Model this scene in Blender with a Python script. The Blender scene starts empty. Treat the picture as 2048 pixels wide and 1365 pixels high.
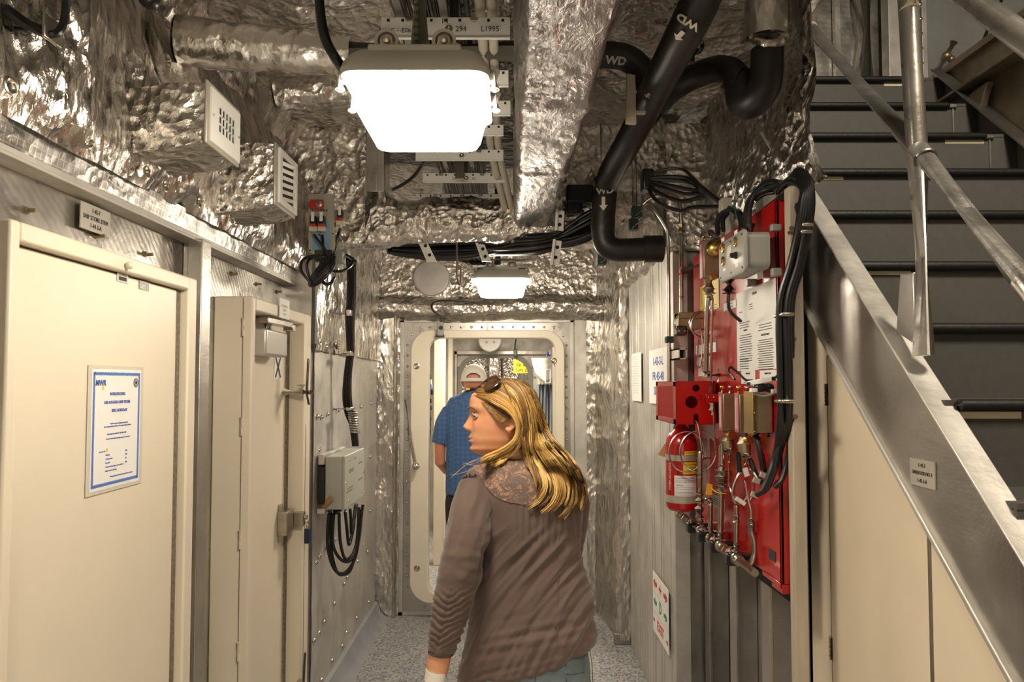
import bpy, math, random
from mathutils import Vector, Matrix, noise
import numpy as np
R = math.radians
PI = math.pi
random.seed(7)
C = bpy.context.scene.collection
V = Vector

# ------------------------------------------------------------------ camera
FPX = 1400.0; PITCH = R(2.3); SH = 28.3; CZ = 1.7
cam_data = bpy.data.cameras.new('camera')
cam_data.sensor_width = 36.0
cam_data.lens = 36.0 * FPX / 2048.0
cam_data.shift_y = SH / 2048.0
cam_data.clip_start = 0.02
cam = bpy.data.objects.new('camera', cam_data); C.objects.link(cam)
cam.location = (0, 0, CZ)
cam.rotation_euler = (PI/2 + PITCH, 0, 0)
bpy.context.scene.camera = cam

# ------------------------------------------------------------------ view
vs_ = bpy.context.scene.view_settings
vs_.view_transform = 'Standard'; vs_.look = 'None'; vs_.gamma = 1.0
vs_.use_curve_mapping = False
vs_.exposure = 2.0
bpy.context.scene.cycles.max_bounces = 8
bpy.context.scene.cycles.glossy_bounces = 5
bpy.context.scene.cycles.sample_clamp_indirect = 4.0

# ------------------------------------------------------------------ world (dim, warm ambient fill, added with no source of its own)
wd = bpy.data.worlds.new('world'); bpy.context.scene.world = wd
wd.use_nodes = True
wd.node_tree.nodes['Background'].inputs[0].default_value = (1.0, 0.86, 0.68, 1)
wd.node_tree.nodes['Background'].inputs[1].default_value = 0.05

# strengths of the ship's fixtures
LAMP_COL = (1.0, 0.875, 0.70)
LENS_STRENGTH = 17.0
def area(name, loc, size, power, rot=(0, 0, 0)):
    l = bpy.data.lights.new(name, 'AREA'); l.shape = 'RECTANGLE'
    l.size, l.size_y = size; l.energy = power; l.color = LAMP_COL
    o = bpy.data.objects.new(name, l); C.objects.link(o)
    o.location = loc; o.rotation_euler = rot
    return o
# deck lights that stand outside the frame: aft along this passage, beyond the doorway; the stair one is an added fill
area('passage_light', (-0.2, -0.75, 2.55), (0.45, 0.9), 34, (R(-22), 0, 0))
area('stair_fill', (1.45, 0.1, 4.2), (0.6, 0.6), 26, (R(35), 0, 0))  # added fill, source unseen; tilted to light the risers
area('far_passage_light', (-0.15, 6.4, 2.33), (0.35, 0.6), 15)
area('far_passage_light', (-0.1, 9.6, 2.3), (0.35, 0.6), 9)

# ------------------------------------------------------------------ pixel -> place helpers
def ray(px, py):
    a = (px - 1024.0) / FPX; b = (682.5 + SH - py) / FPX
    return V((a, math.cos(PITCH) - math.sin(PITCH) * b, math.sin(PITCH) + math.cos(PITCH) * b))
def W(px, py, Y):
    d = ray(px, py); return V((0, 0, CZ)) + d * (Y / d.y)
def WX(px, py, X):
    d = ray(px, py); return V((0, 0, CZ)) + d * (X / d.x)
def WZ(px, py, Z):
    d = ray(px, py); return V((0, 0, CZ)) + d * ((Z - CZ) / d.z)

# ------------------------------------------------------------------ materials
MATS = {}
class NT:
    def __init__(s, name):
        s.m = bpy.data.materials.new(name); s.m.use_nodes = True
        s.t = s.m.node_tree; s.b = s.t.nodes['Principled BSDF']
        s._c = None
    def n(s, typ, **kw):
        nd = s.t.nodes.new(typ)
        for k, v in kw.items():
            if k.startswith('i_'):
                key = k[2:]
                nd.inputs[int(key) if key.isdigit() else key.replace('_', ' ')].default_value = v
            else: setattr(nd, k, v)
        return nd
    def l(s, a, b): s.t.links.new(a, b)
    def coord(s, scale=(1, 1, 1), rot=(0, 0, 0), out='Object'):
        c = s.n('ShaderNodeTexCoord'); mp = s.n('ShaderNodeMapping')
        mp.inputs['Scale'].default_value = scale; mp.inputs['Rotation'].default_value = rot
        s.l(c.outputs[out], mp.inputs[0]); return mp.outputs[0]
    def noise(s, co, scale=5, detail=4, rough=.55, dist=0, typ=None):
        nd = s.n('ShaderNodeTexNoise')
        if typ: nd.noise_type = typ
        nd.inputs['Scale'].default_value = scale; nd.inputs['Detail'].default_value = detail
        nd.inputs['Roughness'].default_value = rough; nd.inputs['Distortion'].default_value = dist
        s.l(co, nd.inputs['Vector']); return nd.outputs[0]
    def ramp(s, fac, stops):
        r = s.n('ShaderNodeValToRGB'); e = r.color_ramp.elements
        while len(e) < len(stops): e.new(.5)
        for el, (p, c) in zip(e, stops):
            el.position = p; el.color = (*c, 1) if len(c) == 3 else c
        s.l(fac, r.inputs[0]); return r.outputs[0]
    def math(s, op, a, b=None, c=None):
        nd = s.n('ShaderNodeMath', operation=op)
        for i, x in enumerate((a, b, c)):
            if x is None: continue
            if isinstance(x, (int, float)): nd.inputs[i].default_value = x
            else: s.l(x, nd.inputs[i])
        return nd.outputs[0]
    def mix(s, fac, a, b):
        nd = s.n('ShaderNodeMix', data_type='RGBA')
        for sock, x in ((nd.inputs[0], fac), (nd.inputs[6], a), (nd.inputs[7], b)):
            if isinstance(x, (int, float)): sock.default_value = x
            elif isinstance(x, tuple): sock.default_value = (*x, 1)
            else: s.l(x, sock)
        return nd.outputs[2]
    def bump(s, h, strength=.3, dist=.01, prev=None):
        nd = s.n('ShaderNodeBump'); nd.inputs['Strength'].default_value = strength
        nd.inputs['Distance'].default_value = dist; s.l(h, nd.inputs['Height'])
        if prev is not None: s.l(prev, nd.inputs['Normal'])
        return nd.outputs[0]
    def set(s, **kw):
        for k, v in kw.items():
            k = k.replace('_', ' ')
            if isinstance(v, (int, float)): s.b.inputs[k].default_value = v
            elif isinstance(v, tuple): s.b.inputs[k].default_value = (*v, 1) if len(v) == 3 else v
            else: s.l(v, s.b.inputs[k])
        return s.m

def pm(name, col, rough=.5, metal=0.0, var=.12, vscale=6, bscale=0, bstr=.15, stretch=(1, 1, 1), coat=0, bdist=.002):
    """plain procedural surface: base colour with soft mottling, optional fine relief"""
    if name in MATS: return MATS[name]
    t = NT(name); co = t.coord(stretch)
    nz = t.noise(co, vscale, 5)
    lo = tuple(c * (1 - var) for c in col); hi = tuple(min(1, c * (1 + var)) for c in col)
    t.set(Base_Color=t.ramp(nz, [(.3, lo), (.7, hi)]), Metallic=float(metal), Roughness=float(rough))
    if coat: t.set(Coat_Weight=float(coat), Coat_Roughness=.15)
    if bscale:
        t.set(Normal=t.bump(t.noise(co, bscale, 4), bstr, bdist))
    MATS[name] = t.m
    return t.m

def foil_mat(name, stretch=(1, 1, 1), tint=(.72, .69, .64), rough=.15, big=.6, red=0.0, fine=1.0, grid=False):
    t = NT(name); co = t.coord(stretch)
    wob = t.n('ShaderNodeTexNoise'); wob.inputs['Scale'].default_value = 3.0; wob.inputs['Detail'].default_value = 3
    t.l(co, wob.inputs['Vector'])
    add = t.n('ShaderNodeVectorMath', operation='MULTIPLY_ADD'); t.l(wob.outputs['Color'], add.inputs[0])
    add.inputs[1].default_value = (.16, .16, .16); t.l(co, add.inputs[2]); cw = add.outputs[0]
    def vor(scale):  # facets
        v = t.n('ShaderNodeTexVoronoi'); v.inputs['Scale'].default_value = scale; t.l(cw, v.inputs['Vector']); return v.outputs['Distance']
    h = t.math('ADD', t.math('MULTIPLY', vor(9), .8), t.math('MULTIPLY', vor(31), .42))
    h = t.math('ADD', h, t.math('MULTIPLY', t.noise(cw, 11, 4, .6, 1.2, 'RIDGED_MULTIFRACTAL'), .16))
    b1 = t.bump(h, .6 * big, .045)
    b2 = t.bump(t.noise(cw, 75, 4, .65, .8), .42 * fine, .006, b1)
    nz = t.noise(co, 2.2, 5, .6)
    base = t.ramp(nz, [(.25, tuple(c * .82 for c in tint)), (.75, tint)])
    if red:
        rn = t.noise(t.coord((9, 2.5, 9)), 3.0, 6, .65, .5)
        base = t.mix(t.ramp(rn, [(.60, (0, 0, 0)), (.67, (red, red, red))]), base, (.38, .12, .09))
    rg = t.ramp(t.noise(co, 5, 4), [(.3, (rough * .7,) * 3), (.8, (min(1, rough * 1.9),) * 3)])
    if grid:
        br = t.n('ShaderNodeTexBrick'); br.offset = 0; br.inputs['Scale'].default_value = 1
        br.inputs['Brick Width'].default_value = .02; br.inputs['Row Height'].default_value = .02
        br.inputs['Mortar Size'].default_value = .0016; br.inputs['Color1'].default_value = (0, 0, 0, 1)
        br.inputs['Color2'].default_value = (0, 0, 0, 1); br.inputs['Mortar'].default_value = (1, 1, 1, 1)
        c2 = t.n('ShaderNodeTexCoord'); sp = t.n('ShaderNodeSeparateXYZ'); cb = t.n('ShaderNodeCombineXYZ')
        t.l(c2.outputs['Object'], sp.inputs[0]); t.l(sp.outputs[1], cb.inputs[0]); t.l(sp.outputs[2], cb.inputs[1])
        t.l(cb.outputs[0], br.inputs['Vector'])
        b2 = t.bump(br.outputs[0], .5, .0015, b2)
        base = t.mix(t.math('MULTIPLY', br.outputs[0], .5), base, (.95, .94, .9))
    t.set(Base_Color=base, Metallic=1.0, Roughness=rg, Normal=b2)
    MATS[name] = t.m; return t.m

def alu_mat(name, col=(.62, .59, .55), stretch=(1, 1, 12), rough=.34, swirl=0, metal=.92):
    """bare brushed aluminium: streaks, stains; optional grinder swirls or machine ribs"""
    t = NT(name); co = t.coord(stretch)
    a = t.noise(co, 18, 5, .6); st = t.noise(t.coord(), 2.6, 6, .65, .6)
    base = t.mix(t.ramp(st, [(.3, (.0, .0, .0)), (.75, (1, 1, 1))]), tuple(c * .62 for c in col), col)
    base = t.mix(t.ramp(a, [(.35, (.35,) * 3), (.65, (0,) * 3)]), base, tuple(c * .7 for c in col))
    rg = t.ramp(t.noise(t.coord(), 7, 5), [(.3, (rough * .75,) * 3), (.75, (rough * 1.5,) * 3)])
    nrm = t.bump(a, .12, .002)
    nrm = t.bump(st, .25, .02, nrm)
    if swirl:
        w = t.n('ShaderNodeTexWave'); w.wave_type = 'RINGS'; w.inputs['Scale'].default_value = swirl
        w.inputs['Distortion'].default_value = 2.5; w.inputs['Detail'].default_value = 2
        t.l(t.coord(), w.inputs['Vector']); nrm = t.bump(w.outputs[1], .12, .002, nrm)
    t.set(Base_Color=base, Metallic=float(metal), Roughness=rg, Normal=nrm)
    MATS[name] = t.m; return t.m

foil_mat('foil', (1, 1, .45), big=.75)
foil_mat('foil_even', (1, 1, 1), big=.95, fine=1.2)
foil_mat('foil_calm', (1, 1, .6), big=.35, rough=.2, fine=.6)
foil_mat('foil_red', (1, .5, 1), big=.45, red=.9, rough=.28, tint=(.50, .48, .47), fine=2.2)
foil_mat('foil_tape', (1, 1, 1), big=.3, rough=.3, fine=.4, grid=True, tint=(.5, .49, .47))
alu_mat('alu'); alu_mat('alu_swirl', (.66, .63, .58), (2, 2, 2), .3, 14)
alu_mat('alu_dark', (.45, .43, .40)); alu_mat('alu_pale', (.74, .71, .66), rough=.45, metal=.6)
alu_mat('pipe_metal', (.66, .63, .58), (1, 1, 1), .26)
MT = MATS
pm('cream', (.74, .665, .535), .42, var=.025, vscale=3, bscale=140, bstr=.05)
pm('cream_locker', (.71, .61, .46), .45, var=.025, vscale=3, bscale=140, bstr=.05)
pm('cream_ring', (.72, .66, .54), .4, var=.03)
pm('beige_grey', (.36, .37, .32), .45, var=.05, bscale=180, bstr=.06)
pm('grey_box', (.29, .285, .255), .38, var=.05)
pm('lamp_housing', (.50, .49, .42), .45, var=.05)
pm('dark_pipe', (.0085, .0065, .0055), .45, var=.3, vscale=9, bscale=30, bstr=.2, bdist=.004)
pm('grey_pipe', (.11, .10, .085), .5, var=.2)
pm('olive_pipe', (.27, .28, .21), .5, var=.12)
pm('black_rubber', (.008, .008, .009), .33, var=.2)
pm('black_matt', (.008, .008, .008), .85, var=.2)
pm('white_cable', (.62, .58, .48), .5, var=.08)
pm('white_paint', (.78, .77, .73), .4, var=.03)
pm('paper', (.80, .79, .77), .55, var=.015)
pm('tape_cream', (.66, .60, .42), .5, var=.05)
pm('laminate', (.62, .58, .50), .2, var=.01)
pm('black_ink', (.03, .03, .035), .6, var=.1)
pm('blue_ink', (.07, .13, .42), .6, var=.1)
pm('pale_blue', (.22, .36, .68), .6, var=.2, vscale=60)
pm('red_ink', (.55, .05, .04), .5, var=.1)
pm('green_ink', (.03, .25, .13), .5, var=.1)
pm('red_gloss', (.42, .006, .005), .22, var=.08, coat=.15)
pm('red_dull', (.50, .035, .025), .4, var=.1)
pm('pink_label', (.40, .11, .12), .5, var=.3, vscale=200)
pm('yellow', (.80, .62, .02), .45, var=.06)
pm('orange', (.85, .36, .02), .6, var=.1)
pm('brass', (.62, .43, .12), .25, 1.0, var=.12)
pm('bronze', (.36, .29, .19), .42, .85, var=.2, vscale=14)
pm('nickel', (.46, .42, .35), .3, 1.0, var=.15, vscale=20)
pm('steel', (.58, .56, .52), .24, 1.0, var=.12, vscale=20)
pm('dark_steel', (.10, .09, .08), .35, .9, var=.2)
pm('navy_plastic', (.006, .015, .055), .35, var=.1)
pm('seal', (.20, .17, .12), .9, var=.4, vscale=80, bscale=220, bstr=.8)
pm('wood_post', (.42, .36, .28), .6, var=.14, vscale=4, stretch=(8, 8, 1), bscale=20, bstr=.15)
pm('plate_grey', (.46, .43, .37), .4, .3, var=.05)
pm('light_blue', (.22, .38, .55), .45, var=.1)
pm('silver_paint', (.55, .53, .49), .35, .4, var=.03)
pm('green_rubber', (.012, .045, .035), .6, var=.2)
pm('kraft', (.45, .24, .10), .7, var=.15)
pm('translucent_bag', (.60, .60, .55), .3, var=.1, bscale=20, bstr=.6, bdist=.01)
pm('blue_grey_hose', (.10, .13, .17), .5, var=.2)
pm('brown_pipe', (.17, .11, .08), .5, var=.2)
pm('stair_grey', (.062, .058, .052), .62, .0, var=.08, vscale=40, bscale=300, bstr=.3)
pm('nosing_black', (.003, .003, .003), .5, var=.5, vscale=60, bscale=90, bstr=.5)
pm('deck_brown', (.24, .20, .14), .42, .6, var=.3, vscale=7)

def emit_mat():
    t = NT('lamp_lens')
    t.set(Base_Color=(.9, .9, .85), Emission_Color=LAMP_COL, Emission_Strength=LENS_STRENGTH, Roughness=.5)
    MATS['lamp_lens'] = t.m
emit_mat()
def floor_mat():
    t = NT('speckled_floor'); co = t.coord()
    v = t.n('ShaderNodeTexVoronoi'); v.inputs['Scale'].default_value = 115; t.l(co, v.inputs['Vector'])
    s = t.n('ShaderNodeSeparateColor'); t.l(v.outputs['Color'], s.inputs[0])
    base = t.ramp(s.outputs[0], [(0, (.07, .075, .11)), (.12, (.13, .14, .185)), (.28, (.26, .265, .28)), (.52, (.37, .365, .345)), (.8, (.46, .45, .42))])
    for e in base.node.color_ramp.elements: pass
    base.node.color_ramp.interpolation = 'CONSTANT'
    base = t.mix(t.math('MULTIPLY', t.noise(co, 3, 4), .25), base, (.27, .265, .27))
    t.set(Base_Color=base, Roughness=.38, Normal=t.bump(v.outputs['Distance'], .1, .002))
    MATS['speckled_floor'] = t.m
floor_mat()

# ------------------------------------------------------------------ mesh builder
OFF = {}
def frame_of(d):
    d = d.normalized(); up = V((0, 0, 1)) if abs(d.z) < .92 else V((1, 0, 0))
    a = d.cross(up).normalized(); return a, a.cross(d).normalized(), d
def smooth_path(pts, sub=6, closed=False):
    pts = [V(p) for p in pts]; n = len(pts)
    if n < 3: return pts
    out = []
    for i in range(n if closed else n - 1):
        if closed: p0, p1, p2, p3 = pts[i-1], pts[i], pts[(i+1) % n], pts[(i+2) % n]
        else: p0, p1, p2, p3 = pts[max(i-1, 0)], pts[i], pts[i+1], pts[min(i+2, n-1)]
        for k in range(sub):
            t = k / sub
            out.append(.5 * ((2*p1) + (p2-p0)*t + (2*p0-5*p1+4*p2-p3)*t*t + (3*p1-p0-3*p2+p3)*t**3))
    if not closed: out.append(pts[-1])
    return out
class MB:
    def __init__(s): s.v = []; s.f = []
    def add(s, vs, fs):
        o = len(s.v); s.v += [V(p) for p in vs]; s.f += [tuple(i + o for i in f) for f in fs]; return s
    def box(s, a, b):
        x0, y0, z0 = (min(a[i], b[i]) for i in range(3)); x1, y1, z1 = (max(a[i], b[i]) for i in range(3))
        return s.add([(x0,y0,z0),(x1,y0,z0),(x1,y1,z0),(x0,y1,z0),(x0,y0,z1),(x1,y0,z1),(x1,y1,z1),(x0,y1,z1)],
                     [(0,3,2,1),(4,5,6,7),(0,1,5,4),(1,2,6,5),(2,3,7,6),(3,0,4,7)])
    def obox(s, c, u, v, w):
        c, u, v, w = V(c), V(u), V(v), V(w)
        if u.cross(v).dot(w) < 0: w = -w
        return s.add([c-u-v-w, c+u-v-w, c+u+v-w, c-u+v-w, c-u-v+w, c+u-v+w, c+u+v+w, c-u+v+w],
                     [(0,3,2,1),(4,5,6,7),(0,1,5,4),(1,2,6,5),(2,3,7,6),(3,0,4,7)])
    def prism(s, poly, ext):
        poly = [V(p) for p in poly]; ext = V(ext); n = len(poly)
        nn = V((0, 0, 0))
        for i in range(n): nn += (poly[i] - poly[0]).cross(poly[(i+1) % n] - poly[0])
        if nn.dot(ext) > 0: poly = poly[::-1]
        fs = [tuple(range(n)), tuple(range(2*n-1, n-1, -1))]
        for i in range(n):
            j = (i+1) % n; fs.append((j, i, i+n, j+n))
        return s.add(poly + [p + ext for p in poly], fs)
    def tube(s, pts, r, seg=10, closed=False, caps=True, flat=1.0):
        pts = [V(p) for p in pts]; n = len(pts)
        rs = [r] * n if isinstance(r, (int, float)) else [r[min(int(i * len(r) / n), len(r)-1)] if len(r) != n else r[i] for i in range(n)]
        o = len(s.v); pa = None
        for i, p in enumerate(pts):
            if closed: d = pts[(i+1) % n] - pts[i-1]
            else: d = pts[min(i+1, n-1)] - pts[max(i-1, 0)]
            if d.length < 1e-9: d = V((0, 0, 1))
            d.normalize()
            if pa is None: a, b, _ = frame_of(d)
            else:
                a = pa - d * pa.dot(d)
                if a.length < 1e-6: a = frame_of(d)[0]
                a.normalize(); b = d.cross(a)
            pa = a
            for k in range(seg):
                t = 2*PI*k/seg; s.v.append(p + a*math.cos(t)*rs[i] + b*math.sin(t)*rs[i]*flat)
        m = n if closed else n - 1
        for i in range(m):
            for k in range(seg):
                k2 = (k+1) % seg; i2 = (i+1) % n
                s.f.append((o+i*seg+k, o+i*seg+k2, o+i2*seg+k2, o+i2*seg+k))
        if caps and not closed:
            s.f.append(tuple(o + k for k in range(seg-1, -1, -1)))
            s.f.append(tuple(o + (n-1)*seg + k for k in range(seg)))
        return s
    def cyl(s, p0, p1, r0, r1=None, seg=16): return s.tube([p0, p1], [r0, r0 if r1 is None else r1], seg)
    def lathe(s, p0, axis, prof, seg=20):
        a, b, d = frame_of(V(axis)); p0 = V(p0); o = len(s.v)
        for t, r in prof:
            for k in range(seg):
                q = 2*PI*k/seg; s.v.append(p0 + d*t + a*math.cos(q)*r + b*math.sin(q)*r)
        n = len(prof)
        for i in range(n-1):
            for k in range(seg):
                k2 = (k+1) % seg; s.f.append((o+i*seg+k, o+i*seg+k2, o+(i+1)*seg+k2, o+(i+1)*seg+k))
        s.f.append(tuple(o+k for k in range(seg-1, -1, -1))); s.f.append(tuple(o+(n-1)*seg+k for k in range(seg)))
        return s
    def sph(s, c, r, seg=12, rings=8, sc=(1, 1, 1)):
        c = V(c); vs = [c + V((0, 0, r*sc[2]))]; fs = []
        for i in range(1, rings):
            t = PI*i/rings
            for k in range(seg):
                q = 2*PI*k/seg; vs.append(c + V((r*sc[0]*math.sin(t)*math.cos(q), r*sc[1]*math.sin(t)*math.sin(q), r*sc[2]*math.cos(t))))
        vs.append(c - V((0, 0, r*sc[2])))
        for k in range(seg): fs.append((0, 1+k, 1+(k+1) % seg))
        for i in range(rings-2):
            for k in range(seg):
                a = 1+i*seg; k2 = (k+1) % seg; fs.append((a+k, a+seg+k, a+seg+k2, a+k2))
        a = 1+(rings-2)*seg; e = len(vs)-1
        for k in range(seg): fs.append((a+k, e, a+(k+1) % seg))
        return s.add(vs, fs)
    def torus(s, c, nrm, RR, r, seg=28, ts=8):
        a, b, d = frame_of(V(nrm)); c = V(c)
        return s.tube([c + a*math.cos(2*PI*i/seg)*RR + b*math.sin(2*PI*i/seg)*RR for i in range(seg)], r, ts, closed=True)
    def hexnut(s, c, axis, r, h): 
        axis = V(axis).normalized(); return s.tube([V(c)-axis*h/2, V(c)+axis*h/2], r, 6)
    def build(s, name, mat, parent=None, smooth=35, bevel=0, kind=None, bseg=2):
        off = OFF.get(parent.name, V((0, 0, 0))) if parent else V((0, 0, 0))
        me = bpy.data.meshes.new(name); me.from_pydata([tuple(p - off) for p in s.v], [], s.f); me.validate()
        o = bpy.data.objects.new(name, me); C.objects.link(o)
        me.materials.append(MATS[mat] if isinstance(mat, str) else mat)
        if smooth:
            me.polygons.foreach_set('use_smooth', [True] * len(me.polygons)); me.set_sharp_from_angle(angle=R(smooth))
        if parent: o.parent = parent; OFF[o.name] = off
        if bevel:
            m = o.modifiers.new('bevel', 'BEVEL'); m.width = bevel; m.segments = bseg; m.limit_method = 'ANGLE'; m.angle_limit = R(40)
            m.harden_normals = False
        if kind: o['kind'] = kind
        return o
def thing(name, label, cat, loc=(0, 0, 0), group=None):
    o = bpy.data.objects.new(name, None); C.objects.link(o); o.location = loc; o.empty_display_size = .05
    o['label'] = label; o['category'] = cat
    if group: o['group'] = group
    OFF[o.name] = V(loc); return o
def tag(o, label, cat, group=None):
    o['label'] = label; o['category'] = cat
    if group: o['group'] = group
    return o
def struct(o): o['kind'] = 'structure'; return o
def sempty(name, loc=(0, 0, 0)):
    o = bpy.data.objects.new(name, None); C.objects.link(o); o.location = loc; o['kind'] = 'structure'; OFF[o.name] = V(loc); return o
def dup(root, loc, label=None, group=None):
    def cp(o, par):
        c = o.copy(); C.objects.link(c); c.parent = par
        OFF[c.name] = V(loc)
        for ch in o.children: cp(ch, c)
        return c
    r = cp(root, None); r.location = loc
    if label: r['label'] = label
    if group: r['group'] = group
    return r
def inst(proto, name, loc, rot=None, parent=None, scale=None):
    """one more object sharing the mesh of proto"""
    o = bpy.data.objects.new(name, proto.data if hasattr(proto, 'data') else proto); C.objects.link(o)
    off = OFF.get(parent.name, V((0, 0, 0))) if parent else V((0, 0, 0))
    o.location = V(loc) - off
    if rot is not None: o.rotation_euler = rot
    if scale: o.scale = scale
    if parent: o.parent = parent; OFF[o.name] = off
    return o
def mesh_only(mb, name, mat, smooth=40):
    me = bpy.data.meshes.new(name); me.from_pydata([tuple(p) for p in mb.v], [], mb.f); me.materials.append(MATS[mat])
    me.polygons.foreach_set('use_smooth', [True]*len(me.polygons)); me.set_sharp_from_angle(angle=R(smooth)); return me
# rivet / stud meshes, axis +Z
RIV = mesh_only(MB().lathe((0,0,0), (0,0,1), [(0,1),(.35,.92),(.6,.7),(.75,.35),(.78,.05)], 10), 'rivet', 'steel')
WASH = mesh_only(MB().lathe((0,0,0), (0,0,1), [(0,1),(.12,1),(.2,.8),(.05,.55),(.05,.32),(.5,.3),(.55,.05)], 16), 'washer_stud', 'nickel')
BOLT = mesh_only(MB().lathe((0,0,0), (0,0,1), [(0,1),(.1,1),(.11,.75),(.6,.75)], 6).lathe((0,0,.6),(0,0,1),[(0,.42),(1.6,.4)],10), 'bolt', 'bronze')
ROT = {'+x': (0, R(90), 0), '-x': (0, R(-90), 0), '-y': (R(90), 0, 0), '-z': (R(180), 0, 0), '+z': (0, 0, 0)}
def studs(mesh, name, pts, d, r, parent):
    for p in pts: inst(mesh, name, p, ROT[d], parent, (r, r, r))

def text(s, size, p, u, v, mat, parent=None, name='lettering', align='CENTER', depth=.0006, xs=1.0, bold=0):
    cu = bpy.data.curves.new('t', 'FONT'); cu.body = s; cu.size = size; cu.align_x = align; cu.align_y = 'CENTER'
    cu.extrude = depth; cu.offset = bold; cu.resolution_u = 3
    o = bpy.data.objects.new('t', cu); C.objects.link(o)
    me = bpy.data.meshes.new_from_object(o.evaluated_get(bpy.context.evaluated_depsgraph_get()))
    bpy.data.objects.remove(o); u, v = V(u).normalized(), V(v).normalized(); n = u.cross(v)
    off = OFF.get(parent.name, V((0, 0, 0))) if parent else V((0, 0, 0))
    M = Matrix((( u.x*xs, v.x, n.x, 0), (u.y*xs, v.y, n.y, 0), (u.z*xs, v.z, n.z, 0), (0, 0, 0, 1)))
    me.transform(Matrix.Translation(V(p) - off) @ M)
    me.materials.clear(); me.materials.append(MATS[mat])
    ob = bpy.data.objects.new(name, me); C.objects.link(ob)
    if parent: ob.parent = parent; OFF[ob.name] = off
    return ob
FX = ((0, 1, 0), (0, 0, 1))     # reads on faces that look to +x
FNX = ((0, -1, 0), (0, 0, 1))   # faces that look to -x
FNY = ((1, 0, 0), (0, 0, 1))    # faces that look back along the passage

# ------------------------------------------------------------------ crumpled sheet
def crumple(p, fs, amp):
    q = V((p[0]*fs[0], p[1]*fs[1], p[2]*fs[2]))
    a = noise.noise(q) + .5*noise.noise(q*2.3 + V((5, 1, 2)))
    r = 1 - abs(noise.noise(q*1.7 + V((9, 4, 7))))*2
    r2 = 1 - abs(noise.noise(q*4.6 + V((1, 8, 3))))*2
    return amp * (a*.7 + r*.45 + r2*.18)
def sheet(P, nu, nv, amp, freq=(4, 4, 4), seed=0, edge=None):
    mb = MB(); pts = [[V(P(i/nu, j/nv)) for i in range(nu+1)] for j in range(nv+1)]
    sd = V((seed*3.1, seed*1.7, seed*.9))
    for j in range(nv+1):
        for i in range(nu+1):
            p = pts[j][i]
            du = pts[j][min(i+1, nu)] - pts[j][max(i-1, 0)]; dv = pts[min(j+1, nv)][i] - pts[max(j-1, 0)][i]
            n = du.cross(dv)
            if n.length > 1e-12: n.normalize()
            k = 1.0
            if edge:
                e = min(i/nu, 1-i/nu, j/nv, 1-j/nv); k = min(1, e/edge)
            mb.v.append(p + n * crumple(p + sd, freq, amp) * k)
    for j in range(nv):
        for i in range(nu):
            a = j*(nu+1)+i; mb.f.append((a, a+1, a+nu+2, a+nu+1))
    return mb
def plane_sheet(o, u, v, nu, nv, amp, freq=(4, 4, 4), seed=0, edge=None):
    o, u, v = V(o), V(u), V(v)
    return sheet(lambda s, t: o + u*s + v*t, nu, nv, amp, freq, seed, edge)
def wrap_path(prof):
    """prof: list of 3D points, returns t->point with arc length param"""
    prof = [V(p) for p in prof]; L = [0]
    for a, b in zip(prof, prof[1:]): L.append(L[-1] + (b-a).length)
    def f(t):
        s = t*L[-1]
        for i in range(len(prof)-1):
            if s <= L[i+1] or i == len(prof)-2:
                return prof[i].lerp(prof[i+1], (s-L[i])/max(1e-9, L[i+1]-L[i]))
    return f
def foil_tube(path, r, seg, amp, freq=(6, 6, 6), seed=0):
    pts = [V(p) for p in path]; n = len(pts); fr = []; pa = None
    for i in range(n):
        d = (pts[min(i+1, n-1)] - pts[max(i-1, 0)]).normalized()
        if pa is None: a, b, _ = frame_of(d)
        else: a = (pa - d*pa.dot(d)).normalized(); b = d.cross(a)
        pa = a; fr.append((a, b))
    mb = MB(); sd = V((seed, seed*2, seed*3))
    for i in range(n):
        a, b = fr[i]; rr = r if isinstance(r, (int, float)) else r(i/(n-1))
        for k in range(seg):
            t = 2*PI*k/seg; d = a*math.cos(t) + b*math.sin(t); p = pts[i] + d*rr
            mb.v.append(p + d*crumple(p + sd, freq, amp))
    for i in range(n-1):
        for k in range(seg):
            k2 = (k+1) % seg; mb.f.append((i*seg+k, i*seg+k2, (i+1)*seg+k2, (i+1)*seg+k))
    return mb
def lin(a, b, n): a, b = V(a), V(b); return [a.lerp(b, i/n) for i in range(n+1)]
# ================================================================== SETTING
struct(MB().box((-1.6, -2.7, -.04), (2.15, 11.2, 0)).build('floor', 'speckled_floor', smooth=0))
# ---- left wall
wl = sempty('wall_left')
MB().box((-1.2, -2.6, 0), (-1.15, 3.52, 2.3)).build('aluminium_panel', 'alu_swirl', wl, 0)
for y in (-1.6, -.4, .8, 2.40, 3.52):
    MB().box((-1.15, y+.03, 0), (-1.12, y+.045, 2.2)).box((-1.12, y, 0), (-1.07, y+.075, 2.2)).build('stiffener', 'alu', wl, bevel=.003)
MB().box((-1.15, -2.6, 2.19), (-1.085, 3.56, 2.2)).box((-1.10, -2.6, 2.2), (-1.09, 3.56, 2.215)).build('ledge_angle', 'alu_pale', wl, bevel=.002)
plane_sheet((-1.094, .6, 2.215), (0, 2.96, 0), (.012, 0, .065), 120, 4, .004, (6, 9, 6), 3).build('scrim_tape', 'foil_tape', wl, 60)
prof = wrap_path([(-1.08, 0, 2.27), (-1.055, 0, 2.33), (-1.06, 0, 2.62), (-1.12, 0, 2.86), (-1.05, 0, 2.99)])
def left_foil(s, t):
    p = prof(t); y = .6 + 3.0*s
    b = .05*max(0, math.sin((y-.25)*2*PI/.62))**2 * math.sin(PI*min(1, t*1.1))      # frames telegraphing through the blanket
    return (p.x + b + .03*math.sin(t*PI)*noise.noise(V((y*1.7, t*2, 3))), y, p.z)
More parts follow.
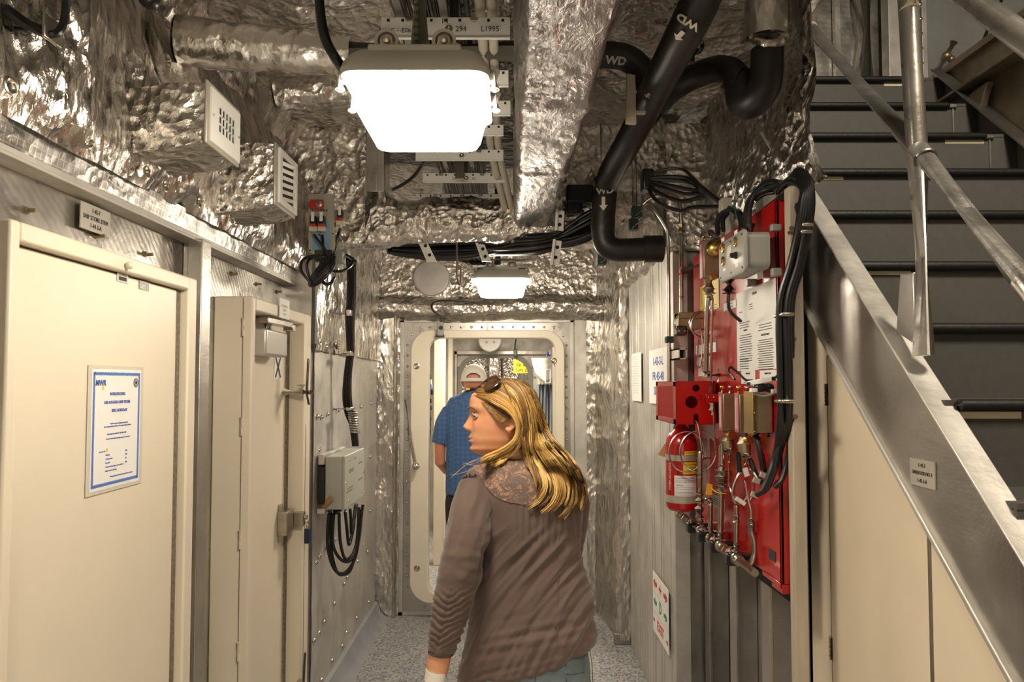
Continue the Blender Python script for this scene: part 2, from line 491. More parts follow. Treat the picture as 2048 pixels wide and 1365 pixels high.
sheet(left_foil, 230, 66, .036, (4.5, 5.5, 2.4), 2).build('foil_insulation', 'foil', wl, 60)
MB().box((-1.2, -2.6, 2.2), (-1.12, .62, 3.0)).build('insulation_panel', 'foil_even', wl, 0)
# past the second doorway the wall comes in to x = -1.0
plane_sheet((-1.0, 3.53, 0), (0, 1.62, 0), (0, 0, 1.9), 60, 60, .010, (3, 4, 2), 5).build('aluminium_sheathing', 'alu_pale', wl, 60)
plane_sheet((-.985, 3.50, 1.865), (0, 1.64, 0), (.02, 0, .85), 110, 60, .022, (6, 7, 2.2), 7).build('foil_insulation', 'foil', wl, 60)
MB().box((-1.15, 3.50, 0), (-1.005, 3.56, 2.75)).build('aluminium_panel', 'alu', wl, 0)
studs(RIV, 'rivet', [WX(px, py, -.992) for px, py in [(635,834),(643,835),(655,829),(676,821),(722,814),(742,807),(652,1097),(639,1114),(632,1126),(670,1080),(715,1123),(688,1169),(694,1156),(669,1208),(713,1237),(648,1245),(638,1267),(628,1282),(693,1266),(684,1293),(664,1322),(643,1361),(740,1023),(735,1104),(738,1205),(740,914),(700,760),(722,705),(741,707),(690,1010),(660,960),(640,900)]], '+x', .013, wl)
studs(WASH, 'washer_stud', [WX(px, py, x) for px, py, x in [(640,685,-.965),(652,690,-.965),(677,693,-.965),(20,172,-1.03),(335,122,-1.02),(176,283,-1.04),(293,345,-1.035),(330,372,-1.03),(397,405,-1.02),(745,470,-.97)]], '+x', .019, wl)
studs(BOLT, 'wall_bolt', [WX(px, py, -1.15) for px, py in [(50,421),(192,472),(290,509),(462,548),(512,569),(553,584)]], '+x', .012, wl)
bt = struct(MB().prism([(-1.0, 3.5, 0), (-.90, 3.5, 0), (-.925, 3.5, .012), (-.955, 3.5, .04), (-.975, 3.5, .11), (-1.0, 3.5, .115)], (0, 1.66, 0)).build('baseboard_left', pm('cove_grey', (.30, .31, .34), .45), None, 50))

# ---- right wall
wr = sempty('wall_right')
for k in range(11):
    y = 3.37 + k*.112; d = (.0, .0015, .0005, .002)[k % 4]
    MB().box((.77 + d, y, 0), (.80, y + .109, 2.5)).build('wall_plank', 'alu_pale', wr, bevel=.003)
    if k % 2 == 0: MB().box((.767 + d, y+.05, 0), (.775, y + .056, 2.5)).build('wall_rib', 'alu_pale', wr, bevel=.002)
MB().box((.77, 3.335, 0), (.842, 3.372, 2.5)).build('end_cap', 'alu_pale', wr, bevel=.003)
MB().box((.80, 3.345, 0), (1.05, 3.365, 2.5)).build('return_panel', 'alu_dark', wr, 0)
for k in range(8):
    y = 2.365 + k*.124
    MB().box((1.0 + (k % 2)*.004, y, 0), (1.03, y+.120, 2.5)).build('wall_plank', 'alu', wr, bevel=.003)
for y in (3.24, 2.86, 2.49):
    MB().box((.915, y+.03, 0), (1.0, y+.042, 2.42)).box((.9, y-.005, 0), (.915, y+.075, 2.42)).build('stiffener', 'alu', wr, bevel=.003)
# foil hanging over the head of the wall
pf = wrap_path([(.80, 0, 2.33), (.735, 0, 2.36), (.73, 0, 2.62), (.80, 0, 2.85), (.72, 0, 2.98)])
sheet(lambda s, t: (pf(t).x, 5.15 - 1.85*s, pf(t).z), 110, 50, .03, (5, 5, 3), 11).build('foil_insulation', 'foil', wr, 60)
pf2 = wrap_path([(1.0, 0, 2.36), (.94, 0, 2.42), (.95, 0, 2.7), (.93, 0, 2.98)])
sheet(lambda s, t: (pf2(t).x - .14*s*0, 3.38 - 1.25*s, pf2(t).z), 80, 44, .035, (5, 5, 3), 13).build('foil_insulation', 'foil_even', wr, 60)
sheet(lambda s, t: (.74 + .26*s, 3.33, 2.33 + .62*t), 20, 36, .02, (5, 5, 4), 14).build('foil_insulation', 'foil_even', wr, 60)
# foil blanket in front of the bulkhead, quilted flutes between two taped edges
pq = wrap_path([(.775, 4.61, 0), (.705, 4.60, 0), (.685, 4.64, 0), (.665, 4.72, 0), (.645, 5.0, 0), (.63, 5.12, 0), (.60, 5.2, 0)])
def quilt(s, t):
    p = pq(s); z = .03 + 2.5*t
    k = math.exp(-((s-.55)/.22)**2)
    return (p.x + k*.035*abs(math.sin(z*PI/.33)) , p.y, z)
sheet(quilt, 60, 190, .012, (9, 9, 4), 17).build('quilted_foil', 'foil', wr, 60)
MB().box((.665, 4.62, 0), (.80, 4.66, .07)).build('corner_bracket', 'alu_dark', wr, bevel=.004)

# ---- bulkhead ahead with the oval doorway
wf = sempty('wall_far')
def rrect(x0, x1, z0, z1, r, y, n=8):
    pts = []
    for cx, cz, a0 in ((x1-r, z1-r, 0), (x0+r, z1-r, 90), (x0+r, z0+r, 180), (x1-r, z0+r, 270)):
        for k in range(n+1):
            a = R(a0 + 90*k/n); pts.append(V((cx + r*math.cos(a), y, cz + r*math.sin(a))))
    return pts
def ring_plate(outer, inner, ext):
    """flat ring between two equally long loops, extruded by ext"""
    n = len(outer); ext = V(ext); mb = MB(); vs = outer + inner + [p+ext for p in outer] + [p+ext for p in inner]; fs = []
    for i in range(n):
        j = (i+1) % n
        fs += [(i, j, n+j, n+i), (2*n+i, 3*n+i, 3*n+j, 2*n+j), (i, 2*n+i, 2*n+j, j), (n+i, n+j, 3*n+j, 3*n+i)]
    return mb.add(vs, fs)
YB = 5.20
def loop_px(x0, y0, x1, y1, Y, r):
    a = W(x0, y1, Y); b = W(x1, y0, Y); return a.x, b.x, a.z, b.z, r
ox0, ox1, oz0, oz1, _ = loop_px(820, 661, 1128, 1205, 5.13, 0)
ix0, ix1, iz0, iz1, _ = loop_px(856, 677, 1110, 1188, 5.13, 0)
outer = rrect(ox0+.03, ox1-.03, oz0+.03, oz1-.03, .15, YB)
rect = []
n4 = len(outer)
X0, X1, Z0, Z1 = -.86, .47, 0.0, 2.19
cs = [(X1, Z1), (X0, Z1), (X0, Z0), (X1, Z0)]
for q in range(4):
    cx, cz = cs[q]
    for k in range(9): rect.append(V((cx, YB, cz)))
ring_plate(rect, outer, (0, .03, 0)).build('door_surround', 'alu', wf, 0)
MB().box((-.84, YB-.012, 0), (-.80, YB, 2.17)).box((.43, YB-.012, 0), (.46, YB, 2.17)).box((-.84, YB-.012, 2.15), (.46, YB, 2.19)).box((-.84, YB-.012, 0), (.46, YB, .03)).build('welded_frame', 'alu_pale', wf, bevel=.003)
MB().box((-.19, YB-.010, 2.03), (-.175, YB, 2.15)).build('weld_seam', 'alu_pale', wf, 0)
rp = [W(x, 655, YB) for x in (843, 860, 880, 902, 922, 943, 964, 985, 1005, 1026, 1047, 1067, 1088, 1108)]
rp += [W(x, y, YB) for x, y in ((824, 670), (1126, 672))]
rp += [W(814.5, y, YB) for y in range(691, 1190, 21)] + [W(1133, y, YB) for y in range(691, 1190, 21)]
rp += [W(x, 1213, YB) for x in range(850, 1110, 22)]
studs(RIV, 'rivet', [p + V((0, -.001, 0)) for p in rp], '-y', .010, wf)
plane_sheet((-1.02, YB-.02, 0), (.19, 0, 0), (0, 0, 2.3), 14, 120, .016, (9, 9, 2.5), 21).build('foil_insulation', 'foil', wf, 60)
sheet(lambda s, t: (-.86 + .055*s*0 - .02 + .04*s, YB-.01-.05*math.sin(s*PI), 2.2*t), 8, 90, .008, (9, 9, 5), 22).build('taped_edge', 'foil_calm', wf, 60)
sheet(lambda s, t: (.465 + .09*s, YB-.012, 2.2*t), 8, 90, .004, (9, 9, 5), 23).build('taped_edge', 'alu_pale', wf, 60)
sheet(lambda s, t: (.55 + .09*s, YB-.02, 2.2*t), 8, 90, .014, (9, 9, 5), 24).build('taped_edge', 'foil', wf, 60)
ph = wrap_path([(0, YB-.005, 2.17), (0, YB-.14, 2.215), (0, YB-.16, 2.27), (0, YB-.05, 2.34), (0, YB-.03, 2.8)])
sheet(lambda s, t: (-1.05 + 1.85*s, ph(t).y, ph(t).z + .01*math.cos(s*9)), 150, 56, .020, (7, 7, 7), 25).build('foil_insulation', 'foil_even', wf, 60)
dc = W(863, 556, YB-.07)
MB().lathe(dc, (0, -1, 0), [(-.04, .135), (.0, .135), (.012, .128), (.013, .12), (.016, .118)], 32).build('blanking_disc', 'alu_pale', wf)

d3 = sempty('door_3')
ring_plate(rrect(ox0, ox1, oz0, oz1, .15, 5.10), rrect(ix0, ix1, iz0, iz1, .085, 5.10), (0, .10, 0)).build('coaming_ring', 'cream_ring', d3, bevel=.006)
MB().box((ix1-.008, 5.16, iz0+.06), (ix1+.03, 5.34, iz1-.06)).build('coaming_jamb', 'cream_ring', d3, bevel=.004)
studs(WASH, 'coaming_stud', [W(833, 733, 5.10), W(834, 1137, 5.10), W(1108, 722, 5.10)], '-y', .022, d3)
MB().tube([W(813, 800, 5.04), W(820, 870, 5.04), W(831, 930, 5.04)], [.016, .015, .013], 10).sph(W(832, 933, 5.03), .028, 12, 8).cyl(W(832, 933, 5.03), W(832, 933, 5.10), .018).build('lever_handle', 'steel', d3)

# ---- ceiling
ce = sempty('ceiling')
plane_sheet((-1.16, .6, 2.96), (2.12, 0, 0), (0, 2.95, 0), 120, 160, .045, (3.2, 3.2, 3), 31).build('foil_insulation', 'foil_even', ce, 60)
MB().box((-1.2, -2.7, 3.0), (.98, 5.3, 3.05)).box((-1.2, -2.7, 2.9), (.98, .62, 3.0)).build('deck_plate', 'foil_even', ce, 0)
plane_sheet((-1.1, 3.6, 2.82), (2.0, 0, 0), (0, 1.7, 0), 90, 70, .03, (5, 5, 5), 33).build('foil_insulation', 'foil_even', ce, 60)
# transverse frame wrapped in foil, with the lightening hole the cable tray runs through
YF = 3.5
hx0, hx1 = W(757, 300, YF).x, W(1040, 300, YF).x
hz0 = W(900, 393, YF).z; zb = W(900, 487, YF).z
def frame_band(s, t):          # the wrapped lower member: front face, under face, back face
    x = -1.12 + 1.62*s
    a = 2*PI*t
    w = .5*(hz0 - zb); zc = .5*(hz0 + zb)
    lift = .22*max(0, (hx0 - .10 - x)/.45) if x < hx0 - .10 else 0
    corner = .10*math.exp(-((x-hx0+.02)/.07)**2) + .10*math.exp(-((x-hx1-.02)/.06)**2)
    ca, sa = math.cos(a), math.sin(a)
    return (x, YF + .075 + .075*ca*(1 if abs(ca) < .99 else 1), zc + (w*sa if sa < 0 else (w + corner)*sa) - .02*math.sin(s*9))
sheet(frame_band, 150, 40, .017, (9, 9, 9), 35).build('foil_wrapped_frame', 'foil_even', ce, 60)
plane_sheet((-1.12, YF, 2.40), (hx0 - .06 + 1.12, 0, 0), (0, -.02, .62), 60, 50, .03, (6, 6, 5), 36).build('foil_insulation', 'foil_even', ce, 60)
plane_sheet((hx1 + .02, YF+.01, 2.50), (.78, 0, 0), (0, -.02, .5), 50, 40, .03, (6, 6, 5), 37).build('foil_insulation', 'foil_even', ce, 60)
MB().box((W(733, 300, YF-.02).x, YF-.03, 2.66), (W(756, 300, YF-.02).x, YF+.04, 2.97)).box((W(756, 300, YF).x, YF-.03, 2.66), (W(771, 300, YF).x, YF+.13, 2.97)).build('web_plate', 'alu', ce, bevel=.003)
studs(WASH, 'washer_stud', [V((x, y, 2.915)) for x, y in [(-.62, 1.72), (-.35, 1.9), (-.5, 2.65), (-.55, 3.05), (-.68, 3.2), (.35, 1.9), (.5, 2.3), (.62, 2.9), (.42, 3.1)]], '-z', .022, ce)

# ---- aft end of the passage (behind the viewer)
struct(MB().box((-1.2, -2.7, 0), (2.1, -2.65, 4.3)).build('wall_aft', 'alu_dark', smooth=0))

# ---- stair trunk: side wall, deck edge, landing, upper bulkhead
ws = sempty('wall_stair')
MB().box((2.0, -2.6, 0), (2.05, 3.99, 3.13)).build('steel_panel', 'deck_brown', ws, 0)
MB().box((1.93, .9, 2.97), (2.0, 3.4, 2.985)).build('longitudinal_stiffener', 'deck_brown', ws, bevel=.003)
MB().box((1.98, .9, 3.12), (2.2, 3.99, 3.15)).build('deck_edge', 'deck_brown', ws, 0)
g = [W(1955, 163, 2.95), W(1985, 172, 2.90), W(1972, 225, 2.86)]
g = [WX(px, py, 1.985) for px, py in ((1950, 190), (1988, 163), (1972, 224))]
MB().prism(g, (-.03, 0, 0)).build('gusset', 'deck_brown', ws, bevel=.003)
MB().box((.96, -2.6, 2.93), (1.0, 3.35, 3.12)).build('opening_coaming', 'alu_dark', ws, bevel=.004)
wu = sempty('wall_upper')
plane_sheet((.55, 4.0, 3.0), (1.42, 0, 0), (0, 0, 1.4), 60, 50, .004, (3, 3, 3), 41).build('foil_sheathing', 'alu_swirl', wu, 60)
MB().tube([(2.02, 3.98, 3.0), (2.02, 3.98, 4.4)], .11, 24).build('half_round_duct', 'alu_swirl', wu)
MB().box((2.14, 3.9, 3.0), (2.22, 3.98, 4.4)).box((2.25, 3.88, 3.0), (2.29, 3.98, 4.4)).box((2.33, 3.9, 3.0), (2.36, 3.98, 4.4)).build('door_frame_strips', 'alu_pale', wu, bevel=.003)
studs(RIV, 'rivet', [V((2.31, 3.88, 3.08 + k*.085)) for k in range(12)] + [V((1.15 + .32*k, 3.98, 3.36 + .02*(k % 2))) for k in range(3)] + [V((1.87, 3.97, 3.1 + k*.14)) for k in range(7)], '-y', .012, wu)
MB().box((1.86, 3.95, 3.0), (1.89, 3.985, 4.4)).build('seam_strip', 'alu', wu, 0)
MB().box((2.36, 3.98, 3.0), (3.6, 4.02, 4.4)).build('painted_panel', pm('panel_grey', (.22, .22, .215), .5), wu, 0)
MB().box((1.86, 4.03, 3.0), (2.4, 4.05, 4.4)).box((2.1, 3.6, 3.06), (2.15, 3.98, 3.12)).build('backing_plate', 'alu_dark', wu, 0)
MB().tube([W(1894, 110, 3.84), W(1908, 84, 3.82)], .022, 12).sph(W(1893, 112, 3.82), .026).sph(W(1902, 118, 3.86), .02).build('door_dog', 'bronze', wu)
struct(MB().box((3.6, -2.6, 3.15), (3.65, 4.0, 4.45)).build('wall_upper_side', pm('white_wall', (.42, .42, .40), .5), None, 0))
struct(MB().box((-1.2, -2.7, 4.4), (3.65, 4.1, 4.46)).build('ceiling_upper', 'alu_dark', smooth=0))
struct(MB().box((2.2, -2.6, 3.10), (3.6, 4.0, 3.14)).build('floor_upper', 'stair_grey', smooth=0))
struct(MB().box((-1.2, -2.7, 3.06), (-1.15, 4.05, 4.4)).box((-1.2, 4.0, 3.06), (.56, 4.05, 4.4)).build('wall_upper_port', 'alu_dark', smooth=0))
MB().tube([WX(2003, 0, 2.25), WX(1985, 35, 2.25), WX(1960, 98, 2.25)], .008, 8).build('safety_bar', 'dark_steel', wu)
MB().box((2.16, 1.2, 3.13), (2.18, 3.2, 3.22)).build('toe_board', 'black_rubber', wu, 0)

# ---- compartments beyond the doorway
wb = sempty('wall_beyond')
MB().box((-1.15, 5.23, 0), (-1.10, 11, 2.6)).box((.92, 5.23, 0), (.97, 11, 2.6)).build('side_panel', 'alu_pale', wb, 0)
Y2 = 8.4
lx0, lx1, lz0, lz1, _ = loop_px(918, 712, 1062, 1075, Y2, 0)
o2 = rrect(lx0, lx1, .22, lz1, .24, Y2); rc = []
for cx, cz in ((.92, 2.6), (-1.1, 2.6), (-1.1, 0), (.92, 0)):
    rc += [V((cx, Y2, cz))]*9
ring_plate(rc, o2, (0, .03, 0)).build('bulkhead_plate', 'alu_pale', wb, 0)
ring_plate(rrect(lx0-.02, lx1+.02, .20, lz1+.02, .25, Y2-.03), rrect(lx0+.03, lx1-.03, .25, lz1-.03, .22, Y2-.03), (0, .08, 0)).build('coaming_ring', 'grey_box', wb)
MB().box((W(910, 700, 8.3).x, 8.28, 0), (W(914, 700, 8.3).x, 8.38, 2.1)).box((W(910, 700, 8.3).x, 8.28, W(990, 709, 8.3).z), (W(1095, 700, 8.3).x, 8.38, W(990, 703, 8.3).z)).build('frame_angle', 'alu', wb, 0)
th = np.linspace(0, PI, 9)
studs(RIV, 'rivet', [V(((lx0+lx1)/2 + math.cos(t)*(lx1-lx0)/2*1.1, Y2-.01, lz1-.26 + math.sin(t)*.30)) for t in th] + [V((lx0-.05, Y2-.01, 1.7-.12*k)) for k in range(6)], '-y', .014, wb)
MB().lathe(W(980, 681, 7.9), (0, -1, 0), [(0, .13), (.03, .13), (.04, .12)], 24).cyl(W(980, 660, 7.9)-V((0,0,0)), W(980, 681, 7.98), .1).build('round_cover', 'white_paint', wb)
studs(RIV, 'cover_bolt', [W(973, 685, 7.85), W(988, 685, 7.85)], '-y', .012, wb)
struct(MB().box((-1.15, 5.23, 2.42), (.97, 8.4, 2.46)).box((-1.15, 8.44, 2.42), (.97, 11.2, 2.46)).build('ceiling_beyond', 'alu_pale', smooth=0))
plane_sheet((-1.1, 10.9, 0), (2.05, 0, 0), (0, 0, 2.45), 50, 60, .03, (5, 5, 4), 51).build('foil_insulation', 'foil_even', wb, 60)
plane_sheet((-1.09, 5.3, .0), (0, 3.0, 0), (0, 0, 2.4), 40, 40, .006, (3, 3, 1), 52).build('cream_panel', 'cream', wb, 60)
for x0, x1, Y in ((868, 889, 6.6), (896, 905, 7.6)):
    MB().box((W(x0, 700, Y).x, Y, 0), (W(x1, 700, Y).x, Y+.12, 2.42)).build('painted_column', 'cream_ring', wb, bevel=.006)
# ================================================================== DOORS ON THE LEFT
def door_frame(y0, y1, ztop, s0, s1, th, parent, xin=-1.15):
    """welded box frame standing proud of the wall: two jambs, head"""
    m = MB()
    m.box((xin, y0, 0), (-1.0, y0+s0, ztop)).box((xin, y1-s1, 0), (-1.0, y1, ztop)).box((xin, y0+s0, ztop-th), (-1.0, y1-s1, ztop))
    return m.build('door_frame', 'cream', parent, bevel=.006)
d1 = sempty('door_1')
door_frame(1.385, 2.215, 2.03, .03, .055, .042, d1)
MB().box((-1.06, 1.415, .08), (-1.022, 2.128, 1.985)).build('door_leaf', 'cream', d1, bevel=.006)
MB().box((-1.05, 2.128, .08), (-1.026, 2.158, 1.985)).build('door_seal', 'seal', d1, 0)
MB().box((-1.08, 1.415, 1.985), (-1.04, 2.128, 1.992)).build('head_seal', 'dark_steel', d1, 0)
kp = WX(236, 531, -1.02); MB().cyl(kp, kp+V((.03, 0, 0)), .007).sph(kp+V((.03, 0, 0)), .010).build('door_knob', 'cream_ring', d1)
d2 = sempty('door_2')
door_frame(2.69, 3.48, 2.036, .035, .115, .052, d2)
MB().box((-1.11, 2.725, .08), (-1.078, 3.36, 1.98)).build('door_leaf', 'cream', d2, bevel=.004)
MB().box((-1.10, 3.335, .08), (-1.070, 3.366, 1.98)).build('door_seal', 'seal', d2, 0)
for z in (1.93, 1.55, 1.12, .7, .3):
    MB().cyl((-1.036, 2.686, z-.05), (-1.036, 2.686, z+.02), .006).build('hinge', 'cream', d2)
MB().box((-1.0375, 2.6885, .02), (-1.0345, 2.691, 2.03)).build('hinge_gap', 'seal', d2, 0)
MB().box((-1.004, 3.40, .1), (-.9985, 3.403, 1.5)).build('frame_joint', 'seal', d2, 0)
# closer
cz0, cz1 = 1.815, 1.925
cl = MB().box((-1.078, 2.86, cz0), (-1.005, 3.13, cz1)).build('closer_body', 'silver_paint', d2, bevel=.010, bseg=3)
MB().cyl((-1.04, 2.97, cz1-.003), (-1.04, 2.97, cz1+.025), .02).build('spindle', 'steel', cl)
MB().obox((-1.03, 3.07, cz1+.035), (.012, .10, 0), (.012, -.002, 0), (0, 0, .009)).obox((-1.02, 3.02, 1.962), (.01, .13, 0), (.022, 0, 0), (0, 0, .012)).box((-1.03, 3.14, 1.935), (-.985, 3.18, 1.965)).build('closer_arm', 'steel', d2, bevel=.003)
# dog levers
def dog(zc, yc=3.31):
    b = MB().cyl((-1.08, yc, zc), (-.985, yc, zc), .021, seg=20).build('lever_boss', 'cream', d2)
    MB().box((-1.0, yc-.05, zc+.028), (-.985, yc+.03, zc+.036)).cyl((-.985, yc, zc), (-.955, yc, zc), .013, seg=14).hexnut((-.945, yc+.012, zc), (1, 0, 0), .014, .02).build('lever_nut', 'nickel', b)
    MB().obox((-.968, yc+.006, zc+.075), (.004, 0, 0), (0, .010, 0), (0, .012, .085)).obox((-.968, yc+.012, zc-.03), (.004, 0, 0), (.0, .009, 0), (0, .02, -.03)).build('lever', 'dark_steel', d2, bevel=.003)
dog(W(590, 785, 3.31).z); dog(.28)
lz = W(590, 1045, 3.28).z
hb = MB().box((-1.078, 3.235, lz-.055), (-1.03, 3.335, lz+.055)).box((-1.078, 3.25, lz-.09), (-1.06, 3.28, lz+.085)).build('lock_box', 'nickel', d2, bevel=.004)
MB().box((-1.03, 3.33, lz-.03), (-.985, 3.37, lz+.035)).cyl((-.985, 3.35, lz+.01), (-.972, 3.35, lz+.01), .014).cyl((-.985, 3.36, lz-.015), (-.97, 3.36, lz-.015), .01).build('hasp', 'nickel', hb, bevel=.003)
pl = thing('padlock', 'small dark blue padlock hanging from the hasp of the second cream door', 'padlock', (-.97, 3.36, lz-.10))
MB().box((-.985, 3.345, lz-.115), (-.962, 3.385, lz-.045)).build('lock_body', 'navy_plastic', pl, bevel=.005)
MB().tube(smooth_path([(-.974, 3.352, lz-.05), (-.974, 3.352, lz-.025), (-.974, 3.365, lz-.012), (-.974, 3.378, lz-.025), (-.974, 3.378, lz-.05)]), .003, 8).build('shackle', 'steel', pl)

# ---- plates, notices and stickers on the left
def plate(name, label, cat, c, w, h, face, mat, th=.003, group=None, tilt=0):
    """flat plate: empty at its centre; returns (thing, origin fn) where fn(a,b) is a point on the face"""
    u, v = V(face[0]), V(face[1])
    if tilt:
        n = u.cross(v); q = Matrix.Rotation(tilt, 3, n); u, v = q @ u, q @ v
    n = u.cross(v); t = thing(name, label, cat, V(c), group=group)
    MB().obox(V(c) + n*(th/2), u*w/2, v*h/2, n*th/2).build('sheet', mat, t, 0)
    return t, (lambda a, b: V(c) + u*a + v*b + n*(th + .0004)), (u, v)
nm = (WX(157, 402, -1.135) + WX(220, 475, -1.135))/2
t, q, uv = plate('name_plate', 'engraved metal compartment plate reading SHIP STORE STRM above the nearest cream door', 'sign', nm, .135, .071, FX, 'plate_grey')
for i, s in enumerate(('1-45-7', 'SHIP STORE STRM', '1-44-3-A')): text(s, .0175, q(0, .020-.0205*i), *uv, 'black_ink', t, xs=.82)
# laminated notice on the near door
pa, pb = WX(175, 857, -1.02), WX(283, 850, -1.02)
nc = V((-1.0205, (pa.y+pb.y)/2, (W(229, 857, 1.79).z)))
t, q, uv = plate('laminated_notice', 'laminated white notice with blue border taped to the nearest cream door', 'notice', nc, .252, .318, FX, 'laminate', .0012)
u, v = uv
MB().obox(q(0, 0), u*.112, v*.150, u.cross(v)*.0004).build('page', 'paper', t, 0)
bm = MB()
for k in range(60):
    x = -.103 + .206*k/59
    for yy in (-.1385, .1385): bm.obox(q(x, yy + (.0012 if k % 2 else -.0012)) + V((.0008, 0, 0)), u*.0018, v*.0022, (.0002, 0, 0))
for k in range(80):
    y = -.1385 + .277*k/79
    for xx in (-.103, .103): bm.obox(q(xx + (.0012 if k % 2 else -.0012), y) + V((.0008, 0, 0)), u*.0022, v*.0018, (.0002, 0, 0))
bm.build('blue_border', 'blue_ink', t, 0, kind='stuff')
ring_plate([q(s*.107, r*.1425) + V((.0005, 0, 0)) for s, r in ((-1, -1), (1, -1), (1, 1), (-1, 1))], [q(s*.0985, r*.134) + V((.0005, 0, 0)) for s, r in ((-1, -1), (1, -1), (1, 1), (-1, 1))], (.0003, 0, 0)).build('pale_border', 'pale_blue', t, 0)
q1 = lambda a, b: q(a, b) + V((.0008, 0, 0))
text('MWR', .020, q1(-.075, .115), (0, .95, 0), (0, .12, 1), 'blue_ink', t, 'logo', xs=.9, bold=.0006)
st = MB(); stp = [q1(-.066, .103) + u*(.007 if k % 2 == 0 else .003)*math.cos(R(90+36*k)) + v*(.007 if k % 2 == 0 else .003)*math.sin(R(90+36*k)) for k in range(10)]
st.prism(stp, (.0004, 0, 0)).build('star', 'yellow', t, 0)
sc_ = q1(.086, .116); MB().lathe(sc_, (1, 0, 0), [(0, .012), (.0004, .012)], 24).build('round_seal', 'black_ink', t, 0)
MB().lathe(sc_ + V((.0004, 0, 0)), (1, 0, 0), [(0, .0095), (.0004, .0095)], 24).build('seal_disc', 'plate_grey', t, 0)
MB().lathe(sc_ + V((.0008, 0, 0)), (1, 0, 0), [(0, .005), (.0004, .005)], 16).build('seal_centre', 'black_ink', t, 0)
for s, y, z in (('INTRODUCING', 0, .087), ('USS AUGUSTA SHIP STORE', 0, .066), ('BULL BODEGA!!', .01, .045)):
    text(s, .0105, q1(y, z), *uv, 'blue_ink', t, xs=.95, bold=.0002)
for s, y, z, z2 in (('Open for new items and ship store merchandise', .01, .012, 0), ('Fleece offerings and shirts available, snacks to enjoy. The ship store is here', .004, .005, 0),
                ('Hours of operation: Daily 1130 - 1230, 1700 - 1800', .0, -.014, 0), ('Location: Outside of the starboard passageway next to the store', .008, -.026, 0),
                ('Thank you for your continued patronage and for your support', .025, -.122, 0)):
    text(s, .0048, q1(y, z), *uv, 'blue_ink', t, xs=.85)
text('Items for sale', .0048, q1(-.062, -.056), *uv, 'blue_ink', t)
for i, (s, pz) in enumerate((('Ball Caps', '$20'), ('Challenge Coin', '$10'), ('Flat Patch', '$5'), ('T-shirts of various styles, colors and sizes', '$20'), ('Drinks, snacks, and candy', ''))):
    text(s, .0048, q1(-.048, -.066-.010*i), *uv, 'blue_ink', t, align='LEFT')
    if pz: text(pz, .0055, q1(.045, -.062-.010*i), *uv, 'blue_ink', t)
MB().prism([q1(-.042, -.053) + u*(.006 if k % 2 == 0 else .0025)*math.cos(R(90+36*k)) + v*(.006 if k % 2 == 0 else .0025)*math.sin(R(90+36*k)) for k in range(10)], (.0004, 0, 0)).build('gold_star', 'yellow', t, 0)
for (px, py, m_, lab) in ((245, 556, 'plate_grey', 'pale barcode sticker high on the nearest cream door'), (288, 572, 'dark_steel', 'dark asset sticker high on the nearest cream door')):
    c = WX(px, py, -1.021)
    t, q, uv = plate('sticker', lab, 'sticker', c, .052, .024, FX, m_, .0008)
    if m_ == 'plate_grey':
        bb = MB()
        for k in range(14): bb.obox(q(-.018+.0027*k, -.003), V(uv[0])*.0007, V(uv[1])*.005, (.0002, 0, 0))
        bb.build('barcode', 'black_ink', t, 0, kind='stuff')
        MB().obox(q(0, .006), V(uv[0])*.018, V(uv[1])*.0008, (.0002, 0, 0)).build('printed_line', 'black_ink', t, 0)
    else:
        bb = MB()
        for k in range(3): bb.obox(q(-.010, -.007+.0035*k), V(uv[0])*.011, V(uv[1])*.0006, (.0002, 0, 0))
        bb.build('printed_lines', 'paper', t, 0, kind='stuff')
c = (WX(548, 712, -1.077) + WX(563, 757, -1.077))/2
t, q, uv = plate('letter_card', 'small card with a black letter X on the second cream door', 'sign', c, .10, .115, FX, 'paper', .001)
for s in (-1, 1): MB().obox(q(0, 0), (V(uv[0])*.035 + V(uv[1])*s*.035*1.35), (V(uv[0])*-.0042*1.35*s + V(uv[1])*.0042), (.0005, 0, 0)).build('stroke', 'black_ink', t, 0)
c = (WX(557, 596, -.995) + WX(580, 640, -.995))/2
t, q, uv = plate('paper_tag', 'small white paper tag on the frame head of the second cream door', 'tag', c, .135, .085, FX, 'paper', .001)
for i in range(3): text(('AUTHORIZED', 'ENTRY', 'ONLY')[i], .014, q(0.0, .012-.018*i), *uv, 'tape_cream', t)

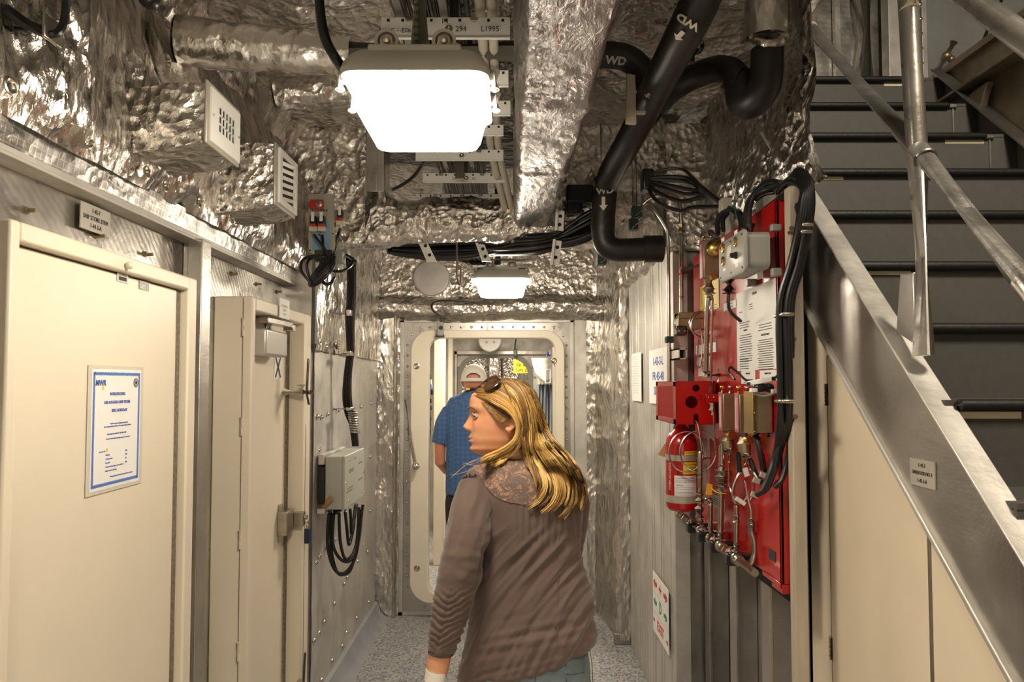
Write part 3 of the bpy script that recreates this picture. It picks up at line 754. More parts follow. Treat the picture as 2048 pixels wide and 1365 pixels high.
# ================================================================== STAIR
RISE, GO, NY0, NZ0 = .2, .222, 1.37, None
sx0, sx1 = 1.01, 1.86
st_ = thing('staircase', 'grey steel staircase with black nosings rising on the right', 'staircase', (1.4, .5, 0))
ny = [W(1900, y, 1).z for y in (0,)]  # placeholder kept simple
noz = []
for k, py in zip(range(0, 9), (1010, 801, 648, 524, 422, 338, 266, 205, 153)):
    Y = 1.37 + GO*k
    noz.append((Y, W(1024, py, Y).z))
dz = (noz[8][1]-noz[0][1])/8
for k in range(1, 8): noz.insert(0, (1.37 - GO*k, noz[0][1]-dz)) if noz[0][1] - dz > .12 else None
for i, (Y, z) in enumerate(noz):
    last = i == len(noz)-1
    zprev = noz[i-1][1] if i else 0.0
    MB().box((sx0-.02, Y+.012, z-.012), (2.0, (noz[i+1][0]+.02) if not last else 4.0, z)).build('tread', 'stair_grey', st_, 0)
    MB().box((sx0-.02, Y+.014, zprev-.004), (2.0, Y+.022, z-.012)).build('riser', 'stair_grey', st_, 0)
    xr = sx1 if i > 1 else 2.0
    MB().tube([(sx0, Y+.006, z-.012), (sx0+.008, Y+.004, z-.012), (xr-.012, Y+.004, z-.012), (xr-.003, Y+.004, z-.012)], [.008, .0145, .0145, .008], 14).build('nosing', 'nosing_black', st_)
    MB().box((xr-.005, Y+.0, z-.022), (xr+.03, Y+.014, z-.004)).build('nosing_weld', 'alu_dark', st_, bevel=.004)
    MB().box((xr+.012, Y+.008, zprev), (xr+.018, Y+.0145, z-.012)).build('side_seam', 'alu_dark', st_, 0)
def marker(px0, px1, py0, py1):
    Y = min(noz, key=lambda n: abs(W(1024, py0-12, n[0]).z - n[1] + .0))[0]
    best = None
    for (yy, z) in noz:
        p = W(px0, py0, yy).z
        if 0 < z - p < .06: best = yy
    Y = best or Y
    a, b = W(px0, py0, Y+.0125), W(px1, py1, Y+.0125)
    MB().box((a.x, Y+.0125, b.z), (b.x, Y+.0143, a.z)).build('marker_strip', 'tape_cream', st_, 0)
for a in ((1768, 1804, 161, 172), (1530, 1588, 212, 223), (1890, 1968, 274, 287), (1612, 1687, 346, 360), (1727, 1822, 535, 550), (1917, 2043, 819, 838)): marker(*a)
# stringers: channel with top flange, sides at x .96 and 1.01
def stringer_poly(x, dtop, dbot, Yn, Yf):
    s = (noz[-1][1]-noz[0][1])/(noz[-1][0]-noz[0][0])
    f = lambda Y: noz[0][1] + s*(Y-noz[0][0])
    return [V((x, Yn, f(Yn)+dtop)), V((x, Yf, f(Yf)+dtop)), V((x, Yf, f(Yf)-dbot)), V((x, Yn, f(Yn)-dbot))], f, s
# measured: inner top edge (1648,415)-(1961,900), lower edge (1745,850)-(2032,1365)
a, b = WX(1648, 415, 1.012), WX(1961, 900, 1.012)
sl = (a.z-b.z)/(a.y-b.y)
top = lambda Y: b.z + sl*(Y-b.y)
c_, d_ = WX(1745, 850, .958), WX(2032, 1365, .958)
sl2 = (c_.z-d_.z)/(c_.y-d_.y); bot = lambda Y: d_.z + sl2*(Y-d_.y)
Yn, Yf = .15, 3.06
MB().prism([(.958, Yn, max(.0, bot(Yn))), (.958, Yn, top(Yn)), (.958, Yf, top(Yf)), (.958, Yf, bot(Yf))], (.012, 0, 0)).build('stringer', 'alu', st_, bevel=.003)
MB().prism([(.95, Yn, top(Yn)-.002), (.95, Yn, top(Yn)+.008), (.95, Yf, top(Yf)+.008), (.95, Yf, top(Yf)-.002)], (.066, 0, 0)).build('stringer_flange', 'alu_pale', st_, bevel=.003)
MB().prism([(.945, Yn, bot(Yn)-.012), (.945, Yn, bot(Yn)+.008), (.945, Yf, bot(Yf)+.008), (.945, Yf, bot(Yf)-.012)], (.03, 0, 0)).build('stringer_edge', 'alu_pale', st_, bevel=.004)
r0, r1 = WX(1868, 143, 1.95), WX(2046, 288, 1.95)
slr = (r0.z-r1.z)/(r0.y-r1.y)
fr = lambda Y: r1.z + slr*(Y-r1.y)
MB().prism([(1.93, .3, fr(.3)), (1.93, .3, fr(.3)+.012), (1.93, r0.y, fr(r0.y)+.012), (1.93, r0.y, fr(r0.y))], (.065, 0, 0)).build('stringer_flange', 'alu_dark', st_, bevel=.003)
MB().prism([(1.985, .3, fr(.3)-.3), (1.985, .3, fr(.3)), (1.985, r0.y, fr(r0.y)), (1.985, r0.y, fr(r0.y)-.3)], (.012, 0, 0)).build('stringer', pm('side_grey_lit', (.14, .13, .12), .6), st_, 0)  # lighter copy of the stair grey, brightening a side that falls in shade
# railing
rl = thing('stair_railing', 'bare aluminium pipe railing welded to the stair stringer', 'railing', (.985, 1.72, 1.75))
P = lambda px, py, X=.985: WX(px, py, X)
pb_, pt_ = P(1848, 712), P(1812, -60)
MB().tube([pb_, P(1836, 330), pt_], [.0245, .0235, .0235], 24).build('post', 'pipe_metal', rl)
MB().tube([P(1819, 20), P(1812, -40)], .0242, 24).build('post_tape', 'tape_cream', rl)
m0, m1, m2 = P(1590, 22), P(1835, 298), P(2048, 562)
far = m0 + (m0-m1).normalized()*.35; near = m2 + (m2-m1).normalized()*.9
MB().tube([m0 + (m0-m1)*.0, m1], [.0235]*2, 24).build('mid_rail', 'pipe_metal', rl)
MB().tube([m1, m2, near], [.0235]*3, 24).build('mid_rail', 'pipe_metal', rl)
tp0, tp1 = P(1607, 43), P(1619, 57)
MB().tube([tp0, tp1], .0243, 24).build('rail_tape', 'tape_cream', rl)
MB().torus(m1 + (m2-m1).normalized()*.045, (m2-m1), .0235, .004, 24, 6).build('weld_bead', 'alu_dark', rl)
t1, t2 = P(1880, -48), P(2048, 78)
MB().tube([t1 + (t1-t2)*1.2, t1, t2, t2 + (t2-t1)*4], [.0245]*4, 24).build('top_rail', 'pipe_metal', rl)
gp = [P(1800, 548, .985), P(1826, 545, .985), P(1830, 690, .985), P(1792, 664, .985)]
MB().prism(gp, (.010, 0, 0)).build('gusset', 'alu', rl, bevel=.002)

# ================================================================== LINEN LOCKER UNDER THE STAIR
lk = thing('linen_locker', 'cream painted locker built in under the staircase', 'locker', (1.0, 1.6, 0))
XL = .985
def lp(px, py): return WX(px, py, XL)
MB().prism([(XL, -.2, 0), (XL, -.2, .3), (XL, 2.35, bot(2.35)+.05), (XL, 2.35, 0)], (.02, 0, 0)).build('locker_front', 'cream_locker', lk, 0)
MB().prism([(XL+.0, 2.35, 0), (XL+.0, 2.35, bot(2.35)+.03), (XL+.9, 2.35, bot(2.35)+.03), (XL+.9, 2.35, 0)], (0, -.02, 0)).build('locker_end', 'cream_locker', lk, 0)
def panel(name, ys, mat='cream_locker'):
    g = .055
    y0, y1 = ys; pts = [(XL-.006, y0, .02), (XL-.006, y0, max(.03, bot(y0)-g)), (XL-.006, y1, bot(y1)-g), (XL-.006, y1, .02)]
    return MB().prism(pts, (.006, 0, 0)).build(name, mat, lk, bevel=.002)
yd0 = lp(1662, 1000).y; yd1 = lp(1866, 1200).y
ztop_d = lp(1662, 713).z
# hinged door: flat head at its tall end, sloping along the stringer
dz_ = lambda Y: bot(Y) - .045
pts = [(XL-.007, yd1+.006, .02), (XL-.007, yd1+.006, dz_(yd1)), (XL-.007, yd0-.03, min(ztop_d, dz_(yd0-.03))), (XL-.007, yd0-.004, min(ztop_d, dz_(yd0-.03))), (XL-.007, yd0-.004, .02)]
MB().prism(pts, (.005, 0, 0)).build('locker_door', 'cream_locker', lk, bevel=.002)
ed = MB(); 
for i in range(4): 
    A, B = V(pts[i]), V(pts[i+1]); d = (B-A).normalized(); nrm = d.cross(V((1, 0, 0)))*.004
    ed.obox((A+B)/2 + V((.003, 0, 0)) , (B-A)/2, nrm, V((.0025, 0, 0)))
ed.build('door_gasket', 'alu_dark', lk, 0)
pts2 = [(XL-.007, 0.2, .02), (XL-.007, .2, dz_(.2) if dz_(.2) > .03 else .03), (XL-.007, yd1-.008, dz_(yd1-.008)), (XL-.007, yd1-.008, .02)]
MB().prism(pts2, (.005, 0, 0)).build('locker_panel', 'cream_locker', lk, bevel=.002)
for py in (790, 1290):
    z = lp(1658, py).z; hy = yd0
    hg = MB()
    for k in range(5): hg.cyl((XL-.010, hy, z-.033+.0135*k), (XL-.010, hy, z-.033+.0135*k+.012), .005, seg=10)
    hg.box((XL-.008, hy-.012, z-.034), (XL-.006, hy+.012, z+.034)).build('hinge', 'nickel', lk)
c = (WX(1815, 918, .957) + WX(1881, 980, .957))/2
t, q, uv = plate('name_plate', 'engraved metal plate reading LINEN LKR NO 3 on the stair stringer', 'sign', c + V((-.0, 0, 0)), .098, .062, FNX, 'plate_grey')
for i, s in enumerate(('1-45-3', 'LINEN LKR NO 3', '1-45-3-A')): text(s, .0125, q(0, .018-.018*i), *uv, 'black_ink', t, xs=.85)
# ================================================================== LIGHT FIXTURES
def rr2(hx, hy, r, z, n=6):
    pts = []
    for cx, cy, a0 in ((hx-r, hy-r, 0), (-hx+r, hy-r, 90), (-hx+r, -hy+r, 180), (hx-r, -hy+r, 270)):
        for k in range(n+1):
            a = R(a0+90*k/n); pts.append(V((cx+r*math.cos(a), cy+r*math.sin(a), z)))
    return pts
def stack(loops):
    mb = MB(); n = len(loops[0])
    for L in loops: mb.v += L
    for i in range(len(loops)-1):
        for k in range(n):
            k2 = (k+1) % n; mb.f.append((i*n+k, i*n+k2, (i+1)*n+k2, (i+1)*n+k))
    mb.f.append(tuple(range(n-1, -1, -1))); mb.f.append(tuple(len(mb.v)-n+k for k in range(n)))
    return mb
def shift(mb, d): mb.v = [p + V(d) for p in mb.v]; return mb
lt = thing('light_fixture', 'large glowing white ceiling light fixture hanging nearest the viewer', 'light', (0, 0, 0))
HX, HY = .157, .16
stack([rr2(HX-.03, HY-.02, .02, .055), rr2(HX-.012, HY-.01, .03, .045), rr2(HX, HY, .035, .026), rr2(HX+.004, HY+.004, .035, .012), rr2(HX+.002, HY+.002, .035, 0), rr2(HX-.006, HY-.006, .03, -.002)]).build('housing', 'lamp_housing', lt, 30)
stack([rr2(HX-.008, HY-.008, .03, -.001), rr2(HX-.012, HY-.012, .03, -.012), rr2(HX-.016, HY-.014, .03, -.018), rr2(HX-.026, HY-.026, .03, -.064), rr2(HX-.034, HY-.034, .03, -.078), rr2(HX-.060, HY-.060, .03, -.085)]).build('lens', 'lamp_lens', lt, 30)
for s in (-1, 1):
    for y in (-.09, .03):
        MB().cyl((s*(HX+.014), y, -.012), (s*(HX+.014), y, .030), .012, .013, 14).box((s*(HX-.002), y-.010, .004), (s*(HX+.018), y+.010, .022)).lathe((s*(HX+.014), y, -.016), (0, 0, 1), [(0, .006), (.006, .008)], 10).build('clamp', 'white_paint', lt, bevel=.002)
for x in (-.062, .062):
    lug = ring_plate([V((x + .026*math.cos(a), -HY+.03, .080 + .026*math.sin(a) if math.sin(a) > 0 else .080 + .04*math.sin(a))) for a in np.linspace(0, 2*PI, 24, endpoint=False)],
                     [V((x + .019*math.cos(a), -HY+.03, .080 + .019*math.sin(a))) for a in np.linspace(0, 2*PI, 24, endpoint=False)], (0, .03, 0)).build('mount_lug', 'lamp_housing', lt)
    MB().lathe((x, -HY+.045, .080), (0, -1, 0), [(0, .019), (.012, .0185), (.016, .013), (.016, .009), (.024, .009), (.026, .003)], 18).build('rubber_mount', 'nickel', lug)
MB().box((-.10, -HY+.015, .05), (.10, HY-.05, .066)).build('mount_plate', 'lamp_housing', lt, bevel=.004)
lt.location = (W(826, 130, 1.45).x, 1.45+HY, W(826, 141, 1.45).z)
lt2 = dup(lt, (W(1002, 540, 3.92).x, 3.92+HY, W(1002, 556, 3.92).z), 'small far ceiling light fixture glowing above the oval doorway')
L0 = lt.location.copy(); L2 = lt2.location.copy()
# hangers of the two fixtures
hg = thing('hanger_pipe', 'olive vertical pipe with stencilled numbers above the nearest light fixture', 'pipe', L0)
xh = W(841, 50, 1.56).x
MB().cyl((xh, 1.55, L0.z+.066), (xh, 1.55, 3.0), .0235, seg=20).build('pipe', 'olive_pipe', hg)
for i, ch in enumerate('022064-1#'):
    text(ch, .017, (xh-.004, 1.525, L0.z+.10+.0165*i), (0, 0, 1), (-1, 0, 0), 'black_ink', hg)
h2 = thing('light_bracket', 'dark hanging bracket carrying the far ceiling light fixture', 'bracket', L2)
a, b = W(950, 530, 4.0), W(1058, 523, 4.0)
MB().box((L2.x-.2, 3.98, L2.z+.066), (L2.x+.2, 4.02, L2.z+.085)).box((L2.x-.2, 3.97, L2.z+.11), (L2.x+.2, 4.03, L2.z+.118)).build('cross_bar', 'alu', h2, bevel=.003)
MB().cyl((L2.x-.02, 4.05, L2.z+.066), (L2.x-.02, 4.05, 2.85), .022).build('drop_rod', 'dark_steel', h2)
for sx in (-1, 1): MB().tube(smooth_path([(L2.x+sx*.19, 3.95, L2.z+.09), (L2.x+sx*.16, 3.90, L2.z+.055), (L2.x+sx*.20, 3.92, L2.z+.03), (L2.x+sx*.22, 3.96, L2.z+.06)]), .004, 6).build('wire', 'white_cable', h2)
# supply cable of the near fixture
cb = thing('power_cable', 'thick black cable looping down into the nearest light fixture', 'cable', (W(650, 40, 1.6)))
MB().tube(smooth_path([W(636, -60, 1.55), W(640, 20, 1.52), W(650, 75, 1.5), W(668, 112, 1.48), W(684, 135, 1.5)]), .011, 12).build('cable', 'black_rubber', cb)

# ================================================================== FOIL-WRAPPED DUCT AND PIPES
du = thing('foil_duct', 'foil-wrapped rectangular duct with red streaks running along the ceiling', 'duct', (.12, 2.4, 2.5))
def ductP(s, t):
    Y = 1.05 + 2.62*s
    zl = 2.49; w0 = .024 + .004*math.sin(Y*5); w1 = .222 - .012*math.exp(-((Y-2.72)/.25)**2) + .010*math.exp(-((Y-1.25)/.3)**2)
    w0 -= .004*max(0, Y-2); w1 -= .03*max(0, Y-2.3)
    pts = [(w0-.005, zl+.34), (w0-.004, zl+.03), (w0+.012, zl+.002), (w1-.014, zl), (w1+.002, zl+.03), (w1+.03, zl+.34)]
    f = wrap_path([V((a, 0, b)) for a, b in pts]); p = f(t)
    g = .012*math.exp(-((Y-2.62)/.03)**2) + .01*math.exp(-((Y-1.98)/.05)**2)
    return (p.x + (g if p.x > .12 else -g), Y, p.z - g*.6)
sheet(ductP, 200, 70, .0055, (13, 9, 13), 61).build('foil_wrap', 'foil_red', du, 60)
fp = thing('foil_wrapped_pipe', 'silver foil-wrapped pipe crossing from the left wall to the nearest light', 'pipe', W(540, 100, 2.2))
pa, pb = W(360, 84, 2.2), W(702, 113, 2.25)
foil_tube(lin(pa, pb, 90), lambda t: .078 - .022*t, 40, .008, (9, 9, 9), 62).build('foil_wrap', 'foil_calm', fp, 60)
gp_ = thing('grey_pipe', 'plain grey pipe crossing behind the nearest light fixture', 'pipe', W(880, 105, 2.3))
MB().cyl(W(690, 108, 2.25), W(1062, 102, 2.32), .040, seg=24).build('pipe', 'grey_pipe', gp_)
f2 = thing('foil_wrapped_pipe', 'short crumpled foil-wrapped pipe stub left of the light, below the longer one', 'pipe', W(620, 175, 2.6))
foil_tube(lin(W(548, 190, 2.65), W(735, 172, 2.7), 60), lambda t: .06 - .02*t, 30, .012, (10, 10, 10), 63).build('foil_wrap', 'foil_even', f2, 60)
f3 = thing('foil_wrapped_pipe', 'short foil-wrapped pipe above the light supply cable, beside the left wall', 'pipe', W(480, 45, 2.0))
foil_tube(lin(W(395, 62, 2.45), W(600, 50, 2.5), 60), .055, 30, .012, (10, 10, 10), 64).build('foil_wrap', 'foil_calm', f3, 60)
f4 = thing('foil_wrapped_pipe', 'vertical foil-wrapped pipe joining the black U-bend at the top right', 'pipe', W(1533, 60, 2.25))
foil_tube(lin(W(1532, 84, 2.25), W(1532, -60, 2.25), 40), .068, 34, .006, (10, 10, 4), 65).build('foil_wrap', 'foil_calm', f4, 60)
MB().tube([W(1533, 112, 2.25), W(1532, 60, 2.25)], .046, 24).build('bare_collar', 'steel', f4)
foil_tube(smooth_path([W(1500, 75, 2.25), W(1530, 88, 2.18), W(1568, 80, 2.22), W(1570, 68, 2.3)]), .012, 12, .006, (20, 20, 20), 66).build('crumpled_edge', 'foil', f4, 60)
f5 = thing('foil_wrapped_pipe', 'second vertical foil-wrapped pipe behind the one above the U-bend', 'pipe', W(1500, 40, 2.5))
foil_tube(lin(W(1510, 90, 2.5), W(1505, -60, 2.5), 40), .05, 30, .008, (10, 10, 4), 67).build('foil_wrap', 'foil_even', f5, 60)

# ---- black insulated waste drains
dp = thing('drain_pipe', 'thick black drain pipe with white flow arrow descending from the ceiling to an elbow', 'pipe', W(1215, 400, 3.0))
A = smooth_path([W(1418, -50, 1.72), W(1392, 20, 1.80), W(1338, 125, 2.1), W(1300, 200, 2.38), W(1262, 275, 2.6), W(1222, 345, 2.9), W(1212, 375, 3.0), W(1209, 400, 3.0), W(1205, 455, 3.0)], 6)
MB().tube(A, .052, 24).build('pipe', 'dark_pipe', dp)
MB().tube(smooth_path([W(1207, 440, 3.0), W(1206, 470, 3.0), W(1214, 492, 3.0), W(1235, 500, 3.0), W(1262, 500, 3.0), W(1300, 499, 3.0)], 8), [.052]*6 + [.050]*40, 24).build('elbow', 'dark_pipe', dp)
ea, eb = W(1286, 499, 3.0), W(1325, 498, 3.0)
MB().lathe(ea, eb-ea, [(0, .048), (0, .058), ((eb-ea).length-.003, .058), ((eb-ea).length, .054), ((eb-ea).length, .03)], 24).build('coupling', 'dark_pipe', dp)
MB().torus(W(1214, 362, 2.97), W(1209, 400, 3.0)-W(1222, 345, 2.9), .052, .004, 28, 6).build('joint_ring', 'dark_pipe', dp)
bpz = thing('drain_pipe', 'black drain branch coming out from behind the foil duct to the wye', 'pipe', W(1230, 110, 2.4))
MB().tube(smooth_path([W(1170, 107, 2.42), W(1215, 110, 2.42), W(1250, 115, 2.42), W(1278, 135, 2.42), W(1297, 168, 2.42), W(1303, 200, 2.42)], 6), .045, 24).build('pipe', 'dark_pipe', bpz)
ub = thing('drain_trap', 'black U-bend drain trap hanging before the staircase', 'pipe', W(1500, 200, 2.3))
MB().tube(smooth_path([W(1300, 222, 2.5), W(1345, 178, 2.5), W(1395, 150, 2.46), W(1437, 138, 2.40), W(1466, 146, 2.36), W(1480, 172, 2.33), W(1484, 198, 2.30), W(1496, 208, 2.28), W(1512, 198, 2.26), W(1527, 178, 2.25), W(1533, 150, 2.25), W(1534, 100, 2.25)], 7), [.045]*40 + [.052]*60, 24).build('pipe', 'dark_pipe', ub)
for p, d in ((W(1466, 160, 2.33), V((1, 0, -.6))), (W(1520, 190, 2.26), V((-.3, 0, 1)))): MB().torus(p, d, .051, .003, 24, 6).build('joint_ring', 'dark_pipe', ub)
vc = W(1395, 105, 2.3); MB().cyl(W(1383, 125, 2.36), W(1392, 98, 2.36), .012).torus(W(1392, 92, 2.36), (0, 1, .5), .022, .007, 20, 8).build('valve_wheel', 'dark_steel', ub)
bpy.context.view_layer.update(); DG = bpy.context.evaluated_depsgraph_get()
def hit(px, py):
    ok, loc, nr, i_, ob, m = bpy.context.scene.ray_cast(DG, V((0, 0, CZ)), ray(px, py).normalized()); return loc, nr
def mark_frame(px, py, u):
    p, n = hit(px, py); u = V(u); u = (u - n*u.dot(n)).normalized(); return p + n*.0012, u, n.cross(u), n
def onpipe(s, size, px, py, u, parent):
    p, u, v, n = mark_frame(px, py, u)
    text(s, size, p + n*.002, u, v, 'plate_grey', parent, 'stencil', bold=.0014)
def arrow(px, py, dirn, parent, L=.035):
    p, u, v, n = mark_frame(px, py, dirn); p = p + n*.0005
    MB().prism([p - u*L + v*L*.24, p - u*L - v*L*.24, p + u*L*.2 - v*L*.24, p + u*L*.2 + v*L*.24], n*.001).prism([p + u*L*.2 - v*L*.6, p + u*L, p + u*L*.2 + v*L*.6], n*.001).build('flow_arrow', 'plate_grey', parent, 0)
onpipe('WD', .036, 1377, 42, (-.9, 0, .35), dp); arrow(1360, 70, (-.5, .7, -.5), dp, .026)
onpipe('WD', .040, 1210, 383, (1, 0, 0), dp); arrow(1207, 408, (0, 0, -1), dp, .030)
onpipe('WD', .040, 1232, 121, (1, 0, -.1), bpz)
arrow(1296, 190, (-.5, .5, -.6), dp, .020)
wh = thing('hanger_strap', 'flat pale hanger strap beside the black drain wye', 'bracket', W(1262, 190, 2.35))
MB().prism([W(1254, 146, 2.34), W(1271, 150, 2.34), W(1273, 247, 2.34), W(1252, 245, 2.34)], (0, .02, 0)).build('strap', 'wood_post', wh, bevel=.002)
MB().box(tuple(W(1252, 227, 2.345)), tuple(W(1290, 224, 2.36))).build('strap_foot', 'wood_post', wh, bevel=.002)

# ================================================================== CABLE TRAY
tr = thing('cable_tray', 'white perforated cable tray carrying cables above the lights', 'tray', (-.2, 2.7, 2.72))
rungs = [(762, 1020, 34, 78), (925, 1017, 140, 174), (925, 1021, 201, 232), (925, 1007, 249, 272), (831, 1007, 299, 322), (846, 1010, 346, 366), (902, 1012, 388, 396)]
for (x0, x1, y0, y1), Y in zip(rungs, (2.0, 2.3, 2.54, 2.76, 3.02, 3.26, 3.6)):
    a, b = W(x0, y1, Y), W(x1, y0, Y)
    if x0 > 900: a.x = W(831, y1, Y).x
    MB().box((a.x, Y, a.z), (b.x, Y+.006, b.z)).box((a.x, Y, b.z-.003), (b.x, Y+.04, b.z)).box((a.x, Y-.006, a.z), (b.x, Y, a.z+.004)).build('rung', 'white_paint', tr, bevel=.0015)
    sl_ = MB(); n = 9
    for k in range(n):
        xx = a.x + (b.x-a.x)*(k+.5)/n
        sl_.box((xx-.004, Y-.0012, b.z-.014), (xx+.004, Y+.0, b.z-.006))
    sl_.build('slots', 'black_matt', tr, 0, kind='stuff')
    for fx in (.22, .72):
        xx = a.x + (b.x-a.x)*fx
        MB().box((xx-.012, Y-.006, b.z-.010), (xx+.012, Y, b.z-.003)).box((xx-.009, Y-.009, b.z-.016), (xx+.009, Y-.004, b.z-.008)).build('clip', 'nickel', tr, bevel=.001)
    MB().lathe(((a.x+b.x)/2+.01, Y, (a.z+b.z)/2-.004), (0, -1, 0), [(0, .011), (.004, .011), (.006, .007), (.003, .002)], 14).build('bolt', 'nickel', tr)
aa, bb = W(762, 78, 2.0), W(1020, 34, 2.0)
for s, px, pz in (('M04C-1-E06', 790, 61), ('294', 922, 58), ('L1995', 980, 58), ('14', 889, 42)):
    text(s, .022 if px != 790 else .018, W(px, pz, 1.9925), *FNY, 'black_ink', tr)
for s, px, py, Y in (('27', 908, 358, 3.25), ('4C', 948, 358, 3.25), ('2130', 998, 358, 3.25)): text(s, .016, W(px, py, Y), *FNY, 'black_ink', tr)
for x in (W(830, 200, 2.4).x, W(905, 200, 2.4).x): MB().box((x-.003, 1.6, 2.78), (x+.02, 3.7, 2.80)).build('side_rail', 'alu', tr, bevel=.002)
for k, (px, Y) in enumerate(((918, 3.0), (925, 3.25), (905, 1.98))):
    MB().box((W(px-9, 340, Y).x, Y+.04, 2.6+.05*k), (W(px+9, 340, Y).x, Y+.05, 2.95)).build('support_strut', 'dark_steel', tr, bevel=.002)
def run(px, Y): return W(px, 100, Y).x
for i, (xo, m_, r_) in enumerate([(-.095, 'white_cable', .016), (-.06, 'white_cable', .016)]):
    c = thing('tray_cable', ('fat cream cable on the tray, the one nearer the duct' if i else 'fat cream cable on the tray, the one farther from the duct'), 'cable', (xo, 2.5, 2.83), 'fat cream cables on the tray')
    MB().tube(smooth_path([(xo+.0, 1.2, 2.95), (xo, 1.7, 2.84), (xo, 2.4, 2.80), (xo+.0, 3.0, 2.74), (xo+.03, 3.3, 2.66), (xo+.07, 3.62, 2.56), (xo+.1, 4.1, 2.55)]), r_, 12).build('cable', m_, c)
tc = thing('cable_bundle', 'bundle of thin grey and black cables lying in the overhead tray', 'cables', (-.25, 2.5, 2.84))
mb = MB(); mb2 = MB()
for k in range(26):
    x = -.36 + .009*k + random.uniform(-.003, .003)
    (mb if k % 3 else mb2).tube(smooth_path([(x-.1, 1.1, 3.0), (x + random.uniform(-.01, .01), 1.8, 2.845), (x, 2.5, 2.83+random.uniform(0, .02)), (x + random.uniform(-.01, .01), 3.2, 2.80), (x, 4.2, 2.74)], 4), .0052, 6)
mb.build('cables', 'black_rubber', tc, kind='stuff'); mb2.build('cables', 'grey_pipe', tc, kind='stuff')
sc2 = thing('drooping_cable', 'thin dark cable drooping inside the frame opening left of the tray', 'cable', W(815, 350, 3.4))
MB().tube(smooth_path([W(785, 380, 3.35), W(808, 368, 3.3), W(832, 348, 3.25), W(852, 318, 3.1)]), .008, 8).build('cable', 'black_rubber', sc2)

# ---- transverse harness ahead of the wrapped frame
hs = thing('cable_harness', 'wide black cable harness crossing the passage above the far light', 'cables', W(980, 490, 3.9))
for k in range(44):
    o1 = random.uniform(-8, 20); o2 = random.uniform(-14, 20); o3 = random.uniform(-30, 24); dy = random.uniform(-.06, .06)
    MB().tube(smooth_path([W(775, 496+o1*.5, 3.85+dy), W(850, 497+o1, 3.85+dy), W(940, 494+o1*1.1, 3.85+dy), W(1030, 490+o2, 3.6+dy), W(1100, 482+o2, 3.40+dy), W(1160, 464+o3, 3.36+dy), W(1205, 436+o3, 3.34+dy), W(1225, 400+o3, 3.32+dy)], 5), random.choice((.006, .008, .010)), 8).build('cable', 'black_rubber', hs)
for k in range(7):
    MB().tube(smooth_path([W(905+k*10, 515, 3.95), W(925+k*11, 522+k, 4.0), W(960+k*12, 540+2*k, 4.05)], 4), .006, 8).build('cable', 'black_rubber', hs)
for i, (x, y0, y1, lean) in enumerate(((843, 478, 524, 20), (960, 487, 524, 12), (1120, 420, 462, -4), (1115, 480, 530, -8))):
    b_ = thing('cable_bracket', ('white clamp bracket at the left end of the black cable harness', 'white clamp bracket on the black harness above the far light', 'upper white clamp bracket near the black drain elbow', 'lower white slotted bracket near the black drain elbow')[i], 'bracket', W(x, y1, 3.65), 'white brackets of the cable harness')
    Y = 3.66 if i < 2 else 3.27
    MB().prism([W(x-9, y0, Y), W(x+9, y0+2, Y), W(x+11+lean, y1, Y), W(x-7+lean*.9, y1-2, Y)], (0, .012, 0)).build('plate', 'white_paint', b_, bevel=.002)
    MB().prism([W(x-9, y0, Y), W(x-4, y0, Y), W(x-2+lean*.9, y1, Y), W(x-7+lean*.9, y1, Y)], (0, -.02, 0)).build('flange', 'white_paint', b_, bevel=.001)
    for k in range(2):
        yy = y0 + (y1-y0)*(.3+.4*k); MB().lathe(W(x+lean*(yy-y0)/(y1-y0)+2, yy, Y-.001), (0, -1, 0), [(0, .009), (.002, .008), (.001, .002)], 10).build('slot', 'black_matt', b_)
bk = thing('black_junction_block', 'black blocks behind the foil duct beside the vertical drain pipe', 'box', W(1160, 395, 3.4))
MB().box(tuple(W(1133, 405, 3.42)), tuple(W(1184, 377, 3.5))).box(tuple(W(1133, 427, 3.44)), tuple(W(1162, 406, 3.5))).build('block', 'black_rubber', bk, bevel=.012, bseg=3)
hk = thing('hanging_wire', 'thin brown wire hook hanging left of the far light', 'wire', W(918, 550, 3.7))
MB().tube(smooth_path([W(913, 480, 3.6), W(914, 520, 3.6), W(914, 550, 3.6), W(918, 570, 3.6), W(922, 560, 3.6), W(921, 533, 3.6)]), .0045, 8).build('wire', 'brown_pipe', hk)
jw = thing('junction_switch', 'small grey sensor switch with a black cable at the top of the oval doorway', 'switch', W(881, 655, 5.05))
MB().box(tuple(W(874, 672, 5.05)), tuple(W(888, 645, 5.1))).build('switch_body', 'grey_box', jw, bevel=.006)
MB().lathe(W(882, 656, 5.05), (0, -1, 0), [(0, .016), (.008, .014)], 14).box(tuple(W(871, 675, 5.06)), tuple(W(889, 670, 5.08))).build('switch_button', 'black_rubber', jw)
MB().tube(smooth_path([W(882, 646, 5.06), W(881, 634, 5.05), W(866, 622, 5.02), W(864, 608, 4.98), W(880, 602, 4.95), W(905, 602, 4.95), W(948, 605, 4.98)]), .006, 8).build('cable', 'black_rubber', jw)

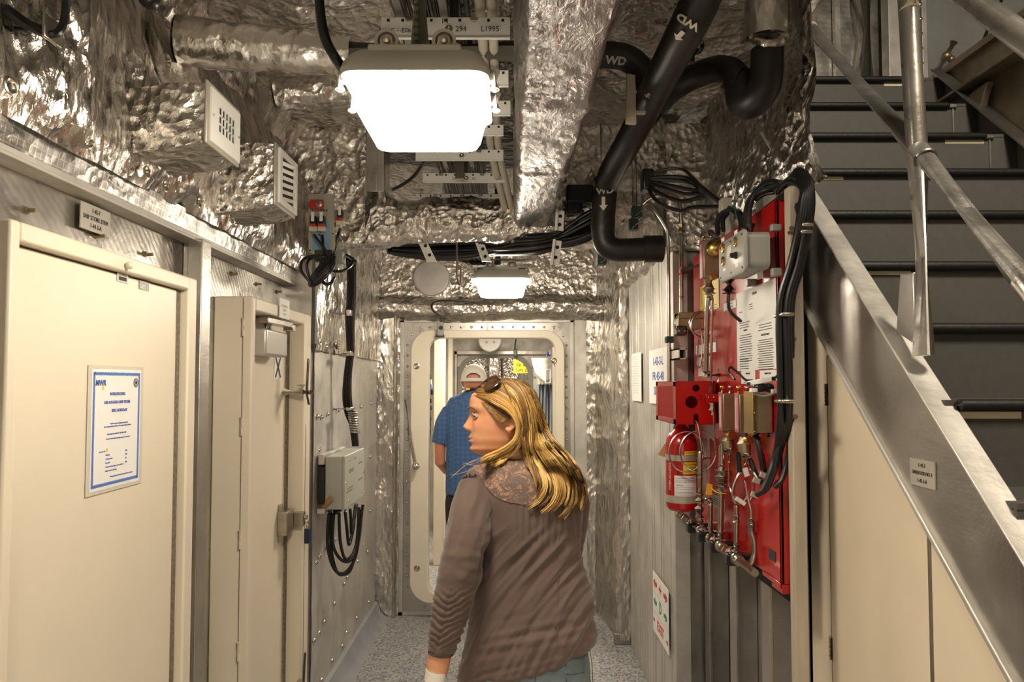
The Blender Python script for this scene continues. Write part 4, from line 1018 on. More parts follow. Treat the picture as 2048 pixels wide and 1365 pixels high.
# ================================================================== LEFT WALL KIT
def vent(px0, px1, pt, pbt, px1t, label, kind):
    X = -.845
    tl, bl = WX(px0, pt, X), WX(px0, pbt, X); tr_ = WX(px1, px1t, X)
    y0, y1, z0, z1 = tl.y, tr_.y, bl.z, tl.z
    t = thing('vent_box', label, 'vent', (X-.1, (y0+y1)/2, z0), 'wall vent boxes')
    MB().box((X-.008, y0, z0), (X, y1, z1)).build('flange_plate', 'plate_grey', t, bevel=.003)
    m = .020; yy0, yy1, zz0, zz1 = y0+m, y1-.006, z0+m*.6, z1-m*.6
    if kind == 'grid':
        hy0, hy1, hz0, hz1 = yy0+.26*(yy1-yy0), yy0+.80*(yy1-yy0), zz0+.29*(zz1-zz0), zz0+.76*(zz1-zz0)
        f = MB(); X0, X1 = X, X+.004
        f.box((X0, yy0, zz0), (X1, hy0, zz1)).box((X0, hy1, zz0), (X1, yy1, zz1)).box((X0, hy0, zz0), (X1, hy1, hz0)).box((X0, hy0, hz1), (X1, hy1, zz1))
        nc, nr = 5, 3; w = (hy1-hy0)/(nc*1.35-.35); h = (hz1-hz0)/(nr*1.2-.2)
        for k in range(1, nc): f.box((X0, hy0+w*(1.35*k-.35), hz0), (X1, hy0+w*1.35*k, hz1))
        for k in range(1, nr): f.box((X0, hy0, hz0+h*(1.2*k-.2)), (X1, hy1, hz0+h*1.2*k))
        f.build('grille', 'white_paint', t, 0)
        MB().box((X-.002, hy0-.004, hz0-.004), (X+.0006, hy1+.004, hz1+.004)).build('duct_shade', 'black_matt', t, 0)  # black sheet painted in for the shade inside the holes
    else:
        hy0, hy1, hz0, hz1 = yy0+.030, yy1-.028, zz0+.022, zz1-.022
        X0, X1 = X, X+.010
        MB().box((X0, yy0, zz0), (X1, hy0, zz1)).box((X0, hy1, zz0), (X1, yy1, zz1)).box((X0, hy0, zz0), (X1, hy1, hz0)).box((X0, hy0, hz1), (X1, hy1, zz1)).build('grille', 'white_paint', t, bevel=.002)
        MB().box((X-.002, hy0-.004, hz0-.004), (X+.0006, hy1+.004, hz1+.004)).build('duct_shade', 'black_matt', t, 0)  # black sheet standing in for the shade behind the louvres
        for k in range(6):
            z = hz0 + (hz1-hz0)*(k+.5)/6
            MB().obox((X+.005, (hy0+hy1)/2, z), (.004, 0, .0055), (0, (hy1-hy0)/2, .012), (.0006, 0, -.0008)).build('louvre', 'plate_grey', t, 0)
    studs(RIV, 'screw', [V((X+.004, yy0+.012, (zz0+zz1)/2)), V((X+.004, yy1-.012, (zz0+zz1)/2))], '+x', .004, t)
    fx = thing('foil_wrapped_box', 'foil-wrapped duct stub behind ' + ('the square-holed vent' if kind == 'grid' else 'the louvred vent'), 'duct', (X-.15, (y0+y1)/2, z0))
    pr = wrap_path([(X-.008, y1-.005, 0), (X-.05, y1+.005, 0), (X-.24, y1-.0, 0)])
    cs_ = [V((y0+.004, 0, z0+.004)), V((y1-.004, 0, z0+.004)), V((y1-.004, 0, z1-.004)), V((y0+.004, 0, z1-.004)), V((y0+.004, 0, z0+.004))]
    cf = wrap_path(cs_)
    def bx(s, q):
        p = cf(s); x = X - .009 - .22*q; g = 1 + .10*math.sin(min(1, q*3)*PI/2)
        return (x, (y0+y1)/2 + (p.x-(y0+y1)/2)*g, (z0+z1)/2 + (p.z-(z0+z1)/2)*g - .03*q)
    sheet(bx, 90, 26, .010, (12, 12, 12), 71).build('foil_wrap', 'foil_even', fx, 60)
vent(415, 480, 158, 286, 222, 'white vent grille with fifteen square holes high on the left wall', 'grid')
vent(552, 592, 284, 410, 322, 'white louvred vent grille, the farther one on the left wall', 'louvre')

bd = thing('sensor_board', 'grey mounting board with red bracket and three plug relays on the left pillar', 'board', W(642, 510, 3.25))
Yb = 3.25
def bq(px, py, dy=0): return W(px, py, Yb-dy)
pts = [bq(616, 388), bq(667, 388), bq(668, 506), bq(655, 513), bq(632, 513), bq(617, 503)]
MB().prism(pts, (0, .012, 0)).build('back_plate', 'plate_grey', bd, bevel=.002)
MB().prism([bq(624, 445, .002), bq(660, 443, .002), bq(660, 500, .002), bq(624, 500, .002)], (0, .002, 0)).build('blue_film', 'light_blue', bd, 0)
MB().prism([bq(614, 408, .02), bq(621, 399, .02), bq(646, 399, .02), bq(646, 418, .02), bq(620, 418, .02)], (0, .016, 0)).build('red_bracket', 'red_dull', bd, bevel=.002)
MB().lathe(bq(638, 409, .02), (0, -1, 0), [(0, .015), (.006, .015), (.008, .008), (.02, .007)], 16).build('bracket_bolt', 'steel', bd)
MB().box(tuple(bq(629, 500, .012)), tuple(bq(668, 526, -.03))).build('lower_bracket', 'dark_steel', bd, bevel=.003)
MB().box(tuple(bq(664, 502, .02)), tuple(bq(692, 530, -.05))).build('terminal_box', 'grey_box', bd, bevel=.004)
for s in ((618, 503), (662, 503), (632, 510), (650, 510), (668, 470), (640, 472)):
    MB().lathe(bq(s[0]+(2 if s[0] < 640 else -2), s[1]-2, .003), (0, -1, 0), [(0, .004), (.002, .003)], 8).build('hole', 'black_matt', bd)
def relay(x0, y0, w, h, dy=.0):
    a, b = bq(x0, y0+h, .035+dy), bq(x0+w, y0, .0+dy)
    r = MB().box((a.x, Yb-.04-dy, b.z-.025), (b.x, Yb-.002-dy, a.z+.02) if False else (b.x, Yb-.002-dy, a.z)).build('relay', 'black_rubber', bd, bevel=.003)
    H = b.z-a.z
    MB().box((a.x+.006, Yb-.0425-dy, a.z+H*.30), (b.x-.006, Yb-.04-dy, b.z-.008)).build('relay_label', 'paper', r, 0)
    MB().box((a.x-.001, Yb-.041-dy, a.z), (b.x+.001, Yb-.002-dy, a.z+H*.16)).build('relay_band', 'red_dull', r, bevel=.001)
    MB().box(((a.x+b.x)/2-.018, Yb-.036-dy, a.z-.022), ((a.x+b.x)/2+.018, Yb-.006-dy, a.z)).cyl(((a.x+b.x)/2, Yb-.02-dy, a.z-.036), ((a.x+b.x)/2, Yb-.02-dy, a.z-.02), .014, seg=12).build('cable_gland', 'white_cable', r, bevel=.002)
    for k in range(3):
        MB().cyl((a.x+.008+.013*k, Yb-.02-dy, b.z), (a.x+.008+.013*k, Yb-.02-dy, b.z+.008), .004, seg=8).build('terminal', 'steel', r)
    return V(((a.x+b.x)/2, Yb-.02-dy, a.z-.034))
g1 = relay(620, 425, 16, 28); g2 = relay(637, 425, 16, 28); g3 = relay(674, 413, 15, 28, -.02)
MB().box(tuple(W(660, 420, 3.33)), tuple(W(694, 446, 3.38))).build('relay_bracket', 'plate_grey', bd, bevel=.003)
cc = thing('cable_coil', 'tangled coil of black cable hanging under the sensor board', 'cable', W(640, 570, 3.2))
def ctube(parent, pts, r=.0065, sub=6, mat='black_rubber'): return MB().tube(smooth_path(pts, sub), r, 8).build('cable', mat, parent)
ctube(cc, [g1, W(634, 478, 3.2), W(650, 500, 3.19), W(654, 520, 3.2), W(640, 545, 3.2), W(628, 568, 3.2)])
ctube(cc, [g2, W(646, 490, 3.2), W(645, 515, 3.2), W(636, 540, 3.2), W(622, 565, 3.2)])
ctube(cc, [g3, W(676, 470, 3.2), W(672, 500, 3.2), W(660, 522, 3.2), W(640, 548, 3.2), W(620, 574, 3.2)])
for k in range(9):
    ox = random.uniform(-4, 4); oy = random.uniform(-4, 4)
    ctube(cc, [W(668+ox, 512+oy, 3.17), W(650+ox, 528+oy, 3.16), W(630+ox, 548+oy, 3.15), W(620+ox*.5, 570+oy*.5, 3.15), W(632+ox, 566+oy, 3.13), W(654+ox, 545+oy, 3.13), W(664+ox, 530+oy, 3.15), W(664+ox, 514, 3.17)], .006)
ctube(cc, [W(655, 515, 3.18), W(628, 512, 3.16), W(606, 520, 3.14), W(602, 540, 3.13), W(614, 558, 3.13), W(624, 568, 3.14)])
ctube(cc, [W(650, 516, 3.18), W(625, 516, 3.17), W(614, 528, 3.15), W(617, 550, 3.15), W(624, 562, 3.15)])
ctube(cc, [W(640, 556, 3.15), W(650, 568, 3.15), W(662, 566, 3.15), W(668, 556, 3.17)], .008)
ctube(cc, [W(655, 540, 3.17), W(680, 543, 3.2), W(700, 534, 3.25), W(706, 520, 3.3), W(690, 508, 3.3)])
cb2 = thing('cable_bundle', 'vertical bundle of black cables clipped down the left wall', 'cable', W(700, 850, 3.9))
for k in range(6):
    o = (k-2.5)*2.6; dy = (k % 2)*.02
    ctube(cb2, [W(702+o*1.3, 516+(k % 3)*3, 3.75), W(703+o, 545, 3.8+dy), W(703+o, 590, 3.85+dy), W(700+o, 640, 3.85+dy), W(701+o*.8, 700, 3.86+dy), W(696+o*.8, 745, 3.87+dy), W(694+o, 790, 3.88+dy), W(698+o, 825, 3.9+dy), W(706+o*.8, 850, 3.9+dy), W(711+o*.6, 893, 3.9)], .0085, 5)
for py, pw in ((628, 676), (708, 668), (818, 668)):
    cl_ = MB().box(tuple(W(692, py+4, 3.80)), tuple(W(711, py-4, 3.92))).build('cable_clamp', 'steel', cb2, bevel=.003)
    MB().tube([W(694, py, 3.86), WX(pw-2, py+1, -.985)], .006, 8).build('clamp_stud', 'nickel', cl_)
co = thing('cable_wrap', 'coiled grey spiral wrap on the vertical cable bundle above the junction box', 'cable', W(709, 845, 3.85))
hel = [W(704 + 8*0, 822, 3.85) + V((.022*math.cos(t), .022*math.sin(t), -.0021*t)) for t in np.linspace(0, 9*2*PI, 160)]
hel = [p + (W(711, 822, 3.85)-W(704, 822, 3.85))*(i/160) for i, p in enumerate(hel)]
MB().tube(hel, .0055, 6).build('spiral', 'alu_dark', co)
jb = thing('junction_box', 'pale green-grey junction box mounted on the left wall', 'box', WX(700, 1020, -.9))
bx0, bx1 = -.955, -.852
by0 = WX(690, 950, bx1).y; by1 = WX(728, 950, bx1).y
bz1 = WX(690, 914, bx1).z; bz0 = WX(690, 1020, bx1).z
MB().box((bx0, by0, bz0), (bx1-.012, by1, bz1)).build('enclosure', 'beige_grey', jb, bevel=.008, bseg=3)
MB().box((bx1-.014, by0-.003, bz0-.003), (bx1, by1+.003, bz1+.003)).build('lid', 'beige_grey', jb, bevel=.006, bseg=3)
MB().box((-.985, by0-.02, bz1-.04), (bx0, by1-.02, bz1+.012)).box((-.985, by0-.03, bz0-.015), (bx0+.01, by0+.05, bz0+.01)).build('mount_bracket', 'alu_pale', jb, bevel=.003)
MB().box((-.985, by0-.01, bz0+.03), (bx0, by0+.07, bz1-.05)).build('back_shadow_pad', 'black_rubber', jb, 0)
for a_, b_ in ((.12, .18), (.12, .85), (.9, .2), (.5, .04), (.5, .97)):
    MB().lathe((bx1, by0 + (by1-by0)*b_, bz0+(bz1-bz0)*a_), (1, 0, 0), [(0, .006), (.004, .005)], 10).build('lid_screw', 'brass', jb)
for (a_, b_, w_) in ((.70, .30, .12), (.66, .30, .10), (.74, .78, .10), (.40, .78, .10), (.36, .26, .12), (.30, .22, .14), (.88, .5, .06)):
    MB().obox((bx1+.0006, by0+(by1-by0)*b_, bz0+(bz1-bz0)*a_), (0, w_/2, 0), (0, 0, .0045), (.0004, 0, 0)).build('printed_label', 'seal', jb, 0)
MB().prism([(-.96, by0-.02, bz0+.002), (-.90, by0-.04, bz0+.06), (-.93, by0+.0, bz0+.075), (-.985, by0+.03, bz0+.03)], (.0, .003, 0)).build('paper_flap', 'kraft', jb, 0)
for k in range(5):
    yk = by0+.04+k*.075
    MB().cyl((-.905, yk, bz0-.028), (-.905, yk, bz0+.002), .014, seg=10).build('gland', 'black_rubber', jb)
loops = [(658, 1028, 655, 1090, 668, 1138, 690, 1146, 712, 1110, 722, 1030), (668, 1028, 665, 1085, 680, 1118, 700, 1122, 716, 1090, 724, 1020),
         (678, 1028, 680, 1080, 690, 1118, 705, 1110, 714, 1080, 718, 1015), (690, 1022, 694, 1060, 698, 1090, 706, 1060, 710, 1020, 712, 1010), (700, 1016, 702, 1040, 703, 1068, 708, 1040, 711, 1020, 714, 1010), (662, 1028, 662, 1095, 672, 1140, 686, 1150, 706, 1128, 726, 1010)]
lc = thing('cable_loops', 'black cables looping down beneath the junction box', 'cable', W(690, 1145, 3.7))
for i, L in enumerate(loops):
    pts = [W(L[2*k], L[2*k+1], 3.62 + .03*k + .012*i) for k in range(6)]
    pts[0].z = bz0 - .01
    ctube(lc, pts, .0085)
tg = thing('cable_stub', 'loose black cable ends tied together in the top left corner', 'cable', W(90, 65, 1.45))
ctube(tg, [W(-30, -10, 1.4), W(20, 28, 1.42), W(60, 55, 1.45), W(100, 70, 1.45), W(122, 58, 1.46), W(131, 20, 1.48), W(128, -40, 1.5)], .0085)
ctube(tg, [W(-30, 52, 1.45), W(30, 57, 1.46), W(80, 60, 1.46), W(110, 66, 1.46)], .005)
ctube(tg, [W(-30, -20, 1.43), W(25, 22, 1.45), W(62, 48, 1.47), W(105, 64, 1.47)], .007)
MB().box(tuple(W(88, 72, 1.43)), tuple(W(120, 52, 1.49))).build('tie_clamp', 'nickel', tg, bevel=.004)
th_ = thing('cable_stub', 'small black cable loop at the top edge left of centre', 'cable', W(300, 5, 1.6))
ctube(th_, [W(272, -30, 1.6), W(284, 2, 1.6), W(302, 14, 1.6), W(313, 4, 1.6), W(316, -30, 1.6)], .008)
# ================================================================== RED FIRE PANEL AND ITS KIT
XP = .845
py0, py1 = WX(1556, 700, XP).y, WX(1388, 700, XP).y
pz1 = WX(1556, 388, XP).z - .012; pz0 = WX(1560, 1168, XP).z
rp_ = thing('fire_panel', 'tall glossy red backboard bolted to the right wall', 'panel', (XP, (py0+py1)/2, pz0))
MB().box((XP, py0, pz0), (XP+.012, py1, pz1)).build('board', 'red_gloss', rp_, bevel=.003)
MB().box((XP, py0, pz0), (XP+.030, py0+.012, pz1)).box((XP+.012, py1-.012, pz0), (XP+.03, py1, pz1)).box((XP+.012, py0, pz1-.01), (XP+.03, py1, pz1)).build('folded_edge', 'red_gloss', rp_, bevel=.003)
MB().box((XP+.002, py0+.0, pz0-.03), (XP+.03, py0+.09, pz0)).box((XP-.004, py0+.0, pz0-.012), (XP+.0, py0+.16, pz0+.004)).build('lower_bracket', 'red_gloss', rp_, bevel=.003)
bs = thing('backing_sheet', 'black rubber sheet behind the red panel', 'sheet', (XP+.034, py0, pz0-.1))
MB().prism([(XP+.032, WX(1590, 1205, XP+.032).y, WX(1590, 1212, XP+.032).z), (XP+.032, WX(1590, 1205, XP+.032).y, pz1+.03), (XP+.032, py1+.05, pz1+.0), (XP+.032, py1+.05, WX(1360, 1040, XP+.032).z)], (.006, 0, 0)).build('sheet', 'black_matt', bs, 0)
po = thing('wooden_post', 'pale wooden post with knots standing right of the red panel', 'post', (.9, 2.12, 0))
xa, xb = W(1583, 700, 2.09).x, W(1609, 700, 2.09).x
MB().box((xa, 2.09, 0), (xb, 2.13, W(1583, 372, 2.09).z)).build('post', 'wood_post', po, bevel=.003)
for px, py in ((1583, 457), (1586, 682), (1591, 834), (1588, 679)):
    MB().lathe(W(px, py, 2.0895), (0, -1, 0), [(0, .008), (.0008, .007), (.0009, .003)], 12).build('knot', 'brown_pipe', po)
# papers on the board
def bq2(px, py, X=XP-.0005): return WX(px, py, X)
def paper_quad(parent_label, x0, x1, yt, yb, lines, mat='paper', name='notice', big=None, mid=None):
    X = XP - .001
    a = WX(x0, (yt+yb)/2, X); b = WX(x1, (yt+yb)/2, X); zt = WX(x1, yt, X).z; zb_ = WX(x1, yb, X).z
    c = V((X, (a.y+b.y)/2, (zt+zb_)/2)); w, h = abs(a.y-b.y), zt-zb_
    t, q, uv = plate(name, parent_label, 'notice', c, w, h, FNX, mat, .001)
    ln = MB(); u, v = V(uv[0]), V(uv[1])
    for (a0, b0, wd, n_, gap) in lines:
        for k in range(n_):
            ww = wd*random.uniform(.8, 1)
            ln.obox(q(a0*w, b0*h - k*gap), u*ww*w/2, v*.0013, (.0002, 0, 0))
    if lines: ln.build('printed_lines', 'black_ink', t, 0, kind='stuff')
    return t, q, uv, w, h
t, q, uv, w, h = paper_quad('large white instruction chart on the red panel', 1474, 1553, 556, 738, [(-.28, .10, .3, 3, .009), (-.25, -.06, .36, 12, .0085), (.25, .02, .36, 3, .009), (.25, -.16, .38, 14, .0075), (-.3, -.36, .3, 5, .0085), (-.1, .3, .12, 3, .008), (-.38, .24, .12, 1, .01)])
text('SYSTEM', .013, q(0, .42*h), *uv, 'black_ink', t); text('AFTER DISCHARGE', .009, q(.25*w, -.10*h), *uv, 'black_ink', t); text('WARNING', .008, q(-.25*w, .0), *uv, 'black_ink', t)
t, q, uv, w, h = paper_quad('white instruction slip hanging below the large chart, nearer the valves', 1483, 1511, 740, 768, [(0, -.2, .7, 2, .01)]); text('PROCEDURE', .008, q(0, h*.25), *uv, 'black_ink', t)
t, q, uv, w, h = paper_quad('white instruction slip hanging below the large chart, nearer the wooden post', 1520, 1554, 740, 762, [(0, -.25, .7, 1, .01)]); text('INSTRUCTIONS', .008, q(0, h*.2), *uv, 'black_ink', t)
paper_quad('small white card left of the large chart on the red panel', 1448, 1472, 599, 615, [(0, .2, .6, 2, .012)])
t, q, uv, w, h = paper_quad('yellow warning sign on the red panel behind the upper valve', 1401, 1438, 556, 616, [(0, .3, .5, 3, .02), (0, -.35, .8, 3, .012)], 'yellow', 'warning_sign')
paper_quad('white label near the lower left corner of the red panel', 1393, 1433, 684, 704, [(0.2, .1, .3, 2, .014)])
t, q, uv, w, h = paper_quad('white card with red letters on the lower left of the red panel', 1397, 1424, 712, 752, [], 'paper')
text('FEED', .055, q(0, 0), *uv, 'red_ink', t, xs=.75, bold=.001)
paper_quad('pale grey plate on the red panel between the gas bottle and the coils', 1420, 1450, 1000, 1026, [(0, .2, .7, 4, .008)], 'plate_grey', 'plate')
t, q, uv, w, h = paper_quad('small dark maker plate at the bottom right of the red panel', 1538, 1551, 1105, 1126, [], 'black_ink', 'plate')

# grey signal box
sb = thing('signal_box', 'grey alarm box with brass rings on the red panel', 'box', (.78, 2.33, 2.05))
XS = .725; sy0, sy1 = WX(1489, 500, XS).y, WX(1437, 500, XS).y; sz1 = WX(1489, 455, XS).z; sz0 = WX(1489, 543, XS).z
def yz_rr(x, a, b, r=.03):
    L = rr2((b-a)/2, 1, r, 0); return L
def box_loops(x0, x1, y0, y1, z0, z1, r, ins=0):
    hy, hz = (y1-y0)/2, (z1-z0)/2; cy, cz = (y0+y1)/2, (z0+z1)/2; out = []
    for x, i in ((x0, .004), (x0+.003, 0), (x1, 0)):
        out.append([V((x, cy + p.x, cz + p.y)) for p in rr2(hy-i-ins, hz-i-ins, r, 0)])
    return out
stack(box_loops(XS, XS+.010, sy0, sy1, sz0, sz1, .022)).build('cover', 'grey_box', sb, 40)
stack(box_loops(XS+.010, XS+.082, sy0+.006, sy1-.006, sz0+.012, sz1-.008, .022)).build('enclosure', 'grey_box', sb, 40)
for yy in (sy0+.005, sy1-.04):
    for z0_, z1_ in ((sz0-.014, sz0+.012), (sz1-.008, sz1+.014)): MB().box((XS+.088, yy, z0_), (XP, yy+.022, z1_)).build('mount_foot', 'grey_box', sb, bevel=.004)
def onbox(px, py): p = WX(px, py, XS); return p
for px, py, in_ in ((1447, 497, 'amber'), (1472, 484, 'dark'), (1447, 523, 'dark')):
    c = onbox(px, py)
    MB().lathe(c, (-1, 0, 0), [(0, .017), (.004, .0165), (.006, .013), (.006, .010), (.002, .0095)], 22).build('lamp_bezel', 'brass', sb)
    MB().lathe(c, (-1, 0, 0), [(0, .0095), (.006, .008), (.008, .003)], 16).build('lamp_lens', pm('amber', (.75, .33, .05), .25) if in_ == 'amber' else 'brown_pipe', sb)
c = onbox(1473, 511); MB().lathe(c, (-1, 0, 0), [(0, .012), (.006, .012), (.008, .009), (.020, .008), (.022, .004)], 16).build('switch_knob', 'black_rubber', sb)
for px, py, w_, h_ in ((1446, 480, .03, .012), (1472, 465, .03, .012), (1459, 502, .045, .034), (1449, 540, .03, .010), (1474, 531, .03, .012)):
    c = onbox(px, py); MB().obox(c - V((.0006, 0, 0)), (0, w_/2, 0), (0, 0, h_/2), (.0006, 0, 0)).build('label_strip', 'paper' if h_ < .02 else 'plate_grey', sb, 0)
for a_ in (.12, .88):
    for b_ in (.08, .5, .92):
        MB().lathe((XS, sy0+(sy1-sy0)*b_, sz0+(sz1-sz0)*a_), (-1, 0, 0), [(0, .004), (.003, .003)], 10).build('cover_screw', 'dark_steel', sb)
MB().cyl((.76, 2.44, sz0-.022), (.76, 2.44, sz0+.014), .02, seg=14).cyl((.76, 2.44, sz0-.034), (.76, 2.44, sz0-.022), .024, seg=12).build('gland', 'black_rubber', sb)
MB().tube(smooth_path([(.76, 2.44, sz0-.03), (.762, 2.445, sz0-.09), (.81, 2.47, sz0-.13)]), .006, 8).build('cable', 'black_rubber', sb)
for yk in (2.25, 2.31, 2.37): MB().cyl((.775, yk, sz1-.012), (.775, yk, sz1+.03), .014, seg=12).build('gland', 'black_rubber', sb)
tgp = WX(1519, 548, .80); MB().box((.80, tgp.y-.02, tgp.z-.016), (.803, tgp.y+.02, tgp.z+.014)).build('hanging_tag', 'paper', sb, 0)

# valve actuators: bronze body, engraved strip, brass knob, hex nut
def actuator(px0, px1, pyt, pyb, Y, knob, nut, label, dome=None):
    a, b = W(px0, pyb, Y), W(px1, pyt, Y); t = thing('valve_actuator', label, 'valve', ((a.x+b.x)/2, Y, a.z), 'valve actuators')
    D = .034
    MB().box((a.x, Y, a.z), (b.x, Y+D, b.z)).build('body', 'bronze', t, bevel=.004)
    MB().box((a.x-.004, Y-.001, a.z), (a.x, Y+D+.006, b.z+.004)).build('label_plate', 'pink_label', t, bevel=.001)
    sc = MB()
    for k in range(2):
        sc.box((a.x-.0046, Y+.010+.014*k, a.z+.012), (a.x-.004, Y+.014+.014*k, b.z-.012))
    sc.build('printed_lines', 'paper', t, 0, kind='stuff')
    for k in (0, 1):
        MB().cyl((a.x+.012+.03*k, Y+.04, b.z), (a.x+.012+.03*k, Y+.04, b.z+.02), .008, seg=10).sph((a.x+.012+.03*k, Y+.04, b.z+.022), .009, 10, 6).build('top_cap', 'brass' if k == 0 else 'nickel', t)
    kx = W(knob[0], knob[1], Y-.02); r = knob[2]/FPX*Y
    MB().lathe(kx + V((0, .06, 0)), (0, -1, 0), [(0, r*.8), (.03, r*.8), (.034, r), (.056, r), (.060, r*.85)], 20).build('knob', 'brass', t)
    n = W(nut[0], nut[1], Y+.02); w_ = nut[2]/FPX*Y
    MB().tube([V(((a.x+b.x)/2, Y+.03, a.z+.01)), V((n.x-.004, Y+.03, a.z-.04)), n], [.026, .024, .017], 14).build('elbow_body', 'bronze', t)
    MB().hexnut(n, (0, 0, 1), w_/2, .020).build('hex_nut', 'nickel', t, bevel=.002)
    MB().cyl(n + V((0, 0, -.012)), n + V((0, 0, -.036)), .0085, seg=12).cyl(n + V((0, 0, -.03)), n + V((0, 0, -.07)), .004, seg=10).build('outlet', 'steel', t)
    if dome:
        d = W(dome[0], dome[1], Y-.03); MB().sph(d, dome[2]/FPX*Y, 20, 14, (1, .7, 1)).build('dome', 'brass', t)
    return t
actuator(1407, 1438, 481, 556, 2.75, (1428, 553, 7), (1420, 583, 26), 'upper bronze valve with a large brass dome beside the grey alarm box', (1432, 496, 19))
actuator(1446, 1470, 787, 862, 2.62, (1464, 872, 9), (1458, 901, 27), 'lower bronze valve with pink strip beside the red vented box')
actuator(1479, 1503, 789, 866, 2.42, (1501, 882, 9), (1492, 912, 30), 'lower bronze valve with pink strip nearest the wooden post')
bb_ = thing('bronze_box', 'square bronze-coloured switch box beside the lower valves', 'box', W(1527, 866, 2.26))
a, b = W(1508, 867, 2.26), W(1545, 786, 2.26)
MB().box((a.x, 2.26, a.z), (b.x, 2.34, b.z)).build('body', 'bronze', bb_, bevel=.003)
MB().box((a.x-.004, 2.255, a.z-.004), (a.x+.006, 2.345, b.z+.004)).build('edge_flange', 'brass', bb_, bevel=.001)
studs(RIV, 'rivet', [V((a.x+.001, 2.254, a.z+.006+(b.z-a.z-.012)*k/2)) for k in range(3)], '-y', .003, bb_)
MB().cyl((a.x+.02, 2.30, a.z-.02), (a.x+.02, 2.30, a.z), .018, seg=12).cyl((b.x-.008, 2.28, a.z-.014), (b.x-.008, 2.28, a.z), .006, seg=8).build('gland', 'black_rubber', bb_)
MB().tube(smooth_path([(a.x+.02, 2.30, a.z-.01), W(1520, 905, 2.28), W(1526, 940, 2.28)]), .009, 10).build('cable', 'black_rubber', bb_)

# red vented box
vb = thing('vented_box', 'red sheet metal box with round holes and mesh side, above the gas bottle', 'box', W(1392, 850, 2.9))
Yv = 2.85; a, b = W(1352, 850, Yv), W(1431, 763, Yv); yf = WX(1312, 800, a.x).y; T_ = .004
MB().box((a.x, Yv, a.z), (b.x, yf, a.z+T_)).box((a.x, Yv, b.z-T_), (b.x, yf, b.z)).box((a.x, yf-T_, a.z), (b.x, yf, b.z)).box((b.x-T_, Yv, a.z), (b.x, yf, b.z)).build('shell', 'red_gloss', vb, bevel=.0015)
# front plate with real holes
def plate_holes(x0, x1, z0, z1, y, holes, th):
    import bmesh
    bm = bmesh.new(); NX, NZ = 90, 100; ok = []
    mb = MB(); dx, dz_q = (x1-x0)/NX, (z1-z0)/NZ
    idx = {}
    def vid(i, j, k):
        key = (i, j, k)
        if key not in idx:
            idx[key] = len(mb.v); mb.v.append(V((x0+i*dx, y + (th if k else 0), z0+j*dz_q)))
        return idx[key]
    inside = lambda x, z: any(h(x, z) for h in holes)
    cell = [[not inside(x0+(i+.5)*dx, z0+(j+.5)*dz_q) for j in range(NZ)] for i in range(NX)]
    for i in range(NX):
        for j in range(NZ):
            if cell[i][j]: mb.f.append((vid(i,j,0), vid(i+1,j,0), vid(i+1,j+1,0), vid(i,j+1,0)))
    bm.free(); return mb
hc1, hc2, hs_ = W(1392, 777, Yv), W(1383, 805, Yv), W(1392, 840, Yv)
fpm = plate_holes(a.x, b.x, a.z, b.z, Yv, [lambda x, z: (x-hc1.x)**2+(z-hc1.z)**2 < .0145**2, lambda x, z: (x-hc2.x)**2+(z-hc2.z)**2 < .025**2,
      lambda x, z: abs(x-hs_.x) < .0115 and z < hs_.z+.012 or (x-hs_.x)**2+(z-hs_.z-.012)**2 < .0115**2], .002)
fo = fpm.build('front_plate', 'red_gloss', vb, 0)
m_ = fo.modifiers.new('solid', 'SOLIDIFY'); m_.thickness = .003; m_.offset = -1
MB().box((a.x, Yv, a.z), (a.x+T_, Yv+.045, b.z)).box((a.x, yf-.04, a.z), (a.x+T_, yf, b.z)).box((a.x, Yv, a.z), (a.x+T_, yf, a.z+.022)).box((a.x, Yv, b.z-.022), (a.x+T_, yf, b.z)).build('side_frame', 'red_gloss', vb, bevel=.0015)
ms = MB(); y0_, y1_, z0_, z1_ = Yv+.045, yf-.04, a.z+.022, b.z-.022; H_ = z1_-z0_; Wd_ = y1_-y0_
for sgn in (1, -1):
    n_ = 46
    for k in range(-int(n_*H_/Wd_)-1, n_+1):
        s0 = y0_ + Wd_*k/n_ if sgn == 1 else y1_ - Wd_*k/n_
        P0 = V((a.x+.003, s0, z0_)); P1 = V((a.x+.003, s0 + sgn*H_*.55*1, z1_))
        d = P1-P0; t0, t1 = 0, 1
        lo, hi = (y0_-P0.y)/d.y, (y1_-P0.y)/d.y
        t0, t1 = max(0, min(lo, hi)), min(1, max(lo, hi))
        if t1 > t0: A_, B_ = P0+d*t0, P0+d*t1; ms.obox((A_+B_)/2, (B_-A_)/2, (0, .0009, 0), (.0008, 0, 0))
ms.build('mesh_screen', 'red_dull', vb, 0, kind='stuff')
MB().cyl((a.x+.05, Yv+.2, a.z+.02), (a.x+.05, Yv+.2, a.z-.035), .022).build('cylinder_head', 'bronze', vb)

